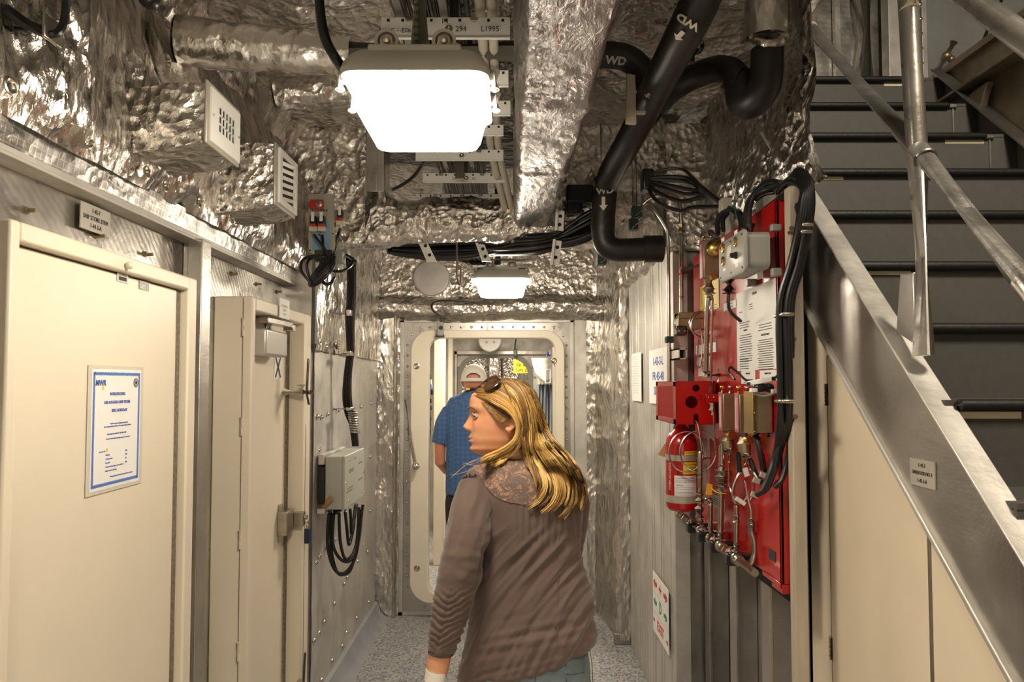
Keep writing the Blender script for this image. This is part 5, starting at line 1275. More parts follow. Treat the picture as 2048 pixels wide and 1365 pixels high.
# gas bottle
cy = thing('gas_bottle', 'small red carbon dioxide bottle strapped below the red vented box', 'bottle', W(1364, 1022, 3.0))
cb_ = W(1364, 1020, 3.0); ct = W(1364, 856, 3.0); cr = .0665; Hc = ct.z-cb_.z
MB().lathe(cb_, (0, 0, 1), [(0, .03), (.0, cr*.8), (.012, cr*.97), (.03, cr), (Hc-.07, cr), (Hc-.045, cr*.93), (Hc-.022, cr*.74), (Hc-.004, cr*.45), (Hc+.01, cr*.3), (Hc+.05, cr*.28)], 36).build('cylinder', 'red_gloss', cy, 60)
def curved(z0, z1, a0, a1, r, mat, name, parent, kind=None):
    mb = MB(); n = 14
    for i in range(n+1):
        t = R(a0 + (a1-a0)*i/n)
        for z in (z0, z1): mb.v.append(V((cb_.x + r*math.sin(t), cb_.y - r*math.cos(t), z)))
    for i in range(n): mb.f.append((2*i, 2*i+2, 2*i+3, 2*i+1))
    return mb.build(name, mat, parent)
Zq = lambda py: W(1364, py, 2.94).z
curved(Zq(923), Zq(911), -100, 60, cr+.002, 'plate_grey', 'strap', cy); curved(Zq(1008), Zq(993), -100, 60, cr+.002, 'plate_grey', 'strap', cy)
curved(Zq(916), Zq(903), -3, 62, cr+.001, 'yellow', 'warning_label', cy); curved(Zq(949), Zq(925), -8, 62, cr+.001, 'yellow', 'warning_label', cy)
curved(Zq(1001), Zq(952), -40, 48, cr+.001, 'paper', 'white_label', cy)
lb = MB()
def ctext(s, size, ang, z, rot90=False, mat='black_ink'):
    t = R(ang); p = V((cb_.x + (cr+.0018)*math.sin(t), cb_.y - (cr+.0018)*math.cos(t), z)); u = V((math.cos(t), math.sin(t), 0))
    if rot90: text(s, size, p, V((0, 0, -1)), u, mat, cy)
    else:
        x = -len(s)*size*.3
        for ch in s:                                   # letter by letter round the bottle
            aa = t + (x/cr); pp = V((cb_.x + (cr+.0018)*math.sin(aa), cb_.y - (cr+.0018)*math.cos(aa), z)); uu = V((math.cos(aa), math.sin(aa), 0))
            if ch != ' ': text(ch, size, pp, uu, (0, 0, 1), mat, cy)
            x += size*.56
ctext('Carbon Dioxide - UN 1013', .0055, 3, Zq(957)); ctext('Warning', .006, -18, Zq(971))
lnm = MB()
for k, z in enumerate((962, 965, 976, 979, 985, 988, 991, 996)):
    for s_ in range(10):
        t = R(-34 + 7*s_ + random.uniform(0, 2)); p = V((cb_.x + (cr+.0016)*math.sin(t), cb_.y - (cr+.0016)*math.cos(t), Zq(z)))
        lnm.obox(p, V((math.cos(t), math.sin(t), 0))*.0028, (0, 0, .0006), V((math.sin(t), -math.cos(t), 0))*.0002)
for z in (906, 911, 930, 936, 942):
    for s_ in range(7):
        t = R(4 + 7*s_); p = V((cb_.x + (cr+.0016)*math.sin(t), cb_.y - (cr+.0016)*math.cos(t), Zq(z)))
        lnm.obox(p, V((math.cos(t), math.sin(t), 0))*.003, (0, 0, .0011), V((math.sin(t), -math.cos(t), 0))*.0002)
lnm.build('printed_lines', 'black_ink', cy, 0, kind='stuff')
text('SYSTEM ACTUATOR', .014, V((cb_.x + (cr+.002)*math.sin(R(-58)), cb_.y - (cr+.002)*math.cos(R(-58)), Zq(955))), (0, 0, 1), V((-math.cos(R(-58)), -math.sin(R(-58)), 0)), 'paper', cy, xs=.9)
for py in (917, 1001):
    z = Zq(py); MB().box((cb_.x+.055, 2.935, z-.012), (cb_.x+.075, 2.955, z+.012)).hexnut((cb_.x+.082, 2.945, z), (1, 0, 0), .010, .012).cyl((cb_.x+.05, 2.945, z), (cb_.x+.11, 2.945, z), .004).build('strap_bolt', 'nickel', cy, bevel=.001)
MB().box((cb_.x+.07, 3.02, cb_.z+.02), (cb_.x+.115, 3.03, cb_.z+.30)).build('mount_plate', 'plate_grey', cy, bevel=.002)
tt = thing('paper_tag', 'tan paper tag hanging behind the red gas bottle', 'tag', W(1326, 900, 3.1))
MB().prism([W(1342, 868, 3.08), W(1316, 910, 3.1), W(1338, 918, 3.08)], (0, .002, 0)).build('tag_card', 'kraft', tt, 0)
def coil(parent, cx, cy_, rx, ry, Y, n, r=.0035, mat='nickel', tilt=0, j=2, name='tube'):
    pts = []
    for k in range(n*32+1):
        a_ = 2*PI*k/32; o = k/32
        pts.append(W(cx + rx*math.cos(a_)*math.cos(tilt) - ry*math.sin(a_)*math.sin(tilt) + j*math.sin(o*2.3), cy_ + rx*math.cos(a_)*math.sin(tilt) + ry*math.sin(a_)*math.cos(tilt) + j*math.cos(o*1.7), Y + .010*o))
    return MB().tube(pts, r, 8).build(name, mat, parent)
cl1 = thing('capillary_coil', 'two wide loops of thin steel tube in front of the red gas bottle', 'tube', W(1380, 942, 2.85))
coil(cl1, 1371, 903, 35, 40, 2.88, 1, .0032, 'steel'); coil(cl1, 1395, 902, 37, 40, 2.84, 1, .0034, 'steel')
MB().tube(smooth_path([W(1388, 840, 2.86), W(1396, 850, 2.84), W(1401, 880, 2.83), W(1404, 905, 2.83), W(1398, 928, 2.84)]), .0034, 8).tube(smooth_path([W(1432, 905, 2.84), W(1430, 880, 2.78), W(1428, 845, 2.75), W(1427, 822, 2.74)]), .0034, 8).build('tube', 'steel', cl1)
cl2 = thing('capillary_coil', 'double ring of thin steel tube in front of the bronze regulator', 'tube', W(1405, 676, 2.95))
coil(cl2, 1405, 650, 25, 25, 2.95, 2, .0036, 'steel')
MB().tube(smooth_path([W(1424, 628, 2.93), W(1438, 645, 2.9), W(1442, 665, 2.88), W(1441, 700, 2.87)]), .0036, 8).tube(smooth_path([W(1392, 664, 2.93), W(1400, 659, 2.92), W(1404, 670, 2.92), W(1405, 700, 2.92), W(1402, 728, 2.92), W(1398, 735, 2.92), W(1395, 722, 2.92), W(1398, 680, 2.94)]), .0036, 8).build('tube', 'steel', cl2)
cl3 = thing('capillary_coil', 'oval bundle of thin steel tube coils below the lower valves', 'tube', W(1485, 1010, 2.5))
for k in range(3): coil(cl3, 1482+3*k, 975-3*k, 17+2*k, 33, 2.5+.02*k, 1, .0036, 'steel', .25)
MB().tube(smooth_path([W(1458, 925, 2.62), W(1459, 945, 2.58), W(1460, 975, 2.52), W(1470, 1000, 2.5)]), .0038, 8).tube(smooth_path([W(1493, 935, 2.44), W(1503, 955, 2.45), W(1506, 985, 2.46), W(1500, 1005, 2.46)]), .0036, 8).tube(smooth_path([W(1490, 960, 2.45), W(1496, 995, 2.45), W(1502, 1020, 2.45), W(1503, 1042, 2.45)]), .0040, 8).build('tube', 'steel', cl3)
for q_ in (0,): MB().obox(W(1481, 1003, 2.47), (.016, 0, -.011), (.004, 0, .006), (0, .002, 0)).build('white_tag', 'paper', cl3, 0)
MB().obox(W(1492, 945, 2.43), (.008, 0, .003), (-.004, 0, .014), (0, .002, 0)).build('white_tag', 'paper', cl3, 0)
# regulator and its risers
rg = thing('gas_regulator', 'bronze gas regulator block behind the double steel ring', 'valve', W(1385, 672, 3.1))
a, b = W(1357, 672, 3.12), W(1410, 625, 3.12)
MB().box((a.x, 3.12, a.z+.03), (b.x, 3.2, b.z)).box((a.x, 3.11, b.z-.028), (b.x+.01, 3.21, b.z)).build('block', 'bronze', rg, bevel=.003)
MB().box((a.x-.012, 3.10, a.z), (a.x+.035, 3.16, a.z+.045)).build('side_clamp', 'dark_steel', rg, bevel=.008)
studs(RIV, 'screw', [V((a.x, 3.10, a.z+.02)), V((a.x+.024, 3.10, a.z+.02))], '-y', .005, rg)
MB().tube(smooth_path([W(1358, 628, 3.1), W(1351, 640, 3.08), W(1351, 655, 3.08), W(1356, 664, 3.1)]), .003, 8).build('wire', 'steel', rg)
def riser(name, label, pts, r, fits=(), mat='nickel', Y=None):
    t = thing(name, label, 'pipe', pts[-1])
    MB().tube(smooth_path(pts, 5), r, 12).build('tube', mat, t)
    for (px, pya, pyb_, Yf, rr, m_) in fits:
        MB().hexnut((W(px, pya, Yf) + W(px, pyb_, Yf))/2, (0, 0, 1), rr, abs(W(px, pya, Yf).z - W(px, pyb_, Yf).z)).build('fitting', m_, t, bevel=.0015)
    return t
riser('gas_line', 'thin metal tube bending down the edge of the aluminium wall, left of the taller fitting', [W(1285, 402, 3.3), W(1300, 408, 3.28), W(1318, 432, 3.26), W(1333, 458, 3.25), W(1336, 480, 3.25), W(1337, 560, 3.25), W(1338, 700, 3.25), W(1338, 800, 3.25)], .0085, (), 'nickel')
riser('gas_line', 'metal tube arching over and down into the bronze regulator', [W(1284, 412, 3.3), W(1300, 398, 3.28), W(1328, 390, 3.25), W(1348, 392, 3.22), W(1360, 412, 3.2), W(1362, 440, 3.2), W(1363, 470, 3.2), W(1363, 560, 3.18), W(1363, 626, 3.16)], .0095,
      [(1362, 449, 464, 3.2, .022, 'bronze'), (1362, 464, 472, 3.2, .015, 'bronze'), (1363, 593, 605, 3.17, .013, 'brass'), (1363, 534, 550, 3.18, .016, 'red_dull'), (1363, 605, 612, 3.17, .010, 'steel')])
hz_ = thing('cross_tube', 'short grey tube reaching from the riser to the upper bronze valve', 'pipe', W(1385, 540, 3.0))
MB().cyl(W(1366, 543, 3.18), W(1403, 530, 2.8), .009, seg=12).hexnut(W(1370, 541, 3.14), W(1403, 530, 2.8)-W(1366, 543, 3.18), .017, .03).build('tube', 'dark_steel', hz_)
riser('gas_line', 'vertical metal rod between the upper valve and the tee fitting', [W(1417, 590, 2.78), W(1414, 640, 2.8), W(1412, 745, 2.85)], .010, [(1412, 742, 756, 2.85, .018, 'nickel'), (1440, 738, 765, 2.87, .014, 'nickel')], 'nickel')
riser('gas_line', 'second vertical rod beside the one below the upper valve', [W(1425, 590, 2.8), W(1424, 650, 2.82), W(1421, 760, 2.85)], .0052, [(1423, 762, 787, 2.85, .014, 'nickel')], 'steel')
riser('gas_line', 'vertical rod running down between the lower valves', [W(1441, 702, 2.87), W(1441, 735, 2.87), W(1444, 790, 2.87)], .009, [(1441, 706, 718, 2.87, .013, 'bronze'), (1442, 735, 765, 2.87, .016, 'bronze'), (1441, 698, 705, 2.87, .009, 'steel')])
tee = thing('tee_fitting', 'bronze cross tee joining two vertical rods above the red vented box', 'fitting', W(1425, 750, 2.86))
MB().cyl(W(1410, 752, 2.86), W(1442, 750, 2.86), .011, seg=12).hexnut(W(1414, 752, 2.86), (1, 0, 0), .015, .012).build('body', 'nickel', tee)
rc_ = thing('red_connector', 'small red square connector with a white plug in front of the red vented box', 'fitting', W(1423, 822, 2.74))
MB().box(tuple(W(1413, 805, 2.74)), tuple(W(1434, 788, 2.80))).build('red_block', 'red_gloss', rc_, bevel=.002)
MB().cyl(W(1424, 806, 2.76), W(1424, 821, 2.76), .014, seg=12).cyl(W(1425, 821, 2.76), W(1426, 830, 2.76), .008, seg=10).build('white_plug', 'white_cable', rc_)
studs(RIV, 'screw', [W(1418, 795, 2.74), W(1428, 795, 2.74)], '-y', .004, rc_)
riser('gas_line', 'bronze valve stem standing beside the red gas bottle', [W(1400, 900, 2.8), W(1400, 950, 2.8), W(1400, 1040, 2.85)], .009, [(1400, 946, 958, 2.8, .013, 'bronze'), (1400, 958, 985, 2.8, .009, 'bronze'), (1399, 988, 1002, 2.8, .019, 'bronze'), (1399, 1004, 1018, 2.8, .022, 'nickel'), (1399, 1020, 1035, 2.8, .020, 'dark_steel')])
riser('gas_line', 'stack of hexagon fittings with a rod going down, right of the orange tag', [W(1443, 885, 2.65), W(1443, 930, 2.66), W(1442, 1000, 2.68), W(1441, 1078, 2.7)], .011, [(1443, 880, 893, 2.65, .010, 'bronze'), (1443, 928, 938, 2.66, .015, 'nickel'), (1443, 941, 954, 2.66, .028, 'nickel'), (1443, 956, 961, 2.66, .026, 'bronze'), (1443, 963, 968, 2.66, .026, 'bronze'), (1443, 971, 982, 2.66, .028, 'nickel')])
sbt = thing('side_port', 'brass side port of the hexagon fitting stack', 'fitting', W(1460, 948, 2.64)); MB().cyl(W(1448, 948, 2.62), W(1462, 948, 2.62), .011).build('port', 'nickel', sbt)
riser('gas_line', 'short rod rising from the manifold beneath the orange tag', [W(1421, 998, 2.74), W(1421, 1030, 2.76), W(1421, 1064, 2.78)], .009, [(1421, 1001, 1012, 2.74, .013, 'nickel')])
riser('gas_line', 'rod with a round fitting rising from the manifold below the oval coils', [W(1473, 1010, 2.5), W(1473, 1030, 2.5), W(1473, 1110, 2.52)], .009, [(1473, 1022, 1030, 2.5, .009, 'steel'), (1473, 1031, 1046, 2.5, .0145, 'nickel')])
riser('gas_line', 'curved rod nearest the wooden post, bending into the manifold', [W(1503, 1040, 2.45), W(1503, 1062, 2.45), W(1508, 1080, 2.45), W(1509, 1105, 2.45), W(1504, 1124, 2.45), W(1494, 1128, 2.47)], .011, [(1502, 1036, 1046, 2.45, .011, 'steel'), (1502, 1048, 1062, 2.45, .016, 'nickel')])
ot = thing('orange_tag', 'small orange tag wired to the fittings above the manifold', 'tag', W(1418, 990, 2.7))
MB().prism([W(1414, 967, 2.72), W(1425, 970, 2.72), W(1424, 991, 2.72), W(1411, 990, 2.72)], (0, .002, 0)).build('tag_card', 'orange', ot, 0)
MB().tube(smooth_path([W(1422, 975, 2.71), W(1432, 985, 2.64), W(1452, 988, 2.62)]), .0015, 6).build('wire', 'yellow', ot)
# manifold along the foot of the board
mf = thing('gas_manifold', 'horizontal manifold pipe with striped bands along the foot of the red panel', 'pipe', (.79, 2.9, 1.06))
Xm = .79; mp = [WX(px, py, Xm) for px, py in ((1352, 1030), (1388, 1052), (1430, 1083), (1470, 1112), (1510, 1142))]
zm = sum(p.z for p in mp)/5
A_, B_ = V((Xm, mp[0].y, zm)), V((Xm, mp[-1].y, zm))
MB().cyl(A_, B_, .013, seg=14).build('tube', 'nickel', mf)
for k in range(6):
    p = A_.lerp(B_, .06 + .1*k if k < 3 else .15+.14*k)
    MB().hexnut(p, (0, 1, 0), .021, .035).build('fitting', 'nickel' if k % 2 else 'bronze', mf, bevel=.002)
for px, py in ((1402, 1048), (1421, 1062), (1441, 1078), (1473, 1103)):
    p = V((Xm, WX(px, py, Xm).y, zm)); MB().sph(p, .022, 14, 10).cyl(p, p+V((0, 0, .05)), .012).hexnut(p+V((0, 0, .035)), (0, 0, 1), .016, .012).build('tee', 'nickel', mf)
for i, f in enumerate((.30, .46, .62, .80)):
    p = A_.lerp(B_, f)
    MB().box((Xm-.03, p.y-.022, zm-.03), (XP, p.y+.022, zm+.012)).build('pipe_clamp', 'black_rubber', mf, bevel=.006)
    MB().cyl((Xm-.01, p.y, zm+.01), (Xm-.01, p.y, zm+.035), .007, seg=10).build('clamp_bolt', 'steel', mf)
    for s in range(4):
        MB().cyl(p + V((0, .03+.007*s, 0)), p + V((0, .037+.007*s, 0)), .0155, seg=12).build('band', 'red_dull' if s % 2 else 'paper', mf)
sqt = thing('square_socket', 'small open square tube sticking out left of the red panel', 'bracket', W(1364, 718, 3.2))
a, b = W(1357, 719, 3.1), W(1374, 697, 3.1)
for p0, p1 in (((a.x, a.z), (b.x, a.z+.006)), ((a.x, b.z-.006), (b.x, b.z)), ((a.x, a.z), (a.x+.006, b.z)), ((b.x-.006, a.z), (b.x, b.z))):
    MB().box((p0[0], 3.1, p0[1]), (p1[0], 3.3, p1[1])).build('wall', 'alu_pale', sqt, 0)
MB().box((a.x+.004, 3.2, a.z), (b.x, 3.21, b.z)).build('inner_stop', 'black_matt', sqt, 0)
gn = thing('rubber_block', 'green rubber block with a bolt left of the square tube', 'block', W(1338, 685, 3.3))
MB().box(tuple(W(1333, 686, 3.24)), tuple(W(1344, 674, 3.28))).build('block', 'green_rubber', gn, bevel=.003); MB().hexnut(W(1331, 680, 3.26), (1, 0, 0), .008, .008).build('bolt', 'steel', gn)
for i, (px, py) in enumerate(((1273, 425), (1266, 450), (1203, 520))):
    g_ = thing('rubber_block', ('green rubber block above the black elbow coupling, the upper one', 'green rubber block above the black elbow coupling, the lower one', 'small green rubber block under the black drain elbow')[i], 'block', W(px, py, 3.25))
    MB().box(tuple(W(px-8, py+9, 3.25)), tuple(W(px+8, py-9, 3.29))).build('block', 'green_rubber', g_, bevel=.002)
    MB().cyl(W(px-2, py+6, 3.24), W(px+16, py-8, 3.22), .004, seg=8).build('stud', 'steel', g_)
    q_ = W(px, py, 3.27); MB().cyl(q_, (q_.x, q_.y, 2.93), .003, seg=8).build('drop_wire', 'nickel', g_)
# ---- cables around the red panel
mc = thing('cable_bundle', 'thick black cable bundle curving down between red panel and wooden post', 'cable', W(1575, 900, 2.08))
for k in range(6):
    o = (k-2.5)*5.2; dy = (k % 3)*.02
    tail = [(1560+o*.6, 900), (1545+o*.5, 950), (1530+o*.4, 980)] if k < 4 else [(1578, 900), (1566, 955), (1548, 975)]
    pts = [W(1560+o*.3, 385-k*3, 2.25), W(1575+o*.6, 362-o*.6, 2.18), W(1592+o*.5, 352-o*.9, 2.12), W(1612+o*.6, 370-o*.7, 2.06), W(1613+o*.9, 410, 2.04), W(1606+o*.9, 462, 2.03), W(1592+o, 530, 2.03+dy), W(1574+o, 590, 2.04+dy), W(1570+o, 650, 2.05+dy), W(1572+o, 730, 2.06+dy), W(1573+o, 803, 2.07+dy), W(1571+o, 850, 2.1)] + [W(a_, b_, 2.16) for a_, b_ in tail]
    MB().tube(smooth_path(pts, 5), .0088, 10).build('cable', 'black_rubber', mc)
for px, py, w_ in ((1611, 452, 12), (1608, 466, 12), (1570, 630, 13), (1572, 803, 13)):
    a_, b_ = W(px-w_, py+4, 2.04), W(px+w_, py-4, 2.04); MB().box((a_.x, 2.018, a_.z), (b_.x, 2.085, b_.z)).build('steel_tie', 'nickel', mc, bevel=.004)
MB().cyl(W(1596, 462, 2.06), W(1578, 466, 2.09), .006).build('clamp_stud', 'nickel', mc)
c4 = thing('cable_fan', 'fan of black cables rising from the foil and drooping over the red panel', 'cable', W(1450, 412, 2.7))
for k, (mx, my) in enumerate(((1335, 338), (1345, 350), (1350, 356), (1345, 366), (1340, 372), (1335, 384), (1330, 400))):
    pts = [W(1292, 356+k*2, 2.95), W(mx-15, my+4, 2.9), W(mx+30, my+4+k*3 - (3 if k == 0 else 0), 2.85), W(1400+k*2-(0), 370+my*.0+k*5, 2.78) if k < 6 else W(1385, 415, 2.8), W(1452, 412+k*.5, 2.68), W(1480, 425+k, 2.5)]
    MB().tube(smooth_path(pts), (.006, .009, .009, .009, .008, .009, .008)[k], 8).build('cable', 'black_rubber', c4)
MB().box(tuple(W(1445, 424, 2.65)), tuple(W(1456, 402, 2.70))).build('tie_plate', 'plate_grey', c4, bevel=.002)
MB().box(tuple(W(1286, 378, 2.93)), tuple(W(1302, 346, 3.0))).build('gland_block', 'black_rubber', c4, bevel=.008)
c5 = thing('cable_arch', 'black cables arching from the grey alarm box up over the red panel', 'cable', W(1500, 440, 2.35))
for pts, r in (([W(1498, 458, 2.33), W(1497, 430, 2.33), W(1503, 400, 2.33), W(1522, 374, 2.3), W(1545, 364, 2.26), W(1563, 372, 2.22), W(1582, 392, 2.15), W(1598, 420, 2.08), W(1606, 455, 2.05)], .011),
               ([W(1492, 458, 2.36), W(1492, 425, 2.36), W(1500, 398, 2.34), W(1520, 385, 2.3), W(1545, 375, 2.26), W(1562, 365, 2.2)], .009),
               ([W(1484, 462, 2.4), W(1480, 435, 2.42), W(1470, 425, 2.45), W(1460, 418, 2.5)], .009), ([W(1436, 470, 2.55), W(1435, 445, 2.56), W(1443, 428, 2.56), W(1458, 420, 2.55)], .009),
               ([W(1447, 462, 2.5), W(1446, 440, 2.52), W(1455, 428, 2.55)], .008), ([W(1512, 400, 2.33), W(1530, 388, 2.3), W(1548, 385, 2.28)], .007)):
    MB().tube(smooth_path(pts), r, 10).build('cable', 'black_rubber', c5)
grw = thing('ground_wire', 'thin green ground wire tangled above the grey alarm box', 'wire', W(1480, 400, 2.4))
MB().tube(smooth_path([W(1478, 445, 2.38), W(1470, 420, 2.4), W(1475, 398, 2.4), W(1492, 385, 2.36), W(1520, 378, 2.3), W(1560, 366, 2.2), W(1582, 356, 2.12), W(1590, 362, 2.1), W(1575, 372, 2.15)]), .0018, 6).build('wire', 'green_rubber', grw)
c6 = thing('signal_cable', 'thin black cable with a white label bar above the bronze switch box', 'cable', W(1515, 765, 2.15))
MB().tube(smooth_path([W(1470, 760, 2.3), W(1458, 745, 2.32), W(1462, 735, 2.33), W(1478, 748, 2.28), W(1500, 764, 2.2), W(1545, 758, 2.14), W(1562, 745, 2.12)]), .0042, 8).build('cable', 'black_rubber', c6)
MB().prism([W(1493, 764, 2.12), W(1551, 752, 2.12), W(1553, 762, 2.12), W(1495, 773, 2.12)], (0, .006, 0)).build('label_bar', 'white_paint', c6, bevel=.002)
for px, py in ((1497, 768), (1547, 757)): MB().box(tuple(W(px-3, py+4, 2.117)), tuple(W(px+3, py-3, 2.12))).build('bar_tie', 'dark_steel', c6, 0)
c7 = thing('cable_clip', 'curved grey cable cradle above the bronze switch box', 'clip', W(1528, 792, 2.2))
MB().tube(smooth_path([W(1504, 780, 2.18), W(1512, 788, 2.17), W(1528, 792, 2.16), W(1545, 788, 2.16), W(1553, 781, 2.16)]), .0065, 10, flat=.5).build('cradle', 'plate_grey', c7)
for px, py in ((1507, 781), (1550, 783)): MB().box(tuple(W(px-4, py+4, 2.15)), tuple(W(px+4, py-4, 2.17))).build('tie', 'paper', c7, bevel=.001)
MB().sph(W(1520, 775, 2.2), .02, 10, 8, (1.2, 1, .8)).sph(W(1538, 776, 2.22), .016, 10, 8).build('cable_tangle', 'black_rubber', c7)
c8 = thing('cable_tails', 'black cable tails clamped at the lower middle of the red panel', 'cable', W(1530, 985, 2.2))
for pts in ([W(1560, 880, 2.15), W(1550, 930, 2.16), W(1535, 975, 2.2), W(1514, 990, 2.25)], [W(1500, 918, 2.4), W(1510, 945, 2.38), W(1522, 965, 2.3)], [W(1522, 905, 2.3), W(1527, 930, 2.3), W(1532, 950, 2.28)], [W(1476, 905, 2.45), W(1478, 925, 2.45), W(1479, 945, 2.45)]):
    MB().tube(smooth_path(pts), .009, 10).build('cable', 'black_rubber', c8)
for px, py in ((1527, 951), (1548, 956), (1513, 962), (1530, 978), (1509, 990)):
    MB().obox(W(px, py, 2.27), (.011, 0, -.004), (.003, 0, .008), (0, .004, 0)).build('white_clamp', 'plate_grey', c8, bevel=.001)
# ---- papers and signs on the aluminium wall
def wallsign(name, label, x0, x1, yt, yb, X=.757, mat='paper', th=.002):
    a, b = WX(x0, (yt+yb)/2, X), WX(x1, (yt+yb)/2, X)
    zt, zb_ = WX(x1, yt, X).z, WX(x1, yb, X).z
    return plate(name, label, 'sign', V((X, (a.y+b.y)/2, (zt+zb_)/2)), abs(a.y-b.y), zt-zb_, FNX, mat, th) + (abs(a.y-b.y), zt-zb_)
t, q, uv, w, h = wallsign('paper_sheet', 'narrow white printed sheet on the ribbed aluminium wall', 1264, 1283, 704, 804)
lm = MB()
for k in range(16): lm.obox(q(-.03*w, h*(.42-.05*k)), V(uv[0])*w*(.3 if k % 4 else .38), V(uv[1])*.0012, (.0002, 0, 0))
lm.build('printed_lines', 'plate_grey', t, 0, kind='stuff')
t, q, uv, w, h = wallsign('compartment_sign', 'white sign with blue lettering 1-43-3-L beside the red vented box', 1299, 1337, 693, 812)
for i, s in enumerate(('1-43-3-L', 'FR 43-48', 'SL')): text(s, .060, q(0 if i < 2 else -.07, h*(.27 - .27*i)), *uv, 'blue_ink', t, xs=1.25, bold=.001)
t, q, uv, w, h = wallsign('direction_sign', 'white sign with red and green arrows, a D and EXIT near the deck', 1307, 1338, 1183, 1312)
u, v = V(uv[0]), V(uv[1])
def sarrow(cx, cz, s, mat, L=.032):
    P_ = lambda a_, b_: q(cx*w + s*a_*L*1.4, cz*h + b_*L)
    MB().prism([P_(-1, .35), P_(-1, -.35), P_(.0, -.35), P_(0, -.8), P_(1, 0), P_(0, .8), P_(0, .35)], (-.0008, 0, 0)).build('arrow', mat, t, 0)
sarrow(-.33, .33, -1, 'red_ink'); sarrow(.33, .33, 1, 'red_ink'); MB().obox(q(0, .33*h), u*.03, v*.006, (.0006, 0, 0)).obox(q(0, .33*h), u*.006, v*.025, (.0006, 0, 0)).build('cross', 'red_ink', t, 0)
sarrow(-.33, .02, -1, 'green_ink', .028); sarrow(.33, .02, 1, 'green_ink', .028); text('D', .085, q(0, .02*h), *uv, 'green_ink', t, bold=.002, xs=.9)
text('EXIT', .070, q(0, -.32*h), *uv, 'red_ink', t, xs=1.1, bold=.0015); sarrow(-.42, -.30, -1, 'red_ink', .016); sarrow(.42, -.34, 1, 'red_ink', .016)
for zz in (.17, -.15): MB().obox(q(0, zz*h), u*w*.5, v*.0007, (.0002, 0, 0)).build('divider', 'plate_grey', t, 0)
for px, py in ((1372, 900), (1378, 1230), (1392, 1310), (1350, 1040)): pass

# ---- things seen through the doorway
ys = thing('yellow_sign', 'yellow sign with black letters seen through both doorways', 'sign', W(1041, 733, 10.4))
a, b = W(1027, 747, 10.4), W(1060, 716, 10.4)
MB().box((a.x, 10.4, a.z), (b.x, 10.41, b.z)).build('sheet', 'yellow', ys, 0)
for i, s in enumerate(('1-48', 'FR 48', 'OPS D')): text(s, .066, ((a.x+b.x)/2, 10.397, b.z-.04-.075*i), *FNY, 'black_ink', ys)
bp2 = thing('brown_pipe', 'vertical brown pipe seen through the far doorway', 'pipe', (W(1004, 800, 10).x, 10.2, 0)); MB().cyl((W(1004, 750, 10.2).x, 10.2, .0), (W(1004, 750, 10.2).x, 10.2, 2.42), .034, seg=18).build('pipe', 'brown_pipe', bp2)
wpn = thing('foil_column', 'bright white foil-covered column left of the brown pipe', 'column', (W(990, 800, 10.5).x, 10.5, 0)); MB().box((W(978, 750, 10.5).x, 10.5, 0), (W(998, 750, 10.5).x, 10.6, 2.42)).build('column', 'foil_calm', wpn, bevel=.01)
hb2 = thing('hose_rack', 'bundle of vertical blue-grey hoses in the next compartment', 'hose', W(1088, 900, 6.6))
for k in range(5): MB().cyl(W(1078+6.5*k, 1080, 6.6+.05*(k % 2)), W(1078+6.5*k, 768, 6.6+.05*(k % 2)), .017, seg=10).build('hose', 'blue_grey_hose', hb2)
for k in range(5): MB().box(tuple(W(1076+6.5*k, 770, 6.58)), tuple(W(1080+6.5*k, 757, 6.66))).build('hose_end', 'plate_grey', hb2, bevel=.002)
pbg = thing('plastic_bag', 'cloudy white plastic bag hanging above the blue-grey hoses', 'bag', W(1085, 757, 6.5))
bgp = [(1063, 1108, 717), (1066, 1106, 730), (1070, 1103, 745), (1076, 1100, 757), (1083, 1096, 762)]
stack([[V((W((a_+b_)/2, y_, 6.5).x + math.cos(t)*(W(b_, y_, 6.5).x-W(a_, y_, 6.5).x)/2*(1+.06*math.sin(5*t)), 6.5 + math.sin(t)*.06*(1+.1*math.sin(4*t)), W(a_, y_, 6.5).z)) for t in np.linspace(0, -2*PI, 24, endpoint=False)] for a_, b_, y_ in bgp]).build('bag', 'translucent_bag', pbg, 60)
wrk = thing('wire_hook', 'white wire frame hanging in front of the blue-grey hoses', 'rack', W(1092, 768, 6.4)); MB().tube([W(1091, 740, 6.4), W(1101, 738, 6.4), W(1101, 766, 6.4), W(1091, 767, 6.4)], .006, 8, closed=True).build('wire', 'white_paint', wrk)
ltw = thing('switch_cluster', 'small dark switches and a blue light on the left side beyond the doorway', 'switches', W(862, 780, 5.9))
for k, (px, py, m_) in enumerate(((861, 765, 'white_paint'), (862, 773, 'pale_blue'), (864, 785, 'black_rubber'), (861, 802, 'black_rubber'), (862, 816, 'dark_steel'), (860, 838, 'black_rubber'), (858, 857, 'dark_steel'))):
    MB().box(tuple(W(px-3, py+5, 5.9)), tuple(W(px+3, py-5, 5.96))).build('switch', m_, ltw, bevel=.004)
MB().tube(smooth_path([W(861, 750, 5.95), W(858, 790, 5.95), W(860, 850, 5.95), W(857, 920, 5.95)]), .008, 8).build('cable', 'dark_steel', ltw)
wc = thing('blue_tag', 'small blue cap on a wire at the right of the doorway', 'tag', W(1096, 712, 6.2)); MB().box(tuple(W(1093, 713, 6.2)), tuple(W(1100, 708, 6.24))).cyl(W(1100, 709, 6.2), W(1101, 702, 6.2), .008).build('cap', 'blue_ink', wc)
dsw = thing('door_switch', 'small dark switch at the top of the far doorway', 'switch', W(1030, 706, 8.2)); MB().box(tuple(W(1027, 712, 8.2)), tuple(W(1034, 699, 8.25))).build('body', 'dark_steel', dsw, bevel=.005); MB().tube(smooth_path([W(1030, 700, 8.2), W(1030, 690, 8.2), W(1033, 676, 8.1)]), .007, 8).build('cable', 'black_rubber', dsw)
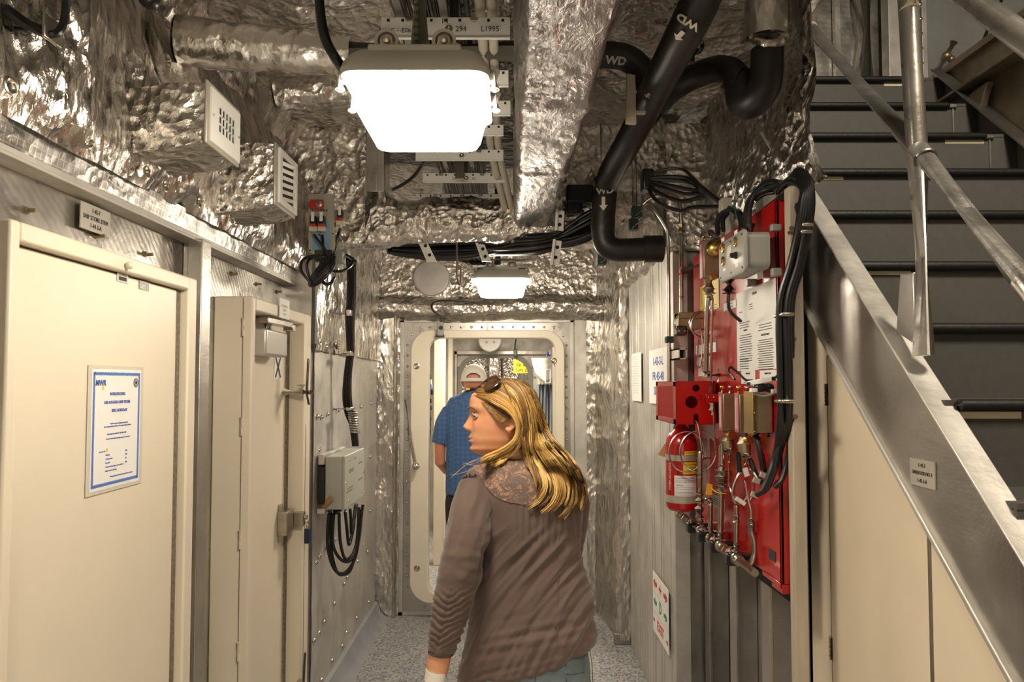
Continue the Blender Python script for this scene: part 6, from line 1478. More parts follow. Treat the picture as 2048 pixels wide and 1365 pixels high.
# ================================================================== PEOPLE
def cloth_mat(name, col, weave=900, folds=0):
    t = NT(name); co = t.coord()
    n1 = t.noise(co, 7, 4); n2 = t.noise(co, weave, 2)
    base = t.mix(t.ramp(n1, [(.3, (0,)*3), (.7, (1,)*3)]), tuple(c*.88 for c in col), tuple(min(1, c*1.08) for c in col))
    t.set(Base_Color=base, Roughness=.82, Normal=t.bump(n2, .25, .001), Sheen_Weight=.25, Sheen_Roughness=.5)
    MATS[name] = t.m
cloth_mat('taupe_knit', (.118, .078, .064))
def skin_mat(name, col):
    t = NT(name); co = t.coord()
    a = t.noise(co, 22, 5, .6); b = t.noise(co, 260, 2)
    base = t.mix(t.ramp(a, [(.35, (0,)*3), (.7, (1,)*3)]), col, (min(1, col[0]*1.04), col[1]*.80, col[2]*.72))
    fr = t.ramp(b, [(.62, (0,)*3), (.72, (.35,)*3)])
    base = t.mix(fr, base, tuple(c*.62 for c in col))
    t.set(Base_Color=base, Roughness=.45, Normal=t.bump(b, .12, .0008), Subsurface_Weight=.12, Subsurface_Scale=.01)
    MATS[name] = t.m
skin_mat('skin', (.60, .315, .175)); skin_mat('skin_man', (.52, .24, .16))
def lace_mat():
    t = NT('lace'); co = t.coord((1, 1, 1))
    v = t.n('ShaderNodeTexVoronoi'); v.feature = 'DISTANCE_TO_EDGE'; v.inputs['Scale'].default_value = 75
    wn = t.n('ShaderNodeTexNoise'); wn.inputs['Scale'].default_value = 40; t.l(co, wn.inputs['Vector'])
    add = t.n('ShaderNodeVectorMath', operation='MULTIPLY_ADD'); t.l(wn.outputs['Color'], add.inputs[0]); add.inputs[1].default_value = (.02,)*3; t.l(co, add.inputs[2]); t.l(add.outputs[0], v.inputs['Vector'])
    lines = t.ramp(v.outputs['Distance'], [(.03, (1,)*3), (.12, (0,)*3)])
    patch = t.ramp(t.noise(co, 26, 5, .7, 1.5), [(.47, (0,)*3), (.53, (1,)*3)])
    m = t.math('MAXIMUM', lines, patch)
    base = t.mix(m, (.36, .20, .125), (.125, .085, .07))
    gl = t.ramp(t.noise(co, 120, 4, .7), [(.64, (0,)*3), (.69, (.7,)*3)])
    base = t.mix(gl, base, (.55, .48, .42))
    t.set(Base_Color=base, Roughness=.7, Normal=t.bump(m, .5, .0015)); MATS['lace'] = t.m
lace_mat()
def denim_mat():
    t = NT('denim'); co = t.coord()
    base = t.ramp(t.noise(co, 8, 6, .65), [(.3, (.085, .115, .135)), (.7, (.20, .25, .27))])
    t.set(Base_Color=base, Roughness=.85, Normal=t.bump(t.noise(t.coord((1, 1, .25)), 700, 2), .35, .001)); MATS['denim'] = t.m
denim_mat()
def hair_mat():
    t = NT('blonde_hair')
    at = t.n('ShaderNodeAttribute'); at.attribute_name = 'tone'
    base = t.ramp(at.outputs['Fac'], [(0, (.075, .038, .015)), (.35, (.24, .125, .035)), (.65, (.50, .28, .07)), (1, (.80, .54, .19))])
    t.set(Base_Color=base, Roughness=.36, Specular_IOR_Level=.5); MATS['blonde_hair'] = t.m
hair_mat()
def polo_mat():
    t = NT('blue_polo'); co = t.coord((1, 1, 1), (0, R(45), 0))
    ch = t.n('ShaderNodeTexChecker'); ch.inputs['Scale'].default_value = 38; t.l(co, ch.inputs[0])
    base = t.mix(ch.outputs[1], (.045, .11, .27), (.065, .145, .33))
    base = t.mix(t.math('MULTIPLY', t.noise(co, 30, 4), .3), base, (.035, .07, .17))
    t.set(Base_Color=base, Roughness=.8); MATS['blue_polo'] = t.m
polo_mat()
pm('cap_white', (.74, .71, .66), .8, var=.03, bscale=600, bstr=.2); pm('black_cloth', (.012, .012, .014), .85)
pm('eye_white', (.34, .28, .25), .5, var=.02); pm('iris', (.12, .17, .15), .15); pm('lips', (.50, .22, .15), .7); pm('brow', (.13, .07, .03), .8)
pm('tortoise', (.05, .022, .012), .12, var=.8, vscale=60, coat=.6); pm('gold_wire', (.75, .55, .28), .2, 1.0)
pm('watch_band', (.74, .70, .62), .5, var=.02); pm('shoe', (.08, .07, .06), .6)

def proj(p):
    d = p - V((0, 0, CZ)); cy, sy = math.cos(PITCH), math.sin(PITCH)
    dep = d.y*cy + d.z*sy; up = -d.y*sy + d.z*cy
    return 1024 + FPX*d.x/dep, 682.5 + SH - FPX*up/dep
def fuse(mb, voxel, name, mat, parent, smooth=0, disp=None):
    o = mb.build(name + '_src', mat, None, 0)
    m = o.modifiers.new('r', 'REMESH'); m.mode = 'VOXEL'; m.voxel_size = voxel; m.use_smooth_shade = True
    if smooth:
        s = o.modifiers.new('s', 'SMOOTH'); s.factor = .5; s.iterations = smooth
    me = bpy.data.meshes.new_from_object(o.evaluated_get(bpy.context.evaluated_depsgraph_get()))
    bpy.data.objects.remove(o)
    if disp:
        n = len(me.vertices); co = np.empty(n*3, 'f'); me.vertices.foreach_get('co', co); co = co.reshape(-1, 3)
        nr = np.empty(n*3, 'f'); me.vertex_normals.foreach_get('vector', nr); nr = nr.reshape(-1, 3)
        d = np.array([disp(V(c), V(k)) for c, k in zip(co.tolist(), nr.tolist())], 'f')
        co += nr*d[:, None]; me.vertices.foreach_set('co', co.ravel()); me.update()
    off = OFF.get(parent.name) if parent else V((0, 0, 0))
    me.transform(Matrix.Translation(-off)); me.name = name
    me.materials.clear(); me.materials.append(MATS[mat])
    me.polygons.foreach_set('use_smooth', [True]*len(me.polygons))
    ob = bpy.data.objects.new(name, me); C.objects.link(ob); ob.parent = parent; OFF[ob.name] = off
    return ob
def loft(mb, rings, seg=36, p=2.3):
    """rings: (cx, cy, z, a, b, tilt)"""
    o = len(mb.v)
    for cx, cy, z, a, b, *tl in rings:
        t_ = tl[0] if tl else 0; tz = tl[1] if len(tl) > 1 else 0
        for k in range(seg):
            q = 2*PI*k/seg; c, s = math.cos(q), math.sin(q)
            x = a*math.copysign(abs(c)**(2/p), c); y = b*math.copysign(abs(s)**(2/p), s)
            mb.v.append(V((cx+x, cy+y+tz*x, z + t_*x)))
    n = len(rings)
    for i in range(n-1):
        for k in range(seg):
            k2 = (k+1) % seg; mb.f.append((o+i*seg+k, o+(i+1)*seg+k, o+(i+1)*seg+k2, o+i*seg+k2))
    mb.f.append(tuple(o+k for k in range(seg))); mb.f.append(tuple(o+(n-1)*seg+k for k in range(seg-1, -1, -1)))
    return mb
def rings_px(rows, tilt=lambda py: 0):
    out = []
    for py, l, r, Y, b in rows:
        p0, p1 = W(l, py, Y), W(r, py, Y); out.append(((p0.x+p1.x)/2, Y, (p0.z+p1.z)/2, (p1.x-p0.x)/2, b, tilt(py)))
    return out
def interp(tab, z):
    tab = sorted(tab)
    if z <= tab[0][0]: return tab[0][1]
    for (a, fa), (b, fb) in zip(tab, tab[1:]):
        if z <= b:
            t = (z-a)/(b-a); t = t*t*(3-2*t)*.5 + t*.5; return fa + (fb-fa)*t
    return tab[-1][1]
G = lambda x, s: math.exp(-(x/s)**2)
HEADF = [(-.118, .030), (-.112, .075), (-.104, .091), (-.094, .100), (-.080, .099), (-.065, .101), (-.045, .100), (-.026, .099), (.0, .098), (.012, .098), (.031, .104), (.05, .104), (.069, .098), (.085, .078), (.098, .045), (.105, .0)]
HEADB = [(-.118, .0), (-.10, -.035), (-.07, -.062), (-.04, -.084), (0, -.097), (.04, -.094), (.07, -.075), (.09, -.045), (.105, .0)]
HEADW = [(-.118, .018), (-.108, .036), (-.09, .050), (-.06, .061), (-.03, .067), (0, .071), (.03, .074), (.06, .070), (.085, .053), (.098, .033), (.105, .004)]
def head_mesh(mb, C0, fwd, scale=1.0, nose=1.0, wide=1.0):
    fwd = V(fwd).normalized(); up = V((0, 0, 1)); left = up.cross(fwd)
    nz, nt = 90, 96; o = len(mb.v)
    for i in range(nz+1):
        z = -.118 + .223*i/nz
        F, B, Wd = interp(HEADF, z), interp(HEADB, z), interp(HEADW, z)*wide
        xc = .5*(F+B) - .01
        for k in range(nt):
            q = 2*PI*k/nt; c, s = math.cos(q), math.sin(q)
            y = Wd*math.copysign(abs(s)**.86, s)
            x = xc + ((F-xc) if c > 0 else (xc-B))*math.copysign(abs(c)**.80, c)
            if c > 0:
                nzp = interp([(-.046, 0), (-.040, .010), (-.033, .021), (-.026, .025), (-.016, .017), (.0, .009), (.014, .005), (.028, .003), (.035, 0)], z)
                x += nose*nzp*G(y, .0095 + .004*max(0, (.0 - z)/.04 if z > -.04 else 1))
                x += .006*G(z+.057, .0055)*G(y, .020) + .0055*G(z+.0705, .006)*G(y, .018) - .007*G(z+.0635, .0028)*G(y, .021) - .003*G(z+.083, .006)*G(y, .03)
                x += .005*G(z+.097, .011)*G(y, .02)
                x -= .011*G(abs(y)-.030, .014)*G(z-.008, .012)
                x += .004*G(abs(y)-.045, .015)*G(z+.022, .016) + .003*G(abs(y)-.03, .02)*G(z-.03, .008)
                x += .003*G(abs(y)-.012, .005)*G(z+.034, .006)*nose*2
            mb.v.append(C0 + (fwd*x + left*y + up*z)*scale)
    for i in range(nz):
        for k in range(nt):
            k2 = (k+1) % nt; mb.f.append((o+i*nt+k, o+i*nt+k2, o+(i+1)*nt+k2, o+(i+1)*nt+k))
    mb.f.append(tuple(o+k for k in range(nt-1, -1, -1))); mb.f.append(tuple(o+nz*nt+k for k in range(nt)))
    def ear(sd):
        c = C0 + (fwd*-.012 + left*(sd*.070*wide) + up*-.012)*scale
        rim = [(.010, .030), (-.004, .036), (-.017, .027), (-.020, .008), (-.015, -.010), (-.006, -.022), (.004, -.026), (.009, -.016)]
        mb.tube(smooth_path([c + (fwd*(a+.004) + up*b*.88 + left*sd*(.004 + .010*(-a+.01)/.03))*scale for a, b in rim]), .0048*scale, 8)
        mb.tube(smooth_path([c + (fwd*a + up*b + left*sd*.006)*scale for a, b in ((-.004, .020), (-.010, .008), (-.008, -.006), (.0, -.016))]), .004*scale, 8)
        mb.sph(c + (fwd*-.004 + left*sd*.0 + up*.0)*scale, .016*scale, 12, 8, (1, .45, 1.5)); mb.sph(c + (fwd*.002 + up*-.026 + left*sd*.004)*scale, .007*scale)
    ear(1); ear(-1)
    return lambda x, y, z: C0 + (fwd*x + left*y + up*z)*scale
def hand(mb, wrist, d, side, curl=.35, s=1.0):
    """d: pointing along the hand; side: toward the thumb"""
    d = V(d).normalized(); side = V(side); side = (side - d*side.dot(d)).normalized(); pn = d.cross(side)
    L = lambda a, b, c=0: wrist + (d*a + side*b + pn*c)*s
    mb.tube([L(-.02, 0), L(.02, 0), L(.055, .0), L(.085, 0)], [.023*s, .027*s, .034*s, .030*s], 14, flat=.5)
    for b, ln in ((.027, .068), (.009, .078), (-.009, .072), (-.026, .056)):
        p = [L(.06, b*.9), L(.088, b)]; ang = 0; cur = L(.088, b)
        for f in (.45, .3, .25):
            ang += curl; cur = cur + (d*math.cos(ang) + pn*math.sin(ang))*ln*f*s; p.append(cur)
        mb.tube(p, [.0095*s, .0092*s, .0085*s, .0078*s, .0062*s], 10)
    mb.tube([L(.01, .015), L(.035, .036, .006), L(.062, .050, .016), L(.082, .052, .028)], [.013*s, .012*s, .010*s, .0075*s], 10)
    return mb

# ------------------------------------------------------------------ the woman
wo = thing('person', 'woman with long blonde hair in a taupe lace-yoked top and jeans, looking left', 'person', (.04, 2.2, 0))
YW = 2.2
HC = W(1008, 835, YW)
body = MB()
Hf = head_mesh(body, HC, (-1, -.10, 0), scale=1.035, nose=1.08)
body.tube([W(1020, 868, 2.21), W(1030, 905, 2.215), W(1042, 945, 2.22)], [.058, .056, .075], 20)
loft(body, rings_px([(935, 1000, 1095, 2.21, .05), (955, 985, 1120, 2.21, .06), (1000, 1000, 1115, 2.21, .07), (1100, 1015, 1115, 2.2, .07), (1200, 1000, 1130, 2.2, .08), (1300, 975, 1130, 2.2, .08), (1345, 965, 1140, 2.2, .09)]), 30)
armL = [W(962, 985, 2.15), W(942, 1060, 2.08), W(928, 1120, 2.06), W(902, 1220, 2.07), W(882, 1300, 2.05), W(876, 1332, 2.045), W(871, 1362, 2.04)]
body.tube(armL, [.028, .032, .034, .034, .033, .033, .029], 18, flat=.95)
wristL = W(870, 1372, 2.04)
hand(body, wristL, W(866, 1420, 2.05)-wristL, (.1, 1, 0), .30)
body.tube([W(1145, 965, 2.25), W(1148, 1060, 2.32), W(1135, 1130, 2.38), W(1120, 1160, 2.5), W(1100, 1170, 2.58)], [.040, .040, .038, .034, .027], 16)
wR = W(1100, 1170, 2.58); hand(body, wR, (-.35, .9, -.1), (0, .1, 1), .5)
hx = W(1048, 1340, 2.2).x
for s in (-1, 1):
    body.tube([V((hx+s*.085, 2.21, .88)), V((hx+s*.085, 2.21, .70)), V((hx+s*.08, 2.22, .47)), V((hx+s*.08, 2.23, .30)), V((hx+s*.08, 2.24, .10))], [.085, .075, .050, .046, .032], 16)
    body.tube([V((hx+s*.08, 2.22, .05)), V((hx+s*.082, 2.30, .035)), V((hx+s*.085, 2.38, .028))], [.032, .03, .024], 12)
bo = fuse(body, .0036, 'body', 'skin', wo, 1)
# face details
for sd in (1, -1):
    ec = Hf(.0820, sd*.0305, .0060)
    MB().sph(ec, .0118, 18, 12).build('eye', 'eye_white', wo)
    look = (Hf(.115, sd*.046, .0065) - ec).normalized()
    MB().lathe(ec + look*.0100, look, [(0, .0064), (.0017, .0054), (.0023, .003)], 16).build('iris', 'iris', wo)
    MB().lathe(ec + look*.0119, look, [(0, .0026), (.0006, .002)], 12).build('pupil', 'black_ink', wo)
    MB().tube(smooth_path([Hf(.0885, sd*.0175, .0045), Hf(.0950, sd*.024, .0100), Hf(.0950, sd*.032, .0115), Hf(.090, sd*.040, .0085), Hf(.084, sd*.044, .003)]), [.0016, .0026, .0028, .0024, .0016]*1, 8).build('upper_eyelid', 'skin', wo)
    MB().tube(smooth_path([Hf(.0885, sd*.0175, .0035), Hf(.0930, sd*.025, .0005), Hf(.0925, sd*.034, -.0005), Hf(.086, sd*.043, .001)]), .0017, 8).build('lower_eyelid', 'skin', wo)
    MB().tube(smooth_path([Hf(.0965, sd*.023, .0085), Hf(.0980, sd*.031, .0098), Hf(.093, sd*.040, .0070), Hf(.085, sd*.0455, .002)]), .0011, 6).build('eyelashes', 'brow', wo)
    MB().tube(smooth_path([Hf(.1075, sd*.012, .026), Hf(.1050, sd*.026, .031), Hf(.097, sd*.040, .030), Hf(.086, sd*.050, .0245)]), [.0022, .0032, .0028, .0012], 8, flat=.6).build('eyebrow', 'brow', wo)
MB().tube(smooth_path([Hf(.0905, -.022, -.0640), Hf(.102, -.010, -.0590), Hf(.1055, 0, -.0600), Hf(.102, .010, -.0590), Hf(.0905, .022, -.0640)]), [.001, .0028, .003, .0028, .001], 8, flat=.8).build('upper_lip', 'lips', wo)
MB().tube(smooth_path([Hf(.090, -.021, -.0650), Hf(.101, -.010, -.0700), Hf(.104, 0, -.0705), Hf(.101, .010, -.0700), Hf(.090, .021, -.0650)]), [.001, .0032, .0036, .0032, .001], 8, flat=.8).build('lower_lip', 'lips', wo)

# ---- top
shirt = MB()
tilt = lambda py: .26*max(0, min(1, (py-1120)/190))
def trow(py, l, r, Y, b): return (py, l, r, Y, b)
loft(shirt, rings_px([(916, 990, 1078, 2.215, .062), (926, 968, 1100, 2.21, .078), (940, 940, 1140, 2.205, .092), (960, 928, 1158, 2.20, .102), (990, 930, 1169, 2.20, .112), (1030, 950, 1168, 2.20, .117), (1070, 952, 1162, 2.20, .118),
      (1110, 950, 1160, 2.20, .118), (1150, 946, 1170, 2.20, .122), (1200, 944, 1184, 2.20, .130), (1250, 930, 1191, 2.20, .137), (1290, 918, 1193, 2.20, .140), (1312, 918, 1190, 2.20, .138), (1320, 924, 1184, 2.20, .130)], tilt), 44, 2.35)
sl = [(953, 962, 2.165, 33), (943, 1010, 2.12, 40), (936, 1060, 2.09, 45), (929, 1110, 2.07, 44), (915, 1160, 2.06, 40), (903, 1215, 2.06, 38), (893, 1258, 2.055, 34), (885, 1290, 2.05, 28), (882, 1303, 2.05, 25)]
pts = smooth_path([W(a, b, c) for a, b, c, d in sl], 3); rad = []
for i in range(len(pts)):
    t = i/3; k = min(int(t), len(sl)-2); rad.append((sl[k][3] + (sl[k+1][3]-sl[k][3])*(t-k))/FPX*2.08)
shirt.tube(pts, rad, 26)
shirt.tube([W(1140, 962, 2.24), W(1146, 1010, 2.29), W(1140, 1070, 2.34), W(1128, 1120, 2.38), W(1115, 1150, 2.46)], [.052, .056, .055, .050, .042], 20)
def armx(py): return interp([(b, a) for a, b, c, d in sl], py)
def folds(p, n):
    px, py = proj(p); near = max(0, min(1, (2.24 - p.y)/.06)); d = 0
    isarm = px < interp([(930, 950), (1010, 985), (1060, 968), (1110, 962), (1160, 952), (1220, 938), (1320, 912)], py)
    nn = noise.noise
    if not isarm:
        g = max(0, min(1, (py-1006)/10))*max(0, 1-(py-1006)/110)
        d += near*g*.0040*math.sin(px*2*PI/13 + 2.2*nn(V((px/40, py/60, 0))))*max(0, min(1, (px-1010)/40))
        a = px*.60 - py*.80; b = px*.80 + py*.60 + 26*math.sin((py-1000)/120)
        w = max(0, min(1, (py-1040)/70))
        r = 1 - abs(nn(V((a/210, b/27, 3.1))))*2.2
        r2 = 1 - abs(nn(V((a/150, b/15, 8.1))))*2.2
        d += w*(.0115*(r-.45) + .0036*(r2-.45))
        w2 = max(0, min(1, (py-1215)/50)); q = py + .25*px
        d += w2*.0060*nn(V((px/150, q/14, 5))) + .002*nn(V((px/60, py/60, 2)))
        d += .0035*near*G((px-984)/1.0 - 0, 14)*0
        if py < 1006: d *= .2
    else:
        ax = armx(py); w = max(0, min(1, (py-1175)/30))*max(0, min(1, (1306-py)/18))
        d += w*.0036*math.sin(2*PI*(py + .7*abs(px-ax+9))/13.5 + nn(V((px/18, py/26, 1)))*3.0)
        d += w*-.004*G(px-ax+9, 3.0)
        d += (1-w)*.0035*(1 - abs(nn(V(((px+py*.3)/26, (py-px*.6)/75, 4))))*2.4)
        d += .004*G((py-1120), 60)*nn(V((px/30, py/16, 9)))
    return d
so = fuse(shirt, .0046, 'top', 'taupe_knit', wo, 5, folds)
off = OFF[wo.name]
# lace yoke: the part of the top above the gathered seam, as its own layer
poly = [(942, 927), (955, 948), (972, 974), (990, 993), (1010, 1003), (1035, 1008), (1062, 1013), (1100, 1013), (1128, 1004), (1142, 985), (1135, 950), (1100, 925), (1060, 912), (1000, 910), (965, 915)]
def inpoly(x, y):
    c = False; j = len(poly)-1
    for i in range(len(poly)):
        xi, yi = poly[i]; xj, yj = poly[j]
        if (yi > y) != (yj > y) and x < (xj-xi)*(y-yi)/(yj-yi)+xi: c = not c
        j = i
    return c
me = so.data; lace = MB(); mp_ = {}
for f in me.polygons:
    c = V(f.center) + off
    if c.y > 2.225 or c.z < 1.25: continue
    px, py = proj(c)
    if inpoly(px, py):
        ids = []
        for vi in f.vertices:
            if vi not in mp_: mp_[vi] = len(lace.v); v_ = me.vertices[vi]; lace.v.append(V(v_.co) + off + V(v_.normal)*.0016)
            ids.append(mp_[vi])
        lace.f.append(tuple(ids))
if lace.f: lace.build('lace_yoke', 'lace', so, 80)
# seam under the yoke
def on_back(px, py, lift=.003, y0=1.9):
    """point on the near surface of the top under a given line of sight"""
    d = ray(px, py).normalized(); o = V((0, 0, CZ))
    ok, loc, nr, idx = so.ray_cast(o - off, d)
    return (loc + off + nr*lift) if ok else W(px, py, 2.08)
bpy.context.view_layer.update()
MB().tube(smooth_path([on_back(*p, .001) for p in poly[2:10]], 5), .0013, 6).build('yoke_seam', 'taupe_knit', so)
MB().tube(smooth_path([on_back(a, b, .0002) for a, b in ((1118, 1016), (1119, 1060), (1117, 1120), (1115, 1200), (1114, 1290))], 6), .0010, 6).build('back_seam', 'taupe_knit', so)
MB().tube([W(882, 1303, 2.05), W(881.5, 1307, 2.05)], [.0385, .0380], 26).build('cuff', 'taupe_knit', so)

# ---- jeans and shoes
jeans = MB()
loft(jeans, [(hx, 2.2, .62, .185, .118), (hx, 2.2, .70, .208, .13), (hx, 2.2, .78, .208, .132), (hx+.006, 2.2, .85, .196, .125), (hx+.022, 2.2, .92, .168, .105)], 36, 2.5)
for s in (-1, 1):
    jeans.tube([V((hx+s*.105, 2.2, .76)), V((hx+s*.10, 2.205, .60)), V((hx+s*.09, 2.21, .45)), V((hx+s*.085, 2.22, .25)), V((hx+s*.085, 2.23, .07))], [.104, .094, .068, .060, .056], 22)
def jf(p, n): return .004*noise.noise(V((p.x*9, p.y*9, p.z*22))) 
jo = fuse(jeans, .0055, 'jeans', 'denim', wo, 3, jf)
bpy.context.view_layer.update()
def on_jeans(px, py):
    d = ray(px, py).normalized(); ok, loc, nr, idx = jo.ray_cast(V((0, 0, CZ)) - off, d)
    return (loc + off + nr*.0008) if ok else W(px, py, 2.07)
sm = MB()
for L in ([(1073, 1325), (1072, 1345), (1070, 1365)], [(1128, 1312), (1132, 1330), (1133, 1365)], [(1133, 1350), (1150, 1349), (1168, 1345)], [(935, 1335), (942, 1352), (938, 1365)], [(1010, 1350), (1010, 1365)], [(1180, 1300), (1184, 1330), (1186, 1365)]):
    MB().tube([on_jeans(*p) for p in L], .0013, 6).build('stitching', pm('denim_dark', (.05, .06, .07), .8), jo)
for s in (-1, 1):
    x = hx + s*.085
    stack([[V((x + a*math.cos(t), 2.27 + b*math.sin(t) + dy, z)) for t in np.linspace(0, 2*PI, 24, endpoint=False)] for z, a, b, dy in ((0, .046, .135, 0), (.02, .048, .137, 0), (.045, .044, .125, 0), (.07, .040, .085, -.03), (.10, .038, .055, -.045))]).build('shoe', 'shoe', wo, 50)

# ---- hair
def hdepth(px, py, lift=0.0):
    """distance plane of the hair lying on the near side of skull, neck and back"""
    p = W(px, py, YW); dx, dz = (p.x-HC.x-.0), (p.z-HC.z)
    r = (dx/.118)**2 + (dz/.125)**2
    ys = YW - .089*math.sqrt(max(0.0, 1-r)) if r < 1 else YW
    if py > 880:
        b = on_back(px, py, .010) if 935 < px < 1172 and py > 915 else None
        yb = b.y if b is not None and b.y < 2.26 else YW - .02
        t = max(0, min(1, (py-880)/60)); yn = 2.125 + (yb-2.125)*t
        ys = min(ys, yn) if py < 940 else yn
    return ys - lift
guides = [
 [(946, 792), (966, 797), (990, 810), (1012, 822), (1028, 838), (1035, 860), (1026, 884), (1002, 902), (972, 915)],
 [(950, 784), (980, 784), (1008, 794), (1027, 812), (1038, 840), (1038, 868), (1022, 892), (994, 908), (960, 922)],
 [(958, 774), (990, 773), (1018, 783), (1036, 808), (1044, 845), (1042, 878), (1030, 903), (1010, 918), (985, 930)],
 [(968, 768), (1000, 765), (1028, 778), (1043, 806), (1050, 850), (1046, 890), (1052, 925), (1070, 950), (1080, 978)],
 [(978, 764), (1010, 761), (1037, 774), (1053, 806), (1060, 850), (1060, 890), (1072, 924), (1089, 952), (1092, 978), (1078, 1000), (1052, 1016)],
 [(988, 761), (1018, 760), (1046, 774), (1063, 810), (1071, 855), (1080, 895), (1102, 924), (1122, 952), (1130, 982), (1122, 1010), (1100, 1034)],
 [(996, 760), (1026, 761), (1054, 776), (1071, 815), (1082, 860), (1100, 893), (1128, 924), (1146, 955), (1153, 988), (1146, 1015), (1124, 1038)],
 [(1002, 760), (1034, 763), (1061, 780), (1078, 822), (1092, 866), (1118, 898), (1148, 932), (1163, 965), (1168, 995), (1160, 1024)],
 [(1006, 760), (1040, 765), (1066, 785), (1083, 828), (1099, 872), (1128, 903), (1158, 942), (1170, 985), (1168, 1012)]]
gs = []
for g in guides:
    sp = smooth_path([V((a, b, 0)) for a, b in g], 8); gs.append([sp[round(i*(len(sp)-1)/19)] for i in range(20)])
NG = 20
D = {}
def depth_cached(px, py):
    k = (round(px/3), round(py/3))
    if k not in D: D[k] = hdepth(px, py)
    return D[k]
hair = MB(); tones = []
def strand(pts, r, tone, seg=4):
    n0 = len(hair.v); hair.tube(pts, r, seg); tones.extend([tone]*(len(hair.v)-n0))
random.seed(11)
def gpt(t, i):
    k = min(int(t), len(gs)-2); f = t-k; return gs[k][i].lerp(gs[k+1][i], f)
clump_tone = [random.choice((.12, .3, .45, .6, .8, .95, 1.0)) for _ in range(200)]
clump_len = [random.choice((0, 0, 1, 1, 2, 3)) for _ in range(200)]
clump_ph = [random.uniform(0, 6.28) for _ in range(200)]
for s in range(1500):
    t = random.uniform(0, len(gs)-1.001); lift = random.uniform(.001, .012); jx, jy = random.gauss(0, 1.8), random.gauss(0, 2.0)
    ci = int(t*6.5); tc = min(len(gs)-1.001, (ci+.5)/6.5); ph = clump_ph[ci]
    cut = NG - clump_len[ci] - random.randint(0, 2) if t > 2.6 else NG
    if 2.05 < t < 2.75: cut = int(NG*random.uniform(.55, .68))
    pts = []
    for i in range(cut):
        u = i/(NG-1); tt = t + (tc-t)*.5*u*u if t > 2.6 or t < 2.05 else t
        p = gpt(tt, i); spread = .6 + .5*math.sin(PI*min(1, u*1.3))
        wob = (3.2*u*math.sin(ph + u*6.5)) if t > 2.6 else .8*math.sin(ph + u*5)
        px, py = p.x + jx*spread + wob, p.y + jy*(.5+.4*u)
        y = depth_cached(px, py) - lift - .008*math.sin(PI*min(1, u*1.2)) - .006*math.sin(ph*3 + u*4)*u
        pts.append(W(px, py, y))
    n = len(pts); base = min(1, max(.05, clump_tone[ci] + random.gauss(0, .16)))
    rr = [.0010 + .0006*math.sin(PI*min(1, k/(n-1)+.1)) for k in range(n)]; rr[-1] = .0003
    hair.tube(pts, rr, 4)
    for k in range(n): tones.extend([min(1, max(0, base*(.30 + .80*min(1, k/(n*.6))) + random.gauss(0, .02)))]*4)
# temple: short roots swept back to the ear
TL = [[(945, 793), (958, 798), (978, 807), (1000, 822), (1020, 836)], [(950, 800), (966, 808), (984, 820), (1000, 832), (1016, 838)], [(975, 812), (984, 822), (992, 832), (1002, 839), (1014, 840)], [(985, 822), (990, 832), (995, 840), (1003, 845), (1010, 843)]]
TG = [smooth_path([V((a, b, 0)) for a, b in g], 3) for g in TL]
for s in range(210):
    t = random.uniform(0, 2.999); k = int(t); f = t-k; jx, jy = random.gauss(0, 1.2), random.gauss(0, 1.2); pts = []
    for i in range(len(TG[0])):
        p = TG[k][i].lerp(TG[k+1][i], f); pts.append(W(p.x+jx, p.y+jy, hdepth(p.x, p.y) + random.uniform(-.001, .002) + .012*0))
    n = len(pts); base = random.choice((.1, .2, .35, .5)); hair.tube(pts, [.0009]*n, 4); tones.extend([base]*(4*n))
# strands lying over the crown and the far side of the head
for s in range(260):
    th_ = random.uniform(0, 1)
    a0 = random.uniform(-.25, 1)    # across the parting toward the far side
    pts = []
    for i in range(16):
        u = i/15; el = .1 + 1.75*u*(.75+.35*th_)
        x = .088*math.cos(el*1.05)*1.0; z = .012 + .102*math.sin(min(PI/2, el*1.1) if el < 1.43 else PI - el*1.1)
        yy = -(.01 + .085*a0*math.sin(PI*min(1, u+.12)) )
        if z < -.12: break
        pts.append(Hf(x - .012, yy, z) if True else None)
    pts = [p for p in pts if p is not None]
    n = len(pts); base = random.choice((.15, .3, .5, .7)); hair.tube(pts, [.0013]*n, 4); tones.extend([base]*(4*n))
# fly-aways at the shoulder
for L in ([(985, 905), (960, 918), (935, 928), (903, 955)], [(975, 915), (950, 925), (925, 930)], [(990, 910), (962, 928), (930, 925)], [(1000, 905), (975, 925), (945, 945)], [(960, 925), (935, 945), (902, 953)]):
    for k in range(2):
        pts = smooth_path([W(a + random.uniform(-3, 3), b + random.uniform(-3, 3), 2.09) for a, b in L], 5); n = len(pts); hair.tube(pts, .0003, 3); tones.extend([.9]*(3*n))
ho = hair.build('hair', 'blonde_hair', wo, 0)
ho.data.polygons.foreach_set('use_smooth', [True]*len(ho.data.polygons))
if len(tones) == len(ho.data.vertices):
    at = ho.data.attributes.new('tone', 'FLOAT', 'POINT'); at.data.foreach_set('value', tones)
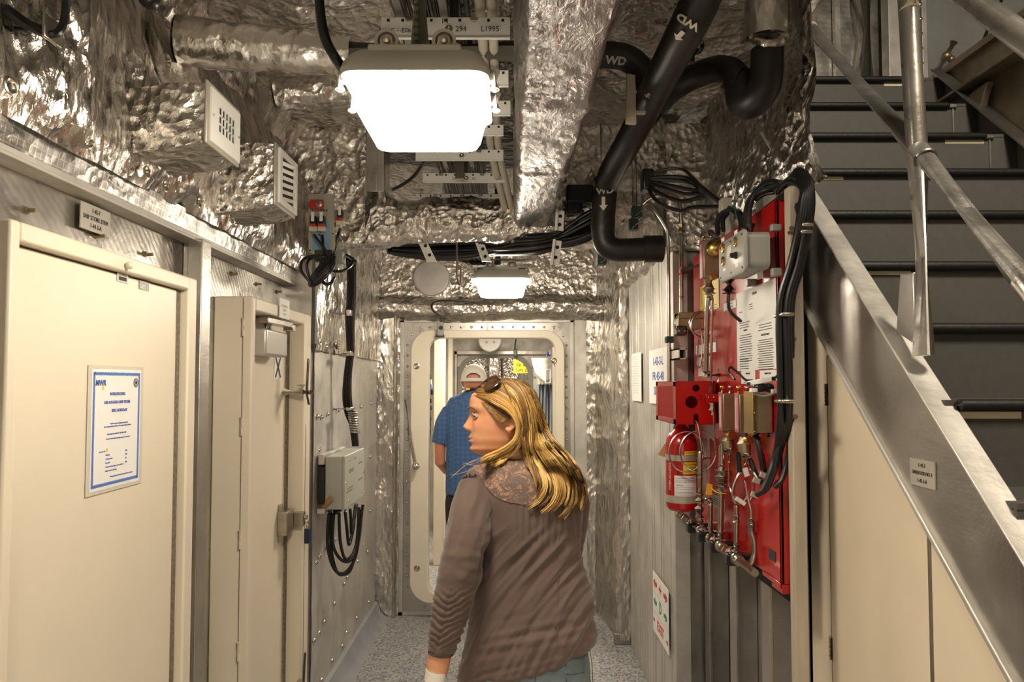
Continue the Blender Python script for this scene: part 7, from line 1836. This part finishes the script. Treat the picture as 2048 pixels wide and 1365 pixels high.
# under-layer so the scalp never shows
und = MB(); t_of = lambda j: (len(gs)-1.001)*j/40
for j in range(41):
    t = (len(gs)-1.001)*j/40
    for i in range(NG):
        p = gpt(t, i); u = i/(NG-1); und.v.append(W(p.x, p.y, depth_cached(p.x, p.y) + .003))
for j in range(40):
    for i in range(NG-1-3):
        a = j*NG+i; (und.f.append((a, a+1, a+NG+1, a+NG)) if i < NG*.55 or t_of(j) < 1.9 or t_of(j) > 3 else None)
uo = und.build('hair_underlayer', 'brow', wo, 60)
cap = MB(); nq = 26
for i in range(nq+1):
    for k in range(nq+1):
        el = -.42 + 2.75*i/nq; az = -1 + 2*k/nq
        x = math.cos(el); z = math.sin(el)
        r = math.sqrt(max(0, 1-az*az*.98))
        cap.v.append(Hf(-.006 - .0 + .098*x*r*-1 if False else -.004 + (.098*math.cos(el)*r), .0795*az, .004 + .106*math.sin(el)*r))
cap.v = []
cap = MB()
for i in range(nq+1):
    zt = -.075 + .183*i/nq
    Fz = interp([(-.075, -.035), (-.03, -.02), (.0, .0), (.03, .045), (.06, .075), (.085, .070), (.10, .04), (.108, 0)], zt)
    Bz = interp(HEADB, min(.104, zt)) - .010; Wz = interp(HEADW, min(.104, zt)) + .008
    for k in range(nq*2):
        q = 2*PI*k/(nq*2); c, s = math.cos(q), math.sin(q); xc = .5*(Fz+Bz)
        cap.v.append(Hf(xc + (Fz-xc)*c, Wz*s, zt if zt < .1 else .106))
for i in range(nq):
    for k in range(nq*2):
        k2 = (k+1) % (nq*2); cap.f.append((i*nq*2+k, i*nq*2+k2, (i+1)*nq*2+k2, (i+1)*nq*2+k))
cap.f.append(tuple(nq*nq*2+k for k in range(nq*2)))
cap.build('hair_crown', pm('hair_brown', (.19, .10, .035), .45, var=.5, vscale=30, stretch=(4, 4, 1)), wo, 60)

# ---- sunglasses and watch
sg = thing('sunglasses', 'tortoiseshell sunglasses pushed up on the blonde hair of the woman', 'glasses', W(985, 768, 2.12))
gc = [W(972, 777, 2.125), W(990, 764, 2.16)]
def lens(c, name):
    u = (W(1000, 757, 2.12)-W(966, 778, 2.12)).normalized(); v = V((.1, .75, .65)).normalized(); v = (v-u*v.dot(u)).normalized()
    lp_ = [c + u*(.027*math.cos(t)) + v*(.019*math.sin(t)) for t in np.linspace(0, 2*PI, 22, endpoint=False)]
    l_ = MB().prism(lp_, u.cross(v)*.002).build('lens', 'tortoise', sg, 0)
    MB().tube(lp_, .0022, 8, closed=True).build('rim', 'tortoise', sg)
lens(W(984, 769, 2.125), 'a'); lens(W(980, 763, 2.185), 'b')
MB().tube(smooth_path([W(1000, 757, 2.12), W(1010, 775, 2.105), W(1018, 792, 2.10), W(1026, 815, 2.10)]), .0016, 8).build('temple_arm', 'gold_wire', sg)
MB().tube(smooth_path([W(1000, 757, 2.21), W(1010, 775, 2.27), W(1024, 800, 2.29)]), .0016, 8).tube([W(984, 762, 2.145), W(984, 760, 2.165)], .002, 8).build('temple_arm', 'gold_wire', sg)
wt = thing('wristwatch', 'cream watch band on the left wrist of the woman', 'watch', W(871, 1355, 2.04))
wd_ = (W(868, 1372, 2.04)-W(874, 1338, 2.045)).normalized()
MB().tube([W(871.5, 1353, 2.042)-wd_*.0175, W(871.5, 1353, 2.042)-wd_*.015, W(871.5, 1353, 2.042)+wd_*.015, W(871.5, 1353, 2.042)+wd_*.0175], [.0325, .0345, .0335, .031], 28, flat=.92).build('band', 'watch_band', wt)

# ------------------------------------------------------------------ the man ahead
ma = thing('person', 'man in a white cap and blue patterned polo walking away through the doorway', 'person', (-.30, 5.5, 0))
YM = 5.5
mb_ = MB()
HM = W(948, 763, YM)
Hm = head_mesh(mb_, HM, (0, 1, -.0), scale=1.02, nose=1.0, wide=1.12)
mb_.tube([W(948, 765, YM-.01), W(948, 790, YM-.01), W(948, 805, YM)], [.068, .066, .08], 18)
loft(mb_, rings_px([(800, 910, 986, YM, .07), (820, 895, 1001, YM, .09), (880, 900, 996, YM, .10), (960, 902, 994, YM, .10), (1000, 902, 994, YM, .11)]), 28)
mx = HM.x
mb_.tube([W(896, 835, YM), W(880, 880, YM), W(880, 925, YM+.0), W(893, 940, YM+.12), W(905, 930, YM+.26)], [.052, .047, .043, .040, .030], 16)
hand(mb_, W(905, 930, YM+.26), (.2, .9, .1), (0, 0, 1), .4)
mb_.tube([W(1000, 835, YM), W(1014, 880, YM), W(1014, 930, YM+.05), W(1008, 960, YM+.18)], [.052, .047, .043, .032], 16)
hand(mb_, W(1008, 960, YM+.18), (0, .8, -.5), (-.6, 0, .3), .4)
for s, yo in ((-1, 0), (1, .10)):
    mb_.tube([V((mx+s*.10, YM, .92)), V((mx+s*.10, YM+yo*.5, .50)), V((mx+s*.09, YM+yo-.03, .32)), V((mx+s*.09, YM+yo, .09))], [.095, .062, .058, .038], 16)
    mb_.tube([V((mx+s*.09, YM+yo, .05)), V((mx+s*.095, YM+yo+.16, .035))], [.034, .028], 12)
fuse(mb_, .006, 'body', 'skin_man', ma, 1)
po_ = MB()
loft(po_, rings_px([(781, 931, 965, YM-.005, .072), (788, 922, 974, YM-.005, .095), (797, 900, 996, YM, .11), (815, 890, 1006, YM, .125), (850, 892, 1004, YM, .13), (900, 892, 1004, YM, .13), (950, 893, 1003, YM, .135), (988, 892, 1004, YM, .14)]), 36, 2.6)
po_.tube([W(916, 816, YM), W(899, 824, YM), W(887, 848, YM), W(879, 888, YM)], [.05, .064, .067, .066], 20)
po_.tube([W(980, 816, YM), W(997, 824, YM), W(1009, 848, YM), W(1016, 888, YM)], [.05, .064, .067, .066], 20)
fuse(po_, .009, 'polo_shirt', 'blue_polo', ma, 3, lambda p, n: .010*noise.noise(V((p.x*10, p.y*8, p.z*5))))
MB().tube(smooth_path([W(930, 788, YM-.04), W(940, 780, YM-.085), W(956, 780, YM-.085), W(966, 788, YM-.04), W(966, 790, YM+.05), W(930, 790, YM+.05)], 5, True), .012, 10, closed=True, flat=.6).build('collar', 'navy_plastic', ma)
MB().box(tuple(W(932, 781, YM-.098)), tuple(W(940, 776, YM-.08))).build('collar_patch', 'yellow', ma, bevel=.002)
sh = MB(); loft(sh, rings_px([(975, 894, 1002, YM, .12), (1010, 890, 1006, YM, .135), (1050, 892, 1004, YM, .13)]), 30)
for s, yo in ((-1, 0), (1, .05)): sh.tube([V((mx+s*.11, YM, .78)), V((mx+s*.11, YM+yo, .50))], [.115, .10], 20)
fuse(sh, .012, 'shorts', 'black_cloth', ma, 2)
for s, yo in ((-1, 0), (1, .10)):
    stack([[V((mx+s*.09 + a*math.cos(t), YM+yo+.06 + b*math.sin(t) + dy, z)) for t in np.linspace(0, 2*PI, 20, endpoint=False)] for z, a, b, dy in ((0, .05, .145, 0), (.03, .05, .145, 0), (.06, .045, .12, -.01), (.09, .04, .07, -.03))]).build('shoe', 'shoe', ma, 50)
# ball cap worn forwards: crown, rear opening with strap
cpm = MB(); nth, nph = 64, 30; Cc = Hm(-.006, 0, .018)
Zax = V((0, 0, 1)); Fw = V((0, 1, 0)); Lf = Zax.cross(Fw)
for i in range(nph+1):
    ph_ = (PI/2)*i/nph
    for k in range(nth):
        q = 2*PI*k/nth; cpm.v.append(Cc + Fw*(.112*math.cos(ph_)*math.cos(q)) + Lf*(.098*math.cos(ph_)*math.sin(q)) + Zax*(.118*math.sin(ph_)-.005))
for i in range(nph):
    for k in range(nth):
        q = 2*PI*(k+.5)/nth; ph_ = (PI/2)*(i+.5)/nph
        if abs(q-PI) < .56 and .13 < ph_ < .13+.30*math.sqrt(max(0, 1-((q-PI)/.58)**2)): continue
        k2 = (k+1) % nth; cpm.f.append((i*nth+k, i*nth+k2, (i+1)*nth+k2, (i+1)*nth+k))
for k in range(nth):        # band below the opening
    pass
co_ = cpm.build('cap', 'cap_white', ma, 70); m_ = co_.modifiers.new('s', 'SOLIDIFY'); m_.thickness = .004; m_.offset = 1
MB().tube([Cc + Fw*(.113*math.cos(q)) + Lf*(.099*math.sin(q)) + Zax*-.012 for q in np.linspace(0, 2*PI, 40, endpoint=False)], .009, 8, closed=True, flat=1).build('cap_band', 'cap_white', co_)
MB().sph(Cc + Zax*.116, .007, 10, 6).build('cap_button', 'cap_white', co_)
stack([[Cc + Fw*(.09 + r_*.085*math.cos(t)) + Lf*(.075*math.sin(t)) + Zax*(-.008-.01*0+z_) for t in np.linspace(-PI/2, PI/2, 16)] for r_, z_ in ((1, -.004), (1, .004))]).build('cap_brim', 'cap_white', co_)
